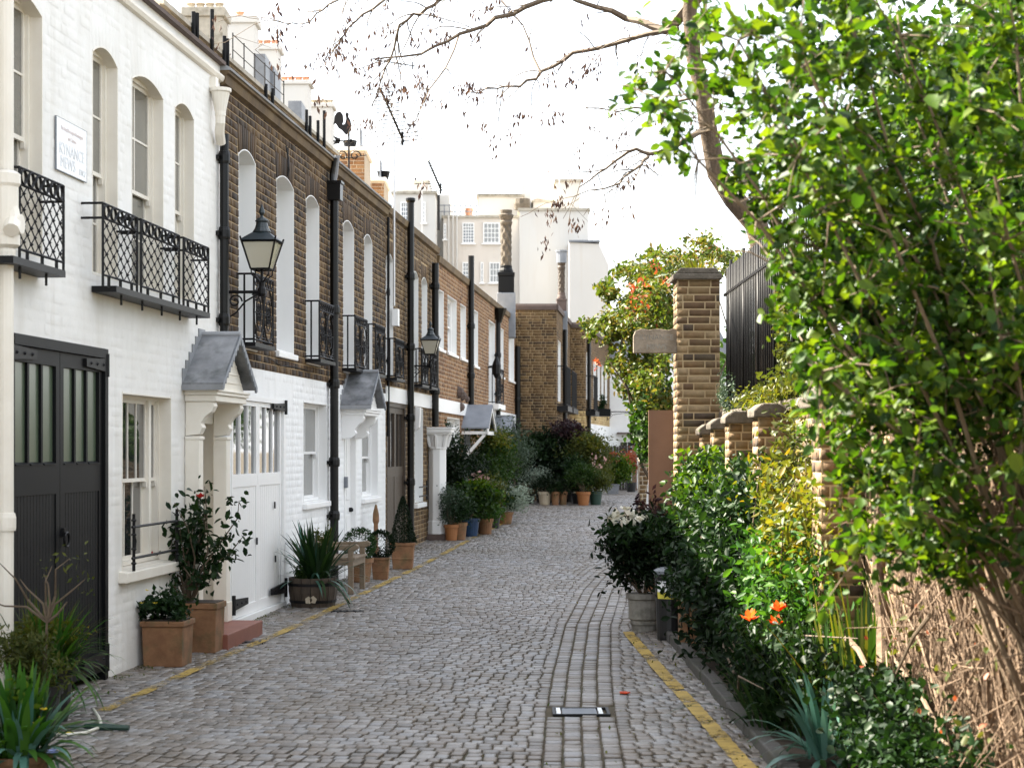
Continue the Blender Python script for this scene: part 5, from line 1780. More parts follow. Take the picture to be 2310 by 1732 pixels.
# ------------------------------------------------------------------ wall lanterns
def lantern(px, o_, z_b, sc_, label, fc=ROW, post_px=None, dz=0.0):
    s_ = fc.s(px)
    t_ = thing('wall_lantern', label, 'lantern', fc.pt(s_, 0.0, z_b), fc.ang, 'black lanterns on wall brackets')
    k = sc_
    O = o_
    b = MB((0, 0, 0), True)
    b.tube([(0, .0, 0), (0, O, 0)], .018 * k, 6)
    b.box(-.03 * k, .03 * k, .0, .02, -.30 * k, .10 * k)
    pts = []
    for i in range(22):
        an = i * .42
        rr = .075 * k * (1 - i / 26)
        pts.append((0, .09 * k + rr * math.cos(an), -.10 * k + rr * math.sin(an)))
    b.tube(pts, .010 * k, 5)
    b.tube([(0, .02, -.27 * k), (0, .10 * k, -.22 * k), (0, .20 * k, -.10 * k), (0, O - .02, -.01)], .010 * k, 5)
    pts = []
    for i in range(14):
        an = 2.5 - i * .5
        rr = .05 * k * (1 - i / 18)
        pts.append((0, O - .07 * k + rr * math.cos(an), -.06 * k + rr * math.sin(an)))
    b.tube(pts, .008 * k, 5)
    b.lathe((0, O, 0), [(.03 * k, -.05 * k), (.045 * k, -.02 * k), (.045 * k, .03 * k), (.03 * k, .06 * k), (.034 * k, .10 * k), (.016 * k, .12 * k), (.014 * k, .24 * k)], 10)
    for q in range(4):
        an = math.pi / 4 + q * math.pi / 2
        cx, sy = math.cos(an), math.sin(an)
        b.tube([(.02 * k * cx, O + .02 * k * sy, .10 * k), (.07 * k * cx, O + .07 * k * sy, .14 * k), (.13 * k * cx, O + .13 * k * sy, .18 * k), (.135 * k * cx, O + .135 * k * sy, .24 * k), (.11 * k * cx, O + .11 * k * sy, .245 * k)], .008 * k, 5)
    b.build('bracket', 'iron', t_)
    zb, zt = .24 * k, .53 * k
    hb, ht = .10 * k, .18 * k
    f = MB((0, 0, 0), True)
    cs = [(1, 1), (1, -1), (-1, -1), (-1, 1)]
    for (cx, cy) in cs:
        f.tube([(cx * hb, O + cy * hb, zb), (cx * ht, O + cy * ht, zt), (cx * ht * 1.08, O + cy * ht * 1.08, zt + .05 * k)], .010 * k, 4)
    for (h, z) in ((hb, zb), (ht, zt)):
        for i in range(4):
            (ax, ay), (bx2, by2) = cs[i], cs[(i + 1) % 4]
            f.tube([(ax * h, O + ay * h, z), (bx2 * h, O + by2 * h, z)], .011 * k, 4)
    f.build('frame', 'iron', t_)
    for i in range(4):
        (ax, ay), (bx2, by2) = cs[i], cs[(i + 1) % 4]
        p = MB((0, 0, 0), True)
        e = .97
        q = [(ax * hb * e, O + ay * hb * e, zb), (bx2 * hb * e, O + by2 * hb * e, zb), (bx2 * ht * e, O + by2 * ht * e, zt), (ax * ht * e, O + ay * ht * e, zt)]
        nx_, ny_ = (ax + bx2) / 2, (ay + by2) / 2
        q2 = [(x - nx_ * .003, y - ny_ * .003, z) for x, y, z in q]
        p.hexa(q2 + q)
        p.build('pane', 'glass_lantern', t_)
    r = MB((0, 0, 0), True)
    q0 = [(cx * ht * 1.12, O + cy * ht * 1.12, zt + .01 * k) for cx, cy in cs]
    q1 = [(cx * .085 * k, O + cy * .085 * k, zt + .10 * k) for cx, cy in cs]
    r.hexa(q0 + q1)
    r.lathe((0, O, zt + .10 * k), [(.095 * k, 0), (.10 * k, .012 * k), (.075 * k, .05 * k), (.058 * k, .11 * k), (.065 * k, .12 * k)], 14)
    r.lathe((0, O, zt + .22 * k), [(.07 * k, 0), (.072 * k, .012 * k), (.05 * k, .035 * k), (.02 * k, .05 * k)], 14)
    r.build('canopy', 'lamp_green', t_)
    r = MB((0, 0, 0), True)
    r.lathe((0, O, zt + .265 * k), [(.02 * k, 0), (.014 * k, .02 * k), (.032 * k, .05 * k), (.028 * k, .08 * k), (.008 * k, .13 * k), (.002 * k, .15 * k)], 10)
    r.build('finial', 'lamp_green', t_)
    r = MB((0, 0, 0), True)
    r.lathe((0, O, zt - .10 * k), [(.02 * k, .09 * k), (.09 * k, .06 * k), (.10 * k, .03 * k), (.04 * k, -.02 * k), (.045 * k, -.09 * k), (.02 * k, -.12 * k)], 10)
    r.build('bulb_holder', 'buff_pot', t_)
lantern(512, .335, 3.19, .88, 'green capped wall lantern on the brown brick house beside the cream house')
lantern(926, .32, 3.04, .76, 'wall lantern bracketed from the tall black vent pipe')
lantern(1369, .9, 3.0, 1.0, 'far wall lantern by the white cottage at the bend', fc=fsF)
# ------------------------------------------------------------------ brick pillar, low wall with piers, railings
def brick_box(parent, x0, x1, y0, y1, z0, z1, mat, mortar, n_single=0, faces='fl', name='wall'):
    """Brick-faced block; faces: f = towards the camera (-y), l = towards the street (-x)."""
    px_, py_ = parent.location.x, parent.location.y
    m = MB((px_, py_, parent.location.z))
    m.box(x0, x1, y0, y1, z0, z1)
    core = m.build(name, mortar, parent)
    pz = parent.location.z
    if 'f' in faces:
        br = lay_bricks(0, x1 - x0, z0, z1, [])
        face_bricks(core, br, (x0 - px_, y0 - py_, -pz), 0.0, mat, n_single)
    if 'l' in faces:
        br = lay_bricks(0, y1 - y0, z0, z1, [])
        face_bricks(core, br, (x0 - px_, y1 - py_, -pz), -math.pi / 2, mat, n_single)
    return core

def face_bricks(parent, br, loc, ang, mat, n_single, proud=.0025, inset=.002):
    ca, sa = math.cos(ang), math.sin(ang)
    meshes = {}
    rest = []
    br = sorted(br, key=lambda b: -b[2])
    for i, b in enumerate(br):
        if i < n_single:
            L, H = (b[1] - b[0]) / 2, (b[3] - b[2]) / 2
            key = (round(L, 3), round(H, 4))
            if key not in meshes:
                V = [(-L, 0.01, -H), (L, 0.01, -H), (L, 0.01, H), (-L, 0.01, H)]
                V += [(x * (1 - inset / max(L, .02)), -proud, z * (1 - inset / H)) for x, _, z in V]
                meshes[key] = np_mesh('brick', V, [np.array([(4, 5, 6, 7), (0, 1, 5, 4), (1, 2, 6, 5), (2, 3, 7, 6), (3, 0, 4, 7)])], mat)
            o = bpy.data.objects.new('brick', meshes[key])
            c = (b[0] + b[1]) / 2
            j = random.uniform(-.002, .003)
            o.location = (loc[0] + c * ca + sa * j, loc[1] + c * sa - ca * j, loc[2] + (b[2] + b[3]) / 2)
            o.rotation_euler = (0, random.uniform(-.012, .012), ang)
            link(o, parent)
        else:
            rest.append(b)
    if rest:
        V, T = [], []
        for b in rest:
            t = random.random()
            L, H = (b[1] - b[0]) / 2, (b[3] - b[2]) / 2
            cx, cz = (b[0] + b[1]) / 2, (b[2] + b[3]) / 2
            for (f_, yy) in ((1, 0.01), (0, -proud)):
                for (sx, sz) in ((-1, -1), (1, -1), (1, 1), (-1, 1)):
                    x = cx + sx * (L if f_ else max(L - inset, L * .5))
                    z = cz + sz * (H if f_ else H - inset)
                    V.append((loc[0] + x * ca - yy * sa, loc[1] + x * sa + yy * ca, loc[2] + z))
                    T.append(t)
        base = np.array([(4, 5, 6, 7), (0, 1, 5, 4), (1, 2, 6, 5), (2, 3, 7, 6), (3, 0, 4, 7)])
        n = len(rest)
        FQ = (base[None] + (np.arange(n) * 8)[:, None, None]).reshape(-1, 4)
        link(bpy.data.objects.new('brickwork', np_mesh('brickwork', V, [FQ], mat, T)), parent, kind='stuff')

PX, PY, PW = 1.69, 18.9, .435
pil = thing('gate_pillar', 'tall stock brick gate pillar with weathered stone cap at the railings end', 'pillar', (PX + PW / 2, PY + PW / 2, 0))
brick_box(pil, PX, PX + PW, PY, PY + PW, -.1, 3.44, 'stock_brick', 'mortar', 60, 'fl')
c_ = MB((pil.location.x, pil.location.y, 0))
c_.box(PX - .045, PX + PW + .02, PY - .045, PY + PW + .02, 3.44, 3.50)
c_.prism([(PX - .03, 3.50), (PX + PW + .005, 3.50), (PX + PW - .04, 3.56), (PX + .03, 3.56)], 'y', PY - .03, PY + PW)
c_.build('cap_stone', 'weathered_stone', pil, bevel=.012)
slab = thing('stone_sign', 'weathered stone street sign slab fixed beside the brick pillar', 'sign', (1.48, 18.98, 2.82))
m = MB()
ed = [(-.235, -.125), (.235, -.125), (.235, .118), (.17, .125), (.12, .108), (.02, .122), (-.08, .112), (-.16, .122), (-.215, .10), (-.235, .05)]
m.prism(ed, 'y', -.03, .05)
m.build('slab', 'sign_stone', slab, bevel=.006)
def carve(parent, text, size, z, dy, mat):
    o = lettering(parent, text, size, 0, z, mat, dy)
    return o
carve(slab, 'KYNANCE', .075, .01, -.0302, 'urn_stone')
carve(slab, 'MEWS', .075, -.085, -.0302, 'urn_stone')
pn = thing('open_gate', 'plain brown metal gate panel standing open beside the brick pillar', 'gate', (1.585, 19.5, 0))
m = MB()
m.box(-.145, .115, -.02, .02, .15, 2.12)
m.build('panel', 'brown_panel', pn)
m = MB()
m.box(.115, .155, -.03, .03, .05, 2.14)
m.build('stile', 'brown_panel', pn)

# garden wall towards the camera with buttress piers
WX = 2.16
gw_ = thing('garden_wall', 'old stock brick garden wall under the black railings', 'wall', (WX, 12.0, 0))
core = brick_box(gw_, WX, WX + .3, 5.0, PY, -.1, 2.0, 'stock_brick', 'mortar', 90, 'l')
m = MB((WX, 12, 0))
m.box(WX - .05, WX + .34, 5.0, PY - .002, 2.0, 2.09)
m.build('coping', 'weathered_stone', gw_, bevel=.015)
for i, (yy, zt, w_, wh) in enumerate(((18.35, 1.90, .20, 'next to the tall gate pillar'), (17.3, 1.94, .22, 'second from the tall gate pillar'), (16.1, 1.98, .22, 'third from the tall gate pillar'), (14.2, 2.0, .24, 'between the creeper and the sunlit shrub'), (11.3, 2.06, .26, 'beside the old vine stems'))):
    p = thing('wall_pier', 'low stone capped brick pier ' + wh, 'pier', (WX - .13, yy, 0), 0, 'piers along the garden wall')
    brick_box(p, WX - .27, WX - .011, yy, yy + w_ * 1.3, -.1, zt - .05, 'stock_brick', 'mortar', 14, 'fl')
    c_ = MB((WX - .13, yy, 0))
    c_.prism([(WX - .31, zt - .05), (WX - .055, zt - .05), (WX - .055, zt + .02), (WX - .12, zt + .06), (WX - .24, zt + .06), (WX - .31, zt + .01)], 'y', yy - .04, yy + w_ * 1.3 + .04)
    c_.build('cap_stone', 'weathered_stone', p, bevel=.015)

rl = thing('railings', 'tall black iron railings on the garden wall running to the brick pillar', 'railings', (WX + .14, 14, 2.09))
rx = WX + .02
for z in (2.22, 3.28):
    MB((WX + .14, 14, 2.09)).box(rx - .02, rx + .02, 13.2, PY, z - .012, z + .012).build('rail', 'iron', rl)
bm = np_mesh('bar', *(lambda m: (m.v, [np.array([f for f in m.f if len(f) == 4])]))(MB().box(-.0065, .0065, -.0065, .0065, 0, 1.45)), 'iron')
y = 13.25
i = 0
while y < PY - .04:
    o = bpy.data.objects.new('bar', bm)
    o.location = (rx - (WX + .14), y - 14, 0.0)
    if i % 9 == 0:
        o.scale = (2.0, 2.0, 1.04)
    link(o, rl)
    y += .115
    i += 1

# ------------------------------------------------------------------ plants: generators
def rand_unit(n, r):
    v = r.normal(size=(n, 3))
    return v / np.linalg.norm(v, axis=1, keepdims=True)

def leaf_arrays(P, size, asp, r, up=.35, out=None, outw=.6, shape=4):
    """Folded leaves at points P. Returns verts, tri faces."""
    n = len(P)
    ax = rand_unit(n, r)
    if out is not None:
        ax = ax + out * outw
    ax[:, 2] -= .15
    ax /= np.linalg.norm(ax, axis=1, keepdims=True)
    nm = rand_unit(n, r)
    nm[:, 2] += up * 2
    b = np.cross(nm, ax)
    b /= np.maximum(np.linalg.norm(b, axis=1, keepdims=True), 1e-6)
    nn = np.cross(ax, b)
    sz = (size * r.uniform(.45, 1.35, n))[:, None]
    w = sz * asp * .5
    if shape == 4:
        V = np.stack([P - ax * sz * .5, P + b * w + nn * sz * .10, P + ax * sz * .5, P - b * w + nn * sz * .10], 1)
        F_ = np.array([(0, 1, 2), (0, 2, 3)])
    else:
        V = np.stack([P - ax * sz * .5, P - ax * sz * .2 + b * w * .92 + nn * sz * .09, P + ax * sz * .18 + b * w * .8 + nn * sz * .06, P + ax * sz * .5 - nn * sz * .08,
                      P + ax * sz * .18 - b * w * .8 + nn * sz * .06, P - ax * sz * .2 - b * w * .92 + nn * sz * .09], 1)
        F_ = np.array([(0, 1, 2), (0, 2, 3), (0, 3, 4), (0, 4, 5)])
    k = V.shape[1]
    return V.reshape(-1, 3), (F_[None] + (np.arange(n) * k)[:, None, None]).reshape(-1, 3), k

def foliage(parent, P, size, mat, seed, asp=.55, up=.35, center=None, outw=.6, shape=4, name='foliage'):
    r = np.random.default_rng(seed)
    P = np.asarray(P, dtype=float)
    out = None
    if center is not None:
        out = P - np.asarray(center)
        out /= np.maximum(np.linalg.norm(out, axis=1, keepdims=True), 1e-6)
    V, Fc, k = leaf_arrays(P, size, asp, r, up, out, outw, shape)
    T = np.repeat(r.random(len(P)), k)
    o = bpy.data.objects.new(name, np_mesh(name, V, [Fc], mat, T))
    return link(o, parent, kind='stuff')

def clump_pts(r, n, c, rad, k=24, spread=.28, shell=.55, zmin=None):
    """Points gathered in k clumps spread through an ellipsoid (more near its surface)."""
    c, rad = np.asarray(c, float), np.asarray(rad, float)
    C = c + rand_unit(k, r) * rad * (r.random((k, 1)) ** shell) * .82
    idx = r.integers(0, k, n)
    P = C[idx] + r.normal(size=(n, 3)) * rad * spread * r.uniform(.5, 1.1, (k, 1))[idx] * .8
    if zmin is not None:
        P[:, 2] = np.where(P[:, 2] < zmin, zmin + r.random(n) * .08, P[:, 2])
    return P

def stems(parent, base, tips, r0, mat, name='stem', bend=.12, seed=1):
    rr = random.Random(seed)
    m = MB()
    for t in tips:
        b, t = Vector(base), Vector(t)
        L = (t - b).length
        m1 = b.lerp(t, .35) + Vector((rr.uniform(-1, 1), rr.uniform(-1, 1), rr.uniform(0, 1))) * L * bend
        m2 = b.lerp(t, .7) + Vector((rr.uniform(-1, 1), rr.uniform(-1, 1), rr.uniform(0, 1))) * L * bend
        m.tube([b, m1, m2, t], [r0, r0 * .8, r0 * .55, r0 * .25], 5)
    return m.build(name, mat, parent)

def blades(parent, base, n, L, width, mat, seed, spread=1.0, droop=.6, rad=.1, name='blades', up=.9):
    """Strap or grass leaves arching from a base."""
    r = np.random.default_rng(seed)
    seg = 6
    V, Fq, T = [], [], []
    for i in range(n):
        an = r.uniform(0, 2 * math.pi)
        tilt = abs(r.normal(0, .45)) * spread
        d = np.array([math.cos(an) * math.sin(tilt), math.sin(an) * math.sin(tilt), math.cos(tilt) * up])
        side = np.array([-math.sin(an), math.cos(an), 0])
        p = np.array(base, float) + np.array([math.cos(an), math.sin(an), 0]) * r.uniform(0, rad)
        l = L * r.uniform(.6, 1.15)
        t = r.random()
        k0 = len(V)
        for s_ in range(seg + 1):
            f = s_ / seg
            w = width * (math.sin(math.pi * min(1, .18 + f * .82)) ** .8) * .5 if f < 1 else .0005
            V += [p + side * w, p - side * w]
            T += [t, t]
            d = d + np.array([0, 0, -droop * (.35 + f) * (.25 + math.sin(tilt)) / seg * 1.6])
            d = d / np.linalg.norm(d)
            p = p + d * l / seg
        for s_ in range(seg):
            a = k0 + s_ * 2
            Fq.append((a, a + 1, a + 3, a + 2))
    V = np.array(V)
    o = bpy.data.objects.new(name, np_mesh(name, V, [np.array(Fq)], mat, T))
    return link(o, parent, kind='stuff')

def flower(parent, c, r_, mat, n=6, seed=0, cup=.5, name='flower'):
    rr = random.Random(seed)
    m = MB()
    for i in range(n):
        a = 2 * math.pi * i / n + rr.uniform(-.2, .2)
        d = Vector((math.cos(a), math.sin(a) * .8, cup * rr.uniform(.7, 1.4)))
        s_ = Vector((-math.sin(a), math.cos(a), 0)) * r_ * .38
        b, tip = Vector(c), Vector(c) + d * r_
        mid_ = b.lerp(tip, .6)
        m.add([tuple(b), tuple(mid_ + s_), tuple(tip), tuple(mid_ - s_)], [(0, 1, 2), (0, 2, 3)])
    m.add([(c[0] + r_ * .12 * math.cos(k), c[1] + r_ * .12 * math.sin(k), c[2] + r_ * .2) for k in (0, 1.26, 2.5, 3.77, 5.03)], [(0, 1, 2, 3, 4)])
    return m.build(name, mat, parent)

def round_pot(parent, r_, h, mat, z0=0.0, rim=True, x=0, y=0, name='pot'):
    m = MB()
    m.lathe((x, y, z0), [(r_ * .68, 0), (r_ * .74, h * .02), (r_ * .92, h * .80), (r_ * 1.02, h * .81), (r_ * 1.04, h), (r_ * .92, h), (r_ * .88, h * .9)], 20)
    p = m.build(name, mat, parent, smooth=False)
    MB().lathe((x, y, z0 + h * .9), [(r_ * .9, -.01), (r_ * .9, .005)], 16).build('soil', 'soil', parent)
    return p

def box_pot(parent, w, h, mat, x=0, y=0, tier=True, name='pot', rz=0, taper=.84):
    m = MB()
    a = w / 2
    m.hexa([(x - a * taper, y - a * taper, 0), (x + a * taper, y - a * taper, 0), (x + a * taper, y + a * taper, 0), (x - a * taper, y + a * taper, 0),
            (x - a, y - a, h * .88), (x + a, y - a, h * .88), (x + a, y + a, h * .88), (x - a, y + a, h * .88)])
    m.box(x - a * 1.08, x + a * 1.08, y - a * 1.08, y + a * 1.08, h * .88, h)
    if tier:
        m.box(x - a * .95, x + a * .95, y - a * .95, y + a * .95, h * .36, h * .42)
    p = m.build(name, mat, parent, bevel=.008)
    MB().box(x - a * .95, x + a * .95, y - a * .95, y + a * .95, h - .012, h + .006).build('soil', 'soil', parent)
    return p

def on_wall(px, py, o_):
    """Ground point seen at px,py, kept at distance o_ from the row of houses."""
    t = ROW.depth(px, o_)
    q = ROW.pt(ROW.s(px, o_), o_)
    return (q.x, q.y, gz(q.x, q.y) - .002)

# ------------------------------------------------------------------ planters along the left-hand houses
r_ = np.random.default_rng(11)
RZ = ROW.ang - math.pi / 2
# square terracotta planters by the cream house
p = ROW.pt(ROW.s(372, .22), .22)
t = thing('potted_plant', 'square terracotta planter of low green leaves and yellow primroses under the window', 'planter', (p.x, p.y + .12, gz(p.x, p.y) - .004), RZ)
box_pot(t, .33, .36, 'terracotta', tier=False, taper=.93)
foliage(t, clump_pts(r_, 1500, (-.02, 0, .47), (.24, .2, .17), 22), .055, 'leaf_gloss', 1, center=(0, 0, .3))
for i, (x, y, z) in enumerate(((-.16, -.17, .50), (-.05, -.18, .50), (-.12, -.16, .60))):
    flower(t, (x, y, z), .022, 'petal_yellow', 6, i)
p2 = ROW.pt(ROW.s(447, .22) , .24)
t = thing('potted_plant', 'camellia bush with red blooms in a tall terracotta planter by the doorstep', 'planter', (p2.x, p2.y + .1, gz(p2.x, p2.y) - .004), RZ)
box_pot(t, .31, .42, 'terracotta', tier=False, taper=.93)
tips = []
for i in range(22):
    f = i / 22
    tips.append((random.uniform(-.72, .30), random.uniform(-.3, .2), random.uniform(.62, 1.42)))
tips += [(-.44, -.1, 1.5), (.05, -.12, 1.4), (.34, -.1, 1.28), (.40, -.15, 1.0)]
stems(t, (-.12, 0, .38), tips, .010, 'twig', seed=4)
P = []
for tp in tips:
    n = 44
    f = r_.uniform(.40, 1.02, (n, 1))
    P.append(np.array([-.12, 0, .40]) * (1 - f) + np.array(tp) * f + r_.normal(size=(n, 3)) * .048)
foliage(t, np.concatenate(P), .08, 'leaf_gloss', 2, asp=.5, center=(-.05, 0, .8), shape=6)
flower(t, (.02, -.15, 1.30), .045, 'petal_red', 9, 2, .8)
flower(t, (-.40, -.2, .82), .04, 'petal_red', 9, 3, .8)
# bottom left group
p = on_wall(112, 0, .31)
t = thing('potted_plant', 'dark tall pot of arching ferns and grass in front of the garage doors', 'planter', p)
m = MB()
m.lathe((0, 0, 0), [(.11, 0), (.125, .05), (.14, .28), (.165, .30), (.165, .33), (.14, .33)], 18)
m.build('pot', 'black_plastic', t)
MB().lathe((0, 0, .30), [(.15, -.01), (.15, .01)], 14).build('soil', 'soil', t)
blades(t, (.0, 0, .31), 190, .44, .024, 'leaf_lush', 21, 1.7, 1.3, .12)
blades(t, (-.1, .05, .33), 220, .46, .015, 'leaf_olive', 22, 1.7, .9, .16)
foliage(t, clump_pts(r_, 900, (-.10, .05, .55), (.34, .25, .12), 20), .05, 'leaf_yellow', 23, asp=.3)
p = on_wall(20, 0, .42)
p = (p[0], 11.2, p[2])
t = thing('potted_plant', 'pot of feathery olive foliage with a bare twiggy shrub beside the white stack', 'planter', p)
round_pot(t, .16, .28, 'black_plastic')
foliage(t, clump_pts(r_, 1900, (-.02, 0, .42), (.30, .25, .22), 24), .05, 'leaf_olive', 24, asp=.3)
tw = [(-.22, 0, 1.02), (-.1, .02, .92), (.1, 0, 1.0), (.22, -.05, 1.05), (.3, 0, .92), (-.3, 0, .8), (.18, .05, .78), (.05, 0, .95)]
stems(t, (.06, 0, .2), [(.07, 0, .68)], .022, 'twig', name='trunk', bend=.03)
stems(t, (.07, 0, .66), tw, .010, 'twig', name='twig', seed=8)
P = np.concatenate([np.array(q) + r_.normal(size=(14, 3)) * .05 for q in tw[2:6]])
foliage(t, P, .045, 'leaf_olive', 25, asp=.35)
t = thing('potted_plant', 'terracotta pot of broad green leaves with yellow blooms and one pale blue flower', 'planter', (-2.50, 9.35, gz(-2.5, 9.35) - .004))
round_pot(t, .17, .17, 'terracotta')
blades(t, (0, 0, .16), 120, .44, .05, 'leaf_lush', 26, 1.4, 1.25, .14)
blades(t, (.03, -.02, .16), 60, .40, .038, 'leaf_blue', 27, 1.5, 1.3, .1)
foliage(t, clump_pts(r_, 300, (.03, 0, .46), (.16, .14, .10), 10), .05, 'leaf_bright', 28, asp=.5)
for i in range(7):
    flower(t, (.10 + random.uniform(-.05, .06), -.05 + random.uniform(-.08, .05), .36 + random.uniform(-.03, .06)), .022, 'petal_yellow', 6, i)
flower(t, (.215, -.16, .20), .036, 'petal_blue', 9, 3, .15)
flower(t, (.215, -.163, .203), .030, 'petal_blue', 8, 5, .5)
flower(t, (.215, -.185, .21), .012, 'blue_glaze', 6, 3, .1, 'flower_eye')
stems(t, (.17, -.05, .0), [(.215, -.16, .195)], .006, 'stem_green')
# garden hose
hs = thing('garden_hose', 'loop of pale hose with a dark green nozzle on the cobbles', 'hose', (-2.62, 11.3, gz(-2.62, 11.3)))
m = MB()
pts = [(-.02, .35, .07), (.03, .28, .03), (.08, .12, .016), (.11, -.10, .016), (.07, -.28, .016), (-.02, -.36, .016), (-.12, -.34, .016), (-.17, -.30, .02)]
m.tube(pts, .011, 8)
m.build('tube', 'hose_white', hs, smooth=True)
m = MB()
m.tube([(-.10, -.06, .018), (.02, -.04, .02)], .009, 6)
m.tube([(.02, -.04, .02), (.12, -.08, .022), (.30, -.10, .02)], [.016, .022, .016], 8)
m.build('nozzle', 'plastic_green', hs)
ol = MB()
ol.prism([(-.05, -.30), (-.01, -.33), (.05, -.29), (.06, -.24), (-.0, -.24)], 'z', .012, .016)
ol.build('fallen_leaf', 'petal_yellow', None, label='yellow fallen leaf beside the hose loop', cat='leaf').location = (-2.68, 11.3, gz(-2.62, 11.3))
ol = MB()
ol.prism([(-.03, -.03), (.02, -.04), (.045, 0), (.01, .04), (-.03, .03)], 'z', .008, .016)
ol.build('fallen_leaf', 'petal_orange', None, label='orange fallen leaf on the setts near the yellow line', cat='leaf').location = (.80, 13.2, gz(.8, 13.2))

# half barrel with strap-leaved plant
p = on_wall(706, 0, .33)
t = thing('potted_plant', 'dark half barrel of long strap leaves between coach doors and bench', 'planter', p)
m = MB()
n = 16
prof = [(.235, 0.0), (.262, .16), (.262, .31), (.235, .31), (.23, .28)]
for k in range(n):
    a0, a1 = 2 * math.pi * (k + .03) / n, 2 * math.pi * (k + .97) / n
    vs = []
    for rr_, z in prof[:3]:
        for a in (a0, a1):
            vs.append((rr_ * math.cos(a), rr_ * math.sin(a), z))
    for rr_, z in ((.235, .31), (.22, .16), (.20, 0)):
        for a in (a0, a1):
            vs.append((rr_ * math.cos(a), rr_ * math.sin(a), z))
    s_ = MB()
    s_.add(vs, [(0, 1, 3, 2), (2, 3, 5, 4), (4, 5, 7, 6), (0, 2, 4, 6, 8, 10), (1, 11, 9, 7, 5, 3)])
    s_.build('stave', 'barrel_oak', t)
for z in (.06, .24):
    MB().lathe((0, 0, z), [(.252 if z < .1 else .268, -.015), (.256 if z < .1 else .27, .015)], 24, cap=False).build('hoop', 'iron', t)
MB().lathe((0, 0, .27), [(.23, -.01), (.23, .01)], 16).build('soil', 'soil', t)
blades(t, (.05, -.02, .27), 110, .68, .036, 'leaf_gloss', 31, 1.2, .8, .14)
blades(t, (-.05, -.03, .27), 30, .62, .034, 'leaf_blue', 32, 1.5, 1.5, .12)
foliage(t, clump_pts(r_, 500, (-.14, -.1, .36), (.14, .14, .09), 12), .05, 'leaf_mid', 33, asp=.35)
foliage(t, clump_pts(r_, 420, (.12, .16, .72), (.12, .1, .22), 10), .045, 'leaf_olive', 34, asp=.5)
for i, (x, z) in enumerate(((-.02, .08), (.03, .085))):
    o = MB().prism([(-.03, -.03), (.02, -.035), (.04, .01), (.0, .045), (-.035, .02)], 'y', -.255, -.251).build('fallen_leaf', 'buff_pot', t)
    o.location = (x, 0, z)

# bench
bp = ROW.pt(21.75, .28)
zb = gz(bp.x, bp.y)
t = thing('bench', 'small weathered wooden bench with armrests against the white wall', 'bench', (bp.x, bp.y, zb), ROW.ang)
L2 = .42
for sx in (-L2 + .03, L2 - .03):
    MB().box(sx - .03, sx + .03, -.25, -.19, 0, .52).build('leg', 'teak', t, bevel=.006)
    MB().box(sx - .03, sx + .03, .17, .23, 0, .64).build('leg', 'teak', t, bevel=.006)
    m = MB()
    m.prism([(-.31, .52), (-.27, .50), (.19, .51), (.19, .56), (-.20, .565), (-.28, .575), (-.315, .555)], 'x', sx - .038, sx + .038)
    m.build('armrest', 'teak', t, bevel=.01)
    MB().box(sx - .02, sx + .02, -.19, .17, .33, .39).build('side_rail', 'teak', t)
for k in range(5):
    y0 = -.27 + k * .088
    MB().box(-L2, L2, y0, y0 + .074, .395, .42).build('slat', 'teak', t, bevel=.004)
MB().box(-L2 + .06, L2 - .06, -.25, -.225, .32, .39).build('front_rail', 'teak', t)
MB().box(-L2 + .06, L2 - .06, .18, .215, .57, .64).build('back_rail', 'teak', t, bevel=.006)
for k in range(6):
    x = -L2 + .1 + k * (2 * L2 - .2) / 5
    MB().box(x - .02, x + .02, .19, .205, .43, .57).build('back_slat', 'teak', t)

def box_ball(c, rad, seed, n=2400):
    r = np.random.default_rng(seed)
    d = rand_unit(n, r)
    P = np.asarray(c) + d * rad * r.uniform(.80, 1.03, (n, 1))
    return P
p = ROW.pt(ROW.s(805, .30), .30)
q = ROW.pt(23.1, .30)
t = thing('potted_plant', 'clipped box bush in a low tub just behind the bench', 'topiary', (q.x, q.y, gz(q.x, q.y) - .004))
round_pot(t, .17, .30, 'terracotta')
foliage(t, box_ball((0, 0, .47), .21, 41, 2200), .03, 'leaf_box', 41, center=(0, 0, .47))
p = on_wall(859, 0, .50)
t = thing('potted_plant', 'round clipped box ball in a terracotta pot beyond the bench', 'topiary', (p[0], p[1] - 0.0, p[2]))
box_pot(t, .22, .28, 'terracotta')
foliage(t, box_ball((0, 0, .44), .185, 42, 2400), .028, 'leaf_dark', 42, center=(0, 0, .44))
p = on_wall(909, 0, .52)
t = thing('potted_plant', 'tall cone topiary in a square terracotta pot by the timber garage', 'topiary', p)
box_pot(t, .31, .36, 'terracotta')
r = np.random.default_rng(43)
n = 3600
h = r.random(n) ** 1.4
an = r.uniform(0, 2 * math.pi, n)
rad = (.175 * (1 - h) ** .75 + .008) * r.uniform(.82, 1.04, n)
foliage(t, np.stack([rad * np.cos(an), rad * np.sin(an), .36 + h * .62], 1), .027, 'leaf_dark', 43, center=(0, 0, .5))
t2 = ROW.pt(ROW.s(848, .2), .2)
t = thing('statuette', 'small pinkish pointed ornament between the box balls', 'ornament', (t2.x, t2.y, gz(t2.x, t2.y)))
MB().lathe((0, 0, 0), [(.05, 0), (.05, .3), (.03, .32), (.03, .62), (.045, .66), (.04, .76), (.012, .88)], 10).build('figure', 'terracotta', t)

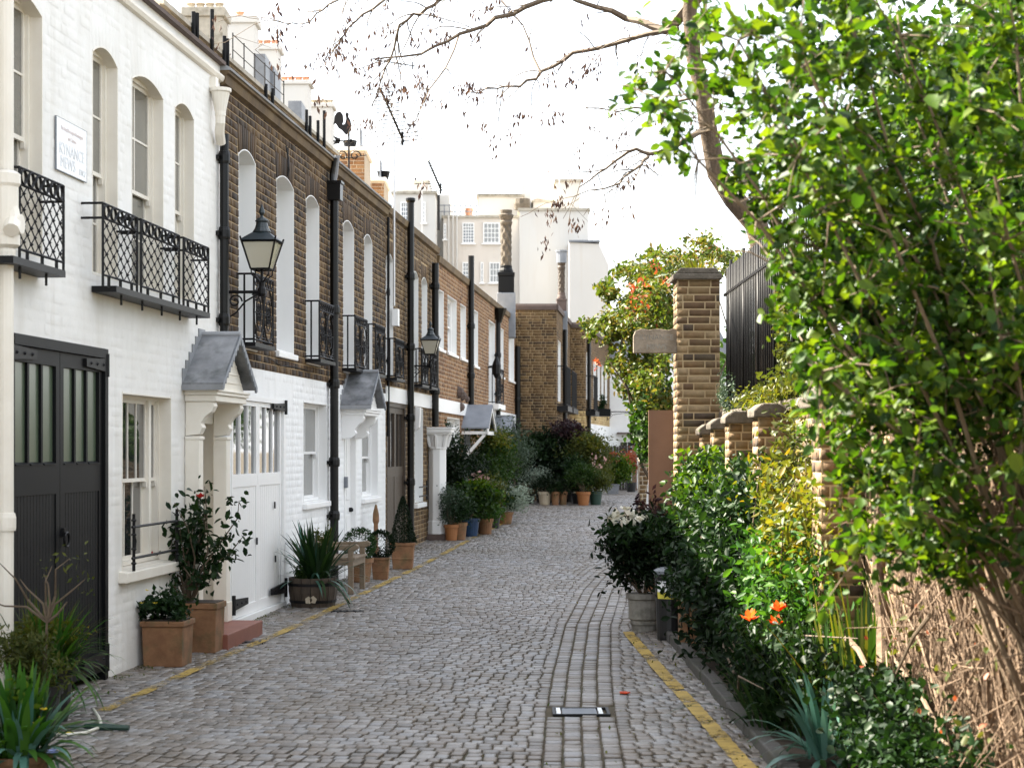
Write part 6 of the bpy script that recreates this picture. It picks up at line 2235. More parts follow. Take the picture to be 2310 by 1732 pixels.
r = np.random.default_rng(45)
P = []
for i in range(260):
    y_ = 9.5 + 14 * r.random() ** 1.3
    x = bed_x(y_) - abs(r.normal(0, .16)) if r.random() < .6 else (ch_x(y_) + r.normal(0, .3) if r.random() < .5 else wall_x(y_) + abs(r.normal(0, .35)) + .05)
    P.append((x, y_, gz(x, y_) + .012))
o = foliage(None, P, .030, 'leaf_yellow', 45, asp=.5, up=3.0, name='leaf_litter')
o['label'] = 'scattered small fallen leaves on the setts'
# moss and weeds along the foot of the house walls
r = np.random.default_rng(44)
P = []
for i in range(2600):
    s_ = r.uniform(12.5, 30)
    o_ = abs(r.normal(0, .10)) + .02
    q = ROW.pt(s_, o_)
    if math.sin(s_ * 3.1) + math.sin(s_ * 7.3 + 1) > -.4:
        P.append((q.x, q.y, gz(q.x, q.y) + r.uniform(-.004, .012)))
o = foliage(None, P, .022, 'leaf_olive', 44, asp=.6, up=1.0, name='moss')
o['label'] = 'moss and weeds along the foot of the house walls'
# ------------------------------------------------------------------ pots crowding the far end on the left
def shrub_pot(label, px, o_, pot, plants, cat='planter', xy=None, group=None):
    if xy is None:
        p = on_wall(px, 0, o_)
    else:
        p = (xy[0], xy[1], gz(*xy) - .004)
    t = thing('potted_plant', label, cat, p, group=group)
    kind, pr, ph, pm = pot
    if kind == 'round': round_pot(t, pr, ph, pm)
    elif kind == 'box': box_pot(t, pr * 2, ph, pm, tier=False)
    for i, (n, c, rad, size, mat, asp) in enumerate(plants):
        n, rad, size = int(n * 1.8), (rad[0] * 1.42, rad[1] * 1.4, rad[2] * 1.12), size * 1.1
        sd = hash((label, i)) % 9999 if False else (len(label) * 37 + i * 11 + int(abs(p[1]) * 100)) % 9999
        rr = np.random.default_rng(sd)
        P = clump_pts(rr, n, c, rad, max(8, n // 55), zmin=.05)
        foliage(t, P, size, mat, sd, asp=asp, center=(c[0], c[1], c[2] - rad[2] * .5))
    tips = [(plants[0][1][0] + random.uniform(-.6, .6) * plants[0][2][0], plants[0][1][1] + random.uniform(-.5, .5) * plants[0][2][1], plants[0][1][2] + plants[0][2][2] * random.uniform(-.2, .7)) for _ in range(7)]
    stems(t, (0, 0, ph * .85), tips, .009, 'twig', seed=len(label))
    return t
shrub_pot('orange terracotta pot of small leaved evergreen beside the white pier', 1018, .42, ('round', .125, .27, 'orange_pot'),
          [(1300, (.0, .02, .62), (.20, .2, .34), .035, 'leaf_grey', .5)])
shrub_pot('tall dark climber against the glazed doors behind the orange pot', 1016, .22, ('round', .15, .3, 'black_plastic'),
          [(2600, (.06, .4, 1.05), (.26, .5, .62), .06, 'leaf_dark', .55), (500, (.0, .3, 1.6), (.18, .3, .4), .05, 'leaf_gloss', .5)])
shrub_pot('brown pot of glossy shrub next to the orange pot', 1037, .55, ('round', .13, .30, 'terracotta'),
          [(1200, (.0, .05, .55), (.2, .22, .26), .05, 'leaf_gloss', .5)])
shrub_pot('blue glazed pot of broad bright green leaves', 1062, .62, ('round', .16, .32, 'blue_glaze'),
          [(1900, (.08, .1, .66), (.34, .36, .30), .085, 'leaf_mid', .6), (500, (.1, 0, .80), (.3, .3, .16), .085, 'leaf_bright', .6)])
shrub_pot('dark tub of leafy shrub with pink flowers', 1085, .66, ('round', .16, .30, 'black_plastic'),
          [(1400, (.05, .1, .68), (.30, .36, .36), .06, 'leaf_olive', .5), (30, (-.05, -.05, .95), (.22, .2, .2), .06, 'petal_pink', .8)])
shrub_pot('tall rose bush trained beside the slate porch hood', 1092, .35, ('round', .16, .3, 'terracotta'),
          [(3000, (.1, .5, 1.30), (.42, .6, .72), .07, 'leaf_mid', .5), (700, (.15, .4, 1.7), (.3, .5, .4), .07, 'leaf_yellow', .5)])
shrub_pot('feathery grey olive tree in a pot near the brick corner', 1128, .45, ('round', .18, .32, 'black_plastic'),
          [(2600, (.12, .5, 1.35), (.45, .6, .55), .075, 'leaf_grey', .28)])
shrub_pot('low dark pot of mixed foliage before the silver bush', 1112, .75, ('round', .15, .26, 'black_plastic'),
          [(1200, (.05, .2, .55), (.28, .36, .28), .06, 'leaf_gloss', .5)])
shrub_pot('silver leaved bush spilling over its pot at the kerb edge', 1140, .85, ('round', .16, .24, 'terracotta'),
          [(2300, (.06, .3, .50), (.36, .5, .30), .05, 'leaf_silver', .4)])
shrub_pot('second silver grey bush touching the brick end wall', 0, 0, ('round', .16, .24, 'black_plastic'),
          [(1500, (.1, .1, .62), (.36, .36, .30), .05, 'leaf_silver', .4)], xy=(.42, 46.0))
far = [
    ('big dark leaved bush against the plain brick end wall', .75, 46.8, 'black_plastic', [(3200, (.0, .1, 1.25), (.62, .4, .58), .09, 'leaf_dark', .5), (700, (-.1, -.2, 1.45), (.5, .3, .35), .09, 'leaf_gloss', .5)]),
    ('cream pot of dark foliage at the brick end wall', .80, 45.2, 'buff_pot', [(900, (0, .1, .52), (.3, .3, .26), .06, 'leaf_dark', .4)]),
    ('little terracotta pot of upright leaves', 1.06, 45.1, 'terracotta', [(420, (0, .05, .42), (.18, .2, .20), .06, 'leaf_gloss', .3)]),
    ('mossy terracotta pot beside the little one', 1.25, 45.2, 'terracotta', [(500, (0, .05, .44), (.2, .2, .2), .06, 'leaf_dark', .4)]),
    ('purple leaved bush rising behind the green one', 1.42, 47.0, 'black_plastic', [(1800, (0, .1, 1.75), (.42, .4, .35), .08, 'leaf_purple', .5), (1700, (.1, 0, 1.1), (.5, .4, .5), .08, 'leaf_dark', .5)]),
    ('yellow green bush leaning towards the mews bend', 1.85, 46.6, 'black_plastic', [(3000, (0, .1, 1.2), (.55, .45, .62), .075, 'leaf_olive', .45), (700, (.1, -.1, 1.5), (.4, .3, .3), .07, 'leaf_yellow', .45)]),
    ('bright orange terracotta pot of ferny leaves', 1.74, 45.0, 'orange_pot', [(1400, (.0, .1, .72), (.34, .3, .34), .07, 'leaf_mid', .3)]),
    ('green glazed pot of drooping leaves past the orange one', 2.05, 45.3, 'plastic_green', [(1300, (.05, .1, .58), (.34, .34, .34), .07, 'leaf_olive', .4), (18, (0, 0, .95), (.25, .2, .3), .07, 'petal_pink', .8)]),
]
for (lb, x, y_, pm, pls) in far:
    big = 'bush' in lb
    shrub_pot(lb, 0, 0, ('round', .17 if not ('little' in lb) else .11, .33 if 'bush' not in lb else .3, pm), pls, xy=(x, y_))
shrub_pot('leafy green bush in a square grey planter beyond the bend', 0, 0, ('box', .19, .30, 'grey_pot'),
          [(2400, (.12, .1, .72), (.42, .4, .42), .085, 'leaf_bright', .5), (160, (-.1, 0, 1.05), (.4, .3, .2), .08, 'leaf_red', .5)], xy=(3.02, 55.5))
shrub_pot('red leaved shrub by the dark timber gate', 0, 0, ('round', .18, .3, 'black_plastic'),
          [(600, (.0, .1, .95), (.28, .3, .40), .08, 'leaf_red', .5)], xy=(3.75, 58.2))
rr = np.random.default_rng(77)
foliage(bx, clump_pts(rr, 700, (0, 0, .12), (.26, .36, .28), 10), .07, 'leaf_gloss', 77)

more_pots = [
    ('bushy dark shrub in a brown pot before the timber porch', 1058, .40, 'terracotta', [(1700, (0, .2, .95), (.34, .5, .5), .06, 'leaf_dark', .5)]),
    ('round leafy shrub in a black tub below the stone band', 1102, .50, 'black_plastic', [(1800, (0, .3, .90), (.36, .6, .5), .06, 'leaf_mid', .5)]),
    ('tall thin shrub in a pot against the corner downpipe', 1150, .40, 'black_plastic', [(1700, (0, -.3, 1.1), (.34, .5, .7), .06, 'leaf_dark', .45)]),
    ('low spreading plant in a terracotta bowl by the kerb line', 1094, .80, 'terracotta', [(1000, (0, .2, .42), (.3, .4, .22), .06, 'leaf_lush', .45)]),
]
for (lb, px, o_, pm, pls) in more_pots:
    shrub_pot(lb, px, o_, ('round', .15, .28, pm), pls)
for (lb, x, y_, mt) in (('leafy dark filler shrub between the cream pot and the brick wall', 1.05, 46.4, 'leaf_dark'), ('glossy low shrub behind the bright orange pot', 1.62, 45.8, 'leaf_gloss'),
                        ('dense olive shrub at the corner of the brick end wall', 2.15, 47.6, 'leaf_olive')):
    shrub_pot(lb, 0, 0, ('round', .15, .26, 'black_plastic'), [(1900, (0, .1, .75), (.36, .3, .45), .075, mt, .5)], xy=(x, y_))
# dark gates closing the bend
gt = thing('timber_gate', 'dark close boarded timber gate below the white cottage', 'gate', (3.45, 60.5, .36))
for k in range(9):
    MB().box(-.42 + k * .094, -.42 + k * .094 + .086, -.02, .02, 0, 1.46 + .03 * (k % 2)).build('board', 'fence_timber', gt)
for z in (.3, 1.15):
    MB().box(-.42, .42, .02, .05, z, z + .08).build('rail', 'fence_timber', gt)
MB().box(3.93, 4.08, 60.35, 60.55, .3, 1.85).build('gate_post', 'brown_panel', None, label='pinkish brown gate post between the dark gates', cat='post')
gt = thing('timber_gate', 'second dark boarded gate under the climbing plant', 'gate', (4.75, 60.5, .36))
for k in range(12):
    MB().box(-.62 + k * .104, -.62 + k * .104 + .096, -.02, .02, 0, 1.40).build('board', 'fence_timber', gt)
sc_ = thing('parasol', 'folded pale cloth parasol cone showing beside the brown panel', 'parasol', (2.0, 26.5, gz(2.0, 26.5)))
MB().lathe((0, 0, 0), [(.012, 0), (.012, .75), (.09, .76), (.06, 1.1), (.012, 1.5)], 10).build('cloth', 'white_trim', sc_)
# ------------------------------------------------------------------ right-hand bed: pots and shrubs
def bush(label, loc, parts, cat='shrub', n_stem=8, seed=1, top=None):
    t = thing('shrub', label, cat, loc)
    for i, (n, c, rad, size, mat, asp, shp) in enumerate(parts):
        rr = np.random.default_rng(seed * 10 + i)
        P = clump_pts(rr, n, c, rad, max(12, n // 50), zmin=.02)
        foliage(t, P, size, mat, seed * 10 + i, asp=asp, center=(c[0], c[1], c[2] - rad[2] * .4), shape=shp)
    c, rad = parts[0][1], parts[0][2]
    q = random.Random(seed)
    tips = [(c[0] + q.uniform(-.8, .8) * rad[0], c[1] + q.uniform(-.8, .8) * rad[1], c[2] + rad[2] * q.uniform(-.1, .9)) for _ in range(n_stem)]
    stems(t, (c[0] * .3, c[1] * .3, -.02), tips, .012, 'twig', seed=seed)
    return t
t = thing('potted_plant', 'white flowering camellia in a weathered stone urn at the end of the yellow line', 'planter', (1.27, 17.75, gz(1.27, 17.75) - .004))
m = MB()
m.lathe((0, 0, 0), [(.12, 0), (.125, .05), (.135, .07), (.13, .10), (.15, .12), (.155, .30), (.175, .31), (.18, .36), (.15, .36)], 20)
m.build('pot', 'urn_stone', t)
r = np.random.default_rng(51)
P = clump_pts(r, 2600, (-.05, .0, .72), (.40, .38, .42), 46, zmin=.34)
foliage(t, P, .075, 'leaf_dark', 51, asp=.45, center=(0, 0, .5), shape=6)
foliage(t, clump_pts(r, 900, (-.08, -.05, .95), (.42, .36, .22), 26), .08, 'leaf_gloss', 52, asp=.42, center=(0, 0, .6), shape=6)
foliage(t, clump_pts(r, 120, (-.18, -.05, 1.08), (.36, .25, .14), 14, .12), .075, 'petal_white', 53, asp=.8, name='petals')
stems(t, (0, 0, .3), [(-.4, 0, 1.0), (-.2, -.1, 1.15), (.1, 0, 1.2), (.3, 0, 1.0), (-.3, .1, .8), (.2, -.2, .9)], .012, 'twig', seed=51)
t = thing('potted_plant', 'dark purple leaved shrub behind the white camellia', 'planter', (1.55, 19.3, gz(1.55, 19.3)))
round_pot(t, .15, .3, 'terracotta')
foliage(t, clump_pts(r, 1500, (-.05, 0, .88), (.30, .3, .42), 24), .075, 'leaf_purple', 54, asp=.4)
stems(t, (0, 0, .3), [(-.25, 0, 1.1), (.0, 0, 1.25), (.2, 0, 1.0), (-.15, 0, .9)], .01, 'twig', seed=54)
b_ = thing('bin', 'black lidded bin with a yellow and white label beside the stone urn', 'bin', (1.44, 16.85, gz(1.44, 16.85) - .004))
m = MB()
m.lathe((0, 0, 0), [(.115, 0), (.12, .02), (.14, .56), (.146, .57), (.146, .60)], 20)
m.build('body', 'black_plastic', b_)
MB().lathe((0, 0, .60), [(.152, 0), (.155, .03), (.11, .055), (.03, .065)], 20).build('lid', 'slate_grey', b_)
for (z0, z1, mt) in ((.44, .54, 'plate_white'), (.38, .44, 'label_yellow')):
    m = MB()
    vs, fs = [], []
    for k in range(9):
        a = -2.6 + k * .2
        ra, rb = .12 + .02 * z0 / .56 + .004, .12 + .02 * z1 / .56 + .004
        vs += [(ra * math.cos(a), ra * math.sin(a), z0), (rb * math.cos(a), rb * math.sin(a), z1)]
    for k in range(8):
        fs.append((k * 2, k * 2 + 2, k * 2 + 3, k * 2 + 1))
    m.add(vs, fs)
    m.build('sticker', mt, b_)
bush('small dark evergreen between the urn and the black bin', (1.56, 17.25, .03),
     [(1500, (-.05, 0, .70), (.26, .3, .42), .06, 'leaf_dark', .5, 6), (700, (-.1, -.1, .85), (.24, .25, .25), .06, 'leaf_gloss', .5, 6)], seed=60)
t = thing('potted_plant', 'upright terracotta trough of small leaves next to the black bin', 'planter', (1.56, 15.95, .02))
m = MB()
for k in range(3):
    x = -.12 + k * .085
    m.box(x, x + .07, -.10, .10, 0, .36)
m.box(-.13, .13, -.11, .11, .36, .40)
m.build('pot', 'terracotta', t, bevel=.008)
foliage(t, clump_pts(r, 1300, (0, 0, .58), (.26, .26, .24), 18), .05, 'leaf_gloss', 55, asp=.5)

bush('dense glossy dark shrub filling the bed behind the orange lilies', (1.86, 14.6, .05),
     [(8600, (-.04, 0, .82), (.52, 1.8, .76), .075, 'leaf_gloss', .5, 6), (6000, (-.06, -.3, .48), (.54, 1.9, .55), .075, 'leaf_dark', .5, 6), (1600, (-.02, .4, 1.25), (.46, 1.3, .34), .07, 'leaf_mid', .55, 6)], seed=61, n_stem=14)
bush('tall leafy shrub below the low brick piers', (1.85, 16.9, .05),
     [(4600, (-.05, .1, 1.12), (.38, 1.0, .52), .07, 'leaf_mid', .55, 6), (2000, (-.04, .2, 1.42), (.32, .9, .26), .07, 'leaf_bright', .55, 6), (3000, (-.12, 0, .6), (.42, 1.0, .5), .07, 'leaf_dark', .5, 6)], seed=62)  # brighter leaves on top: their sunlit look is put into the leaf colour
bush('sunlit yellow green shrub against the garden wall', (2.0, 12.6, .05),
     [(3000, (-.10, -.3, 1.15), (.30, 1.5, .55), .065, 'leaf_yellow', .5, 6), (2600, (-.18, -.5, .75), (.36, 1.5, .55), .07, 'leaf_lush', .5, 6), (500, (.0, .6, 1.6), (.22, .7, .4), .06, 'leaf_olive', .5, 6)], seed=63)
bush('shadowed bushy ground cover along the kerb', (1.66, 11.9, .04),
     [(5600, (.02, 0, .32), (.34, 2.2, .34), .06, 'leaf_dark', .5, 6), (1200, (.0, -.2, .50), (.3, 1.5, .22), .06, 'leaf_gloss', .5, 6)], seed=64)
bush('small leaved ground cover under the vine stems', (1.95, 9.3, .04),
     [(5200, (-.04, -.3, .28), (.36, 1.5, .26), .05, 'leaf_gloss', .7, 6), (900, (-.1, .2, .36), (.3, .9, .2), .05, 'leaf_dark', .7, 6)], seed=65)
# strap leaved clumps
t = thing('iris_clump', 'upright clump of sunlit sword leaves before the vine covered wall', 'plant', (2.02, 10.6, .05))
blades(t, (0, 0, 0), 90, .80, .030, 'leaf_mid', 66, .55, .35, .22)
blades(t, (.0, -.1, 0), 30, .85, .026, 'leaf_yellow', 67, .5, .3, .2)
t = thing('iris_clump', 'grey green strap leaved clump at the kerb in the foreground', 'plant', (1.66, 9.75, .03))
blades(t, (0, 0, 0.05), 60, .46, .036, 'leaf_blue', 68, 1.5, 1.2, .12)
t = thing('iris_clump', 'arching strap leaves spilling over the kerb beside the lilies', 'plant', (1.62, 11.2, .03))
blades(t, (0, 0, 0), 90, .55, .028, 'leaf_gloss', 166, 1.2, 1.0, .25)
t = thing('iris_clump', 'thin grassy clump of dark blades behind the kerb', 'plant', (1.80, 10.9, .03))
blades(t, (0, 0, 0), 160, .75, .012, 'leaf_mid', 69, .9, .8, .2)
# orange lilies
t = thing('lily_plant', 'orange lilies with four open blooms in the shaded bed', 'plant', (1.60, 12.0, .03))
bl = [(1691, 1400), (1757, 1378), (1750, 1412), (1748, 1445)]
tp = []
for i, (px, py) in enumerate(bl):
    y_ = 11.25 + .05 * i
    k = y_ / F_PX
    tp.append(((px - CX) * k - 1.60, y_ - 12.0, EYE + (HY - py) * k - .03))
for i, q in enumerate(tp):
    flower(t, q, .062, 'petal_orange', 7, 70 + i, .55)
    flower(t, (q[0], q[1], q[2] + .008), .045, 'petal_orange', 6, 80 + i, 1.1)
stems(t, (.05, .1, 0), tp, .006, 'stem_green', seed=70)
blades(t, (.05, .1, 0), 30, .5, .03, 'leaf_mid', 71, .8, .7, .15)

# ------------------------------------------------------------------ old vine on the wall at the right
vn = thing('climbing_vine', 'mass of old brown vine stems covering the sunlit garden wall', 'vine', (2.12, 9.0, 0))
rd = random.Random(90)
m = MB((2.12, 9.0, 0))
for i in range(1300):
    y0 = rd.uniform(6.4, 9.7)
    z = rd.uniform(-.02, 1.2) if rd.random() < .45 else 0.0
    x = 2.13 - abs(rd.gauss(0, .035)) - .005
    r0 = rd.choice([.0015, .002, .0025, .003, .003, .004, .005, .012])
    pts = [(x, y0, z)]
    L = rd.uniform(.5, 2.0)
    n = 7
    dy = rd.gauss(0, .3)
    for k in range(n):
        dy += rd.gauss(0, .32)
        y0 += dy * L / n
        z += L / n * rd.uniform(.6, 1.1)
        x += rd.gauss(0, .018)
        x = min(2.13, max(1.90, x))
        pts.append((x, y0, z))
    m.tube(pts, [r0 * (1 - .6 * k / n) for k in range(n + 1)], 4, cap=False)
for i in range(520):
    y0, z = rd.uniform(6.4, 9.7), rd.uniform(.1, 2.1)
    x = 2.08 - abs(rd.gauss(0, .06))
    d = Vector((rd.gauss(-.1, .15), rd.gauss(0, .5), rd.gauss(0, .5))).normalized()
    L = rd.uniform(.15, .55)
    p0 = Vector((x, y0, z))
    m.tube([p0, p0 + d * L * .5 + Vector((rd.gauss(0, .02),) * 3), p0 + d * L], [.004, .003, .0015], 4, cap=False)
m.build('stems', 'vine_stem', vn, kind='stuff')
# thick old trunks of the vine
for (y0, r0) in ((10.15, .05), (9.1, .03)):
    m = MB((2.12, 9.0, 0))
    pts = [(2.06, y0, -.05)]
    for k in range(9):
        pts.append((2.06 + rd.gauss(0, .012), y0 + rd.gauss(0, .05) + .03 * k, .05 + .24 * k))
    m.tube(pts, [r0 * (1.2 - .07 * k) * rd.uniform(.9, 1.1) for k in range(10)], 8)
    m.build('trunk', 'vine_stem', vn)
for i, (p, q, r0) in enumerate((((1.95, 8.2, .35), (2.02, 9.9, .62), .014), ((1.9, 8.4, .95), (1.95, 9.5, .50), .012), ((1.92, 10.6, .62), (1.90, 9.6, .46), .02))):
    m = MB((2.12, 9.0, 0))
    a, b = Vector(p), Vector(q)
    m.tube([a, a.lerp(b, .4) + Vector((0, 0, .04)), b], [r0, r0 * .8, r0 * .6], 6)
    m.build('stem', 'branch_tan', vn)
r = np.random.default_rng(91)
P = np.stack([r.uniform(1.9, 2.05, 260), r.uniform(7.4, 10.6, 260), r.uniform(.1, 2.2, 260)], 1) - np.array([2.12, 9.0, 0])
foliage(vn, P, .05, 'leaf_olive', 91, asp=.6, shape=6)
P = np.stack([r.uniform(1.88, 2.0, 26), r.uniform(7.4, 10.6, 26), r.uniform(.1, 1.4, 26)], 1) - np.array([2.12, 9.0, 0])
P2 = np.stack([2.14 - np.abs(r.normal(0, .045, 5200)), r.uniform(6.2, 10.2, 5200), r.uniform(.0, 2.1, 5200)], 1) - np.array([2.12, 9.0, 0])
foliage(vn, P2, .034, 'dead_leaf', 191, asp=.5, shape=6, name='dead_leaves')
foliage(vn, P, .035, 'leaf_red', 92, asp=.7, shape=6, name='red_leaves')
# climber spilling over the coping and through the railings
cl = thing('climbing_plant', 'pale green creeper growing through the black railings', 'climber', (2.12, 15.0, 1.9))
r = np.random.default_rng(93)
P = np.concatenate([clump_pts(r, 900, (-.05, .0, .28), (.16, 2.4, .18), 30), clump_pts(r, 700, (-.08, -1.2, .85), (.10, .5, .5), 16),
                    clump_pts(r, 900, (.1, -2.6, .9), (.25, 1.0, .55), 20)])
foliage(cl, P, .055, 'leaf_olive', 93, asp=.55, shape=6)
foliage(cl, clump_pts(r, 900, (-.02, 3.1, .30), (.10, .26, .28), 14), .030, 'leaf_grey', 94, asp=.5, name='small_leaves')
foliage(cl, clump_pts(r, 500, (-.05, -.2, .22), (.2, 1.8, .12), 14), .10, 'leaf_yellow', 95, asp=.12, name='dry_grass')
tg = thing('grass_tuft', 'tuft of dry yellow grass on the stone cap of the brick pillar', 'grass', (PX + PW / 2, PY + PW / 2, 3.55))
blades(tg, (0, 0, 0), 90, .16, .012, 'leaf_yellow', 96, 1.3, .8, .2)

# ------------------------------------------------------------------ red berried climber beyond the pillar
ht = thing('climbing_shrub', 'large sunlit climber with reddening leaves above and behind the stone sign', 'climber', (2.6, 28.0, gz(2.0, 28.0)))
r = np.random.default_rng(97)
def cpt(n, px0_, px1_, py0_, py1_, y0_, y1_, k, sp):
    """Clumped points through a block of space given by its outline at mid depth."""
    ym = (y0_ + y1_) / 2
    kk = ym / F_PX
    c = np.array([((px0_ + px1_) / 2 - CX) * kk, ym, EYE + (HY - (py0_ + py1_) / 2) * kk])
    rad = np.array([abs(px1_ - px0_) * kk / 2, abs(y1_ - y0_) / 2, abs(py1_ - py0_) * kk / 2])
    return clump_pts(r, n, c, rad, k, sp)
hl = np.array([2.6, 28.0, gz(2.0, 28.0)])
P = np.concatenate([cpt(6500, 1385, 1545, 600, 800, 26, 31, 60, .20), cpt(4200, 1400, 1530, 760, 960, 26, 30, 40, .2), cpt(1100, 1340, 1440, 690, 770, 27, 29.5, 18, .2),
                    cpt(2400, 1380, 1540, 560, 680, 27, 31, 30, .2), cpt(700, 1300, 1410, 690, 780, 27, 30, 16, .2), cpt(600, 1330, 1420, 600, 720, 28, 31, 14, .2), cpt(800, 1360, 1440, 760, 900, 27, 30, 16, .2), cpt(1500, 1440, 1700, 545, 640, 25, 30, 26, .2)]) - hl
foliage(ht, P, .085, 'leaf_climber', 98, asp=.55, shape=6)
P = np.concatenate([cpt(1700, 1400, 1530, 840, 1020, 26, 30, 30, .22), cpt(900, 1440, 1520, 930, 1090, 26, 29, 18, .2)]) - hl
foliage(ht, P, .11, 'leaf_mid', 99, asp=.55, shape=6)
P = np.concatenate([cpt(240, 1390, 1540, 570, 760, 25.8, 29, 24, .14), cpt(26, 1325, 1370, 800, 850, 27, 28, 6, .2), cpt(60, 1560, 1640, 540, 600, 26, 28, 8, .2)]) - hl
foliage(ht, P, .07, 'leaf_red', 100, asp=.55, shape=6, name='red_leaves')
stems(ht, (.2, .5, 0), [(-.9, 0, 3.6), (-.5, .3, 4.0), (0, .2, 4.2), (.5, 0, 4.0), (-.3, 0, 2.6), (-1.2, .1, 3.1), (.3, 0, 3.2)], .03, 'twig', seed=98)
wl2 = thing('boundary_wall', 'shaded brick boundary wall behind the red leaved climber', 'wall', (3.4, 32.0, 0))
brick_box(wl2, 2.15, 9.0, 31.2, 31.6, .0, 2.6, 'stock_brick', 'mortar_pale', 0, 'f')

# ------------------------------------------------------------------ bare tree with hanging seed keys, behind the railings
TY = 21.5
kT = TY / F_PX
P3 = lambda px, py, dy=0.0: Vector(((px - CX) * (TY + dy) / F_PX, TY + dy, EYE + (HY - py) * (TY + dy) / F_PX))
tr_ = thing('tree', 'leaning bare tree hung with brown seed keys over the roofs', 'tree', (P3(1722, 560).x, TY, 0))
tl = Vector((P3(1722, 560).x, TY, 0))
m = MB(tuple(tl))
pts = [(P3(1735, 700).x, TY, -.05), P3(1735, 700), P3(1722, 560), P3(1705, 505), P3(1655, 448), P3(1617, 391), P3(1600, 304), P3(1585, 206), P3(1564, 125), P3(1556, 30), P3(1560, -80), P3(1590, -200)]
m.tube(pts, [.17, .155, .145, .135, .125, .115, .105, .098, .09, .085, .075, .06], 12)
m.build('trunk', 'bark', tr_, smooth=True)
limbs = [
    ([(1556, 20), (1500, 75), (1415, 40), (1306, 0), (1180, -60)], .055, 1.0),
    ([(1556, 0), (1420, -60), (1222, 0), (1122, 45), (1038, 80), (948, 119), (839, 134)], .035, -1.5),
    ([(1180, -60), (1060, -40), (993, 0), (948, 30), (903, 55), (878, 129), (854, 199), (838, 240)], .022, -1.0),
    ([(1060, -40), (920, -40), (854, 5), (804, 45), (769, 90), (749, 119)], .016, -2.5),
    ([(920, -40), (800, -30), (749, 10), (699, 47), (660, 55), (622, 47)], .011, -3.0),
    ([(1530, 60), (1435, 85), (1296, 119), (1222, 164), (1172, 194), (1122, 199), (1062, 209)], .026, .8),
    ([(1586, 210), (1565, 219), (1495, 239), (1396, 249), (1321, 244)], .018, .4),
    ([(1600, 285), (1580, 298), (1520, 333), (1465, 345), (1415, 340), (1370, 378), (1306, 423)], .030, -.6),
    ([(1465, 345), (1445, 373), (1396, 413), (1296, 443)], .018, -.9),
    ([(1655, 445), (1690, 380), (1740, 300), (1800, 200), (1850, 60)], .07, 1.2),
    ([(1556, 10), (1640, -60), (1750, -140)], .05, .5),
    ([(1038, 80), (985, 180), (945, 250), (918, 300)], .010, -1.7),
    ([(1222, 164), (1180, 60), (1130, 0)], .012, .6),
]
rd = random.Random(101)
br = MB(tuple(tl))
tw = MB(tuple(tl))
keys = []
twig_starts = []
for (pl, r0, dy) in limbs:
    n = len(pl)
    pts = [P3(x, y, dy * min(1.0, i / 2.0)) for i, (x, y) in enumerate(pl)]
    # smooth wander
    fine = []
    for a, b in zip(pts[:-1], pts[1:]):
        for k in range(3):
            fine.append(a.lerp(b, k / 3) + Vector((rd.gauss(0, .012), rd.gauss(0, .03), rd.gauss(0, .012))))
    fine.append(pts[-1])
    rs = [max(.006, r0 * 1.25 * (1 - .82 * i / (len(fine) - 1))) for i in range(len(fine))]
    br.tube(fine, rs, 6)
    for i in range(2, len(fine)):
        for _ in range(2 if r0 < .03 else 1):
            if rd.random() < .62:
                twig_starts.append((fine[i], (fine[i] - fine[i - 1]).normalized(), rs[i]))
for (p, d, r0) in twig_starts:
    q = Vector((rd.gauss(0, 1), rd.gauss(0, .7), rd.gauss(0, .7)))
    dd = (d * .7 + q * .55).normalized()
    L = rd.uniform(.25, .85)
    pts = [p]
    cur = p.copy()
    n = 6
    for k in range(n):
        dd = (dd + Vector((rd.gauss(0, .16), rd.gauss(0, .16), rd.gauss(-.10, .16)))).normalized()
        cur = cur + dd * L / n
        pts.append(cur.copy())
    tw.tube(pts, [max(.003, min(.008, r0 * .6) * (1 - .6 * k / n)) for k in range(n + 1)], 4, cap=False)
    for k in range(2, n + 1):
        if rd.random() < .10:
            keys.append((pts[k], rd.randint(4, 13)))
        if rd.random() < .18:
            e = pts[k] + Vector((rd.gauss(0, .1), rd.gauss(0, .1), -rd.uniform(.02, .22)))
            tw.tube([pts[k], e], [.0025, .0015], 4, cap=False)
            if rd.random() < .35:
                keys.append((e, rd.randint(4, 12)))
for (px, py, n) in ((765, 105, 34), (735, 120, 30), (800, 110, 22), (835, 190, 20), (905, 200, 22), (950, 180, 40), (960, 215, 36), (1080, 205, 34), (1060, 190, 24), (1165, 260, 26), (1255, 255, 24),
                    (1290, 170, 26), (1330, 150, 24), (1262, 450, 26), (1300, 500, 24), (1225, 545, 18), (1350, 130, 22), (1240, 480, 26), (1010, 90, 18), (930, 85, 16), (870, 60, 18)):
    keys.append((P3(px, py, rd.uniform(-1.5, 1)), n))
br.build('branches', 'twig', tr_, kind='stuff')
tw.build('twigs', 'twig', tr_, kind='stuff')
r = np.random.default_rng(102)
KP = []
for (p, n) in keys:
    KP.append(np.array(p) - np.array(tl) + r.normal(size=(n, 3)) * np.array([.045, .045, .055]) - np.array([0, 0, .05]))
KP = np.concatenate(KP)
out = np.tile(np.array([0, 0, -1.0]), (len(KP), 1))
V, Fc, k = leaf_arrays(KP, .075, .34, r, 0, out, 1.6, 4)
link(bpy.data.objects.new('seed_keys', np_mesh('seed_keys', V, [Fc], 'seed_key', np.repeat(r.random(len(KP)), k))), tr_, kind='stuff')

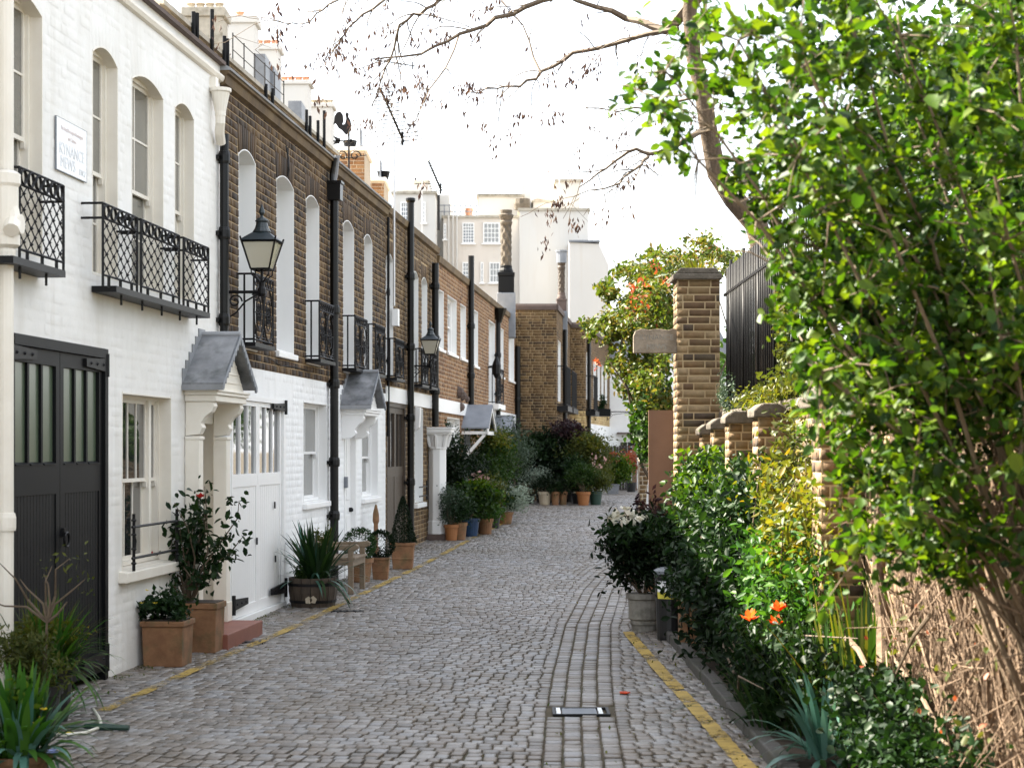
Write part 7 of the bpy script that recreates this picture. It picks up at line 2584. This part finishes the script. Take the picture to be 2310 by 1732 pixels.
# ------------------------------------------------------------------ garden trees behind the railings
gt = thing('garden_tree', 'dense leafy garden tree rising behind the railings on the right', 'tree', (4.2, 14.5, 0))
stems(gt, (0, 0, -.05), [(-.3, .2, 3.2), (.4, -.3, 3.6), (-.5, -1.0, 3.0), (.2, 1.2, 3.4)], .09, 'bark', name='trunk', seed=110)
r = np.random.default_rng(110)
P = np.concatenate([clump_pts(r, 8000, (-.2, 0, 4.2), (1.5, 4.2, 1.9), 130, .16), clump_pts(r, 2600, (-.9, -1.5, 2.9), (.9, 3.4, .8), 50, .16)])
foliage(gt, P, .095, 'leaf_mid', 111, asp=.6, shape=6, name='crown')
gt = thing('garden_tree', 'rust tinged garden tree further behind the railings', 'tree', (3.6, 10.8, 0))
stems(gt, (0, 0, -.05), [(-.3, .2, 2.8), (.3, -.3, 3.4), (-.3, -.6, 2.6)], .07, 'bark', name='trunk', seed=112)
P = clump_pts(r, 5200, (-.1, -.2, 3.2), (.9, 2.2, 1.2), 90, .16)
foliage(gt, P, .085, 'leaf_climber', 113, asp=.6, shape=6, name='crown')

for (gx, gy, lb, mt, sd) in ((5.6, 38.5, 'leafy garden tree beyond the boundary wall', 'leaf_mid', 114), (8.6, 46.5, 'dark garden tree far beyond the boundary wall', 'leaf_gloss', 116)):
    gt = thing('garden_tree', lb, 'tree', (gx, gy, g_of(gy) - .1))
    stems(gt, (0, 0, -.05), [(-.5, .3, 2.8), (.6, -.4, 3.2), (.1, .8, 3.0)], .12, 'bark', name='trunk', seed=sd)
    P = clump_pts(r, 4200, (0, 0, 2.7), (2.6, 2.6, 1.8), 90, .16, zmin=.1)
    foliage(gt, P, .16, mt, sd + 1, asp=.6, shape=6, name='crown')

# ------------------------------------------------------------------ near shrub arching into the view from the right
BS = Vector((2.35, 7.4, 0.02))
ns = thing('overhanging_shrub', 'large bright green shrub arching over the mews from the right foreground', 'shrub', BS)
rd = random.Random(120)
m = MB(tuple(BS))
tips = [(.52, 7.0, 3.02), (.62, 7.4, 3.22), (.78, 7.6, 3.45), (1.02, 7.2, 2.42), (1.0, 6.4, 3.1), (1.20, 7.5, 2.12), (1.12, 6.6, 2.0), (1.25, 7.0, 3.4), (1.45, 7.7, 3.7),
        (1.32, 7.4, 1.66), (1.45, 6.7, 1.50), (1.38, 7.0, 1.36), (1.55, 7.3, 2.6), (1.6, 6.4, 2.9), (1.7, 7.8, 3.2), (1.8, 6.8, 3.5), (1.85, 7.5, 2.3), (1.72, 6.5, 2.1),
        (2.0, 7.2, 3.0), (2.05, 6.6, 2.5), (2.1, 7.8, 3.6), (2.3, 7.4, 2.7), (1.3, 8.0, 2.9), (1.6, 8.1, 2.4), (1.9, 8.2, 3.1), (1.05, 7.9, 3.15),
        (.92, 7.4, 3.35), (1.1, 7.0, 3.15), (1.15, 7.8, 2.75), (1.32, 7.3, 3.0), (.95, 7.9, 2.9), (1.45, 6.9, 3.25), (1.02, 6.7, 2.75), (1.3, 7.6, 2.4), (2.5, 7.6, 3.3), (2.4, 6.8, 3.6), (2.6, 7.2, 2.4), (2.25, 6.3, 3.1)]
LP = []
big = []
for i, t_ in enumerate(tips):
    t_ = Vector(t_)
    b = BS + Vector((rd.gauss(0, .06), rd.gauss(0, .08), 0))
    c1 = b.lerp(t_, .4) + Vector((.15, 0, .45 if t_.z > 2 else .7)) * rd.uniform(.6, 1.1)
    c2 = b.lerp(t_, .75) + Vector((.05, 0, .25)) * rd.uniform(.6, 1.1)
    path = [b]
    for k in range(1, 9):
        f = k / 8
        path.append(b * (1 - f) ** 3 + c1 * 3 * f * (1 - f) ** 2 + c2 * 3 * f * f * (1 - f) + t_ * f ** 3 + Vector((rd.gauss(0, .012),) * 3))
    m.tube(path, [.012 * (1 - .8 * k / 8) + .0018 for k in range(9)], 5)
    for k in range(4, 9):
        if path[k].z < 1.15 or (path[k].x > 1.75 and path[k].z < 1.75):
            continue
        for _ in range(5):
            d = Vector((rd.gauss(-.2, 1), rd.gauss(0, 1), rd.gauss(.1, .8))).normalized()
            L = rd.uniform(.12, .36)
            e = path[k] + d * L
            m.tube([path[k], path[k].lerp(e, .5) + Vector((0, 0, .02)), e], [.004, .003, .0015], 4, cap=False)
            for q in range(26):
                f = rd.uniform(.15, 1.1)
                LP.append(path[k] + d * L * f + Vector((rd.gauss(0, .035), rd.gauss(0, .035), rd.gauss(0, .03))))
m.build('stems', 'branch_tan', ns, kind='stuff')
LP = np.array([tuple(p) for p in LP])
# the crown is thin and open on its street side, below the arching tips
thin = ((LP[:, 0] < 1.0) & (LP[:, 2] < 2.76)) | ((LP[:, 0] > .68) & (LP[:, 0] < .87) & (LP[:, 2] < 3.12)) | (LP[:, 0] < .40)
LP = LP[~thin]
dist = LP[:, 1]
px_ = CX + LP[:, 0] / LP[:, 1] * F_PX
py_ = HY - (LP[:, 2] - EYE) / LP[:, 1] * F_PX
vis = (px_ > 1400) & (px_ < 2310) & (py_ > 0) & (py_ < 1400)
order = np.argsort(np.where(vis, dist, 99))
sel = order[:300]
rest = order[300:]
foliage(ns, LP[rest] - np.array(BS), .052, 'leaf_bright', 121, asp=.66, shape=6, up=.5)
r = np.random.default_rng(122)
P = np.concatenate([clump_pts(r, 9000, (2.4, 8.7, 3.1), (1.15, .55, .95), 110, .13), clump_pts(r, 1500, (2.3, 8.9, 2.1), (.75, .4, .6), 40, .13), clump_pts(r, 900, (1.55, 8.4, 3.55), (.45, .4, .40), 24, .13)])
foliage(ns, P - np.array(BS), .055, 'leaf_mid', 123, asp=.62, shape=6, up=.5)  # inner layer uses darker leaves: the crown's interior shade put into colour
lv = np_mesh('leaf', [(0, -.5, 0), (.30, -.2, .09), (.27, .18, .06), (0, .5, -.08), (-.27, .18, .06), (-.30, -.2, .09)], [np.array([(0, 1, 2), (0, 2, 3), (0, 3, 4), (0, 4, 5)])], 'leaf_bright')
for i in sel:
    o = bpy.data.objects.new('leaf', lv)
    o.location = Vector(LP[i]) - BS
    o.rotation_euler = (rd.gauss(0, .6), rd.gauss(0, .6), rd.uniform(0, 6.28))
    s_ = .062 * rd.uniform(.55, 1.4)
    o.scale = (s_, s_, s_)
    link(o, ns)
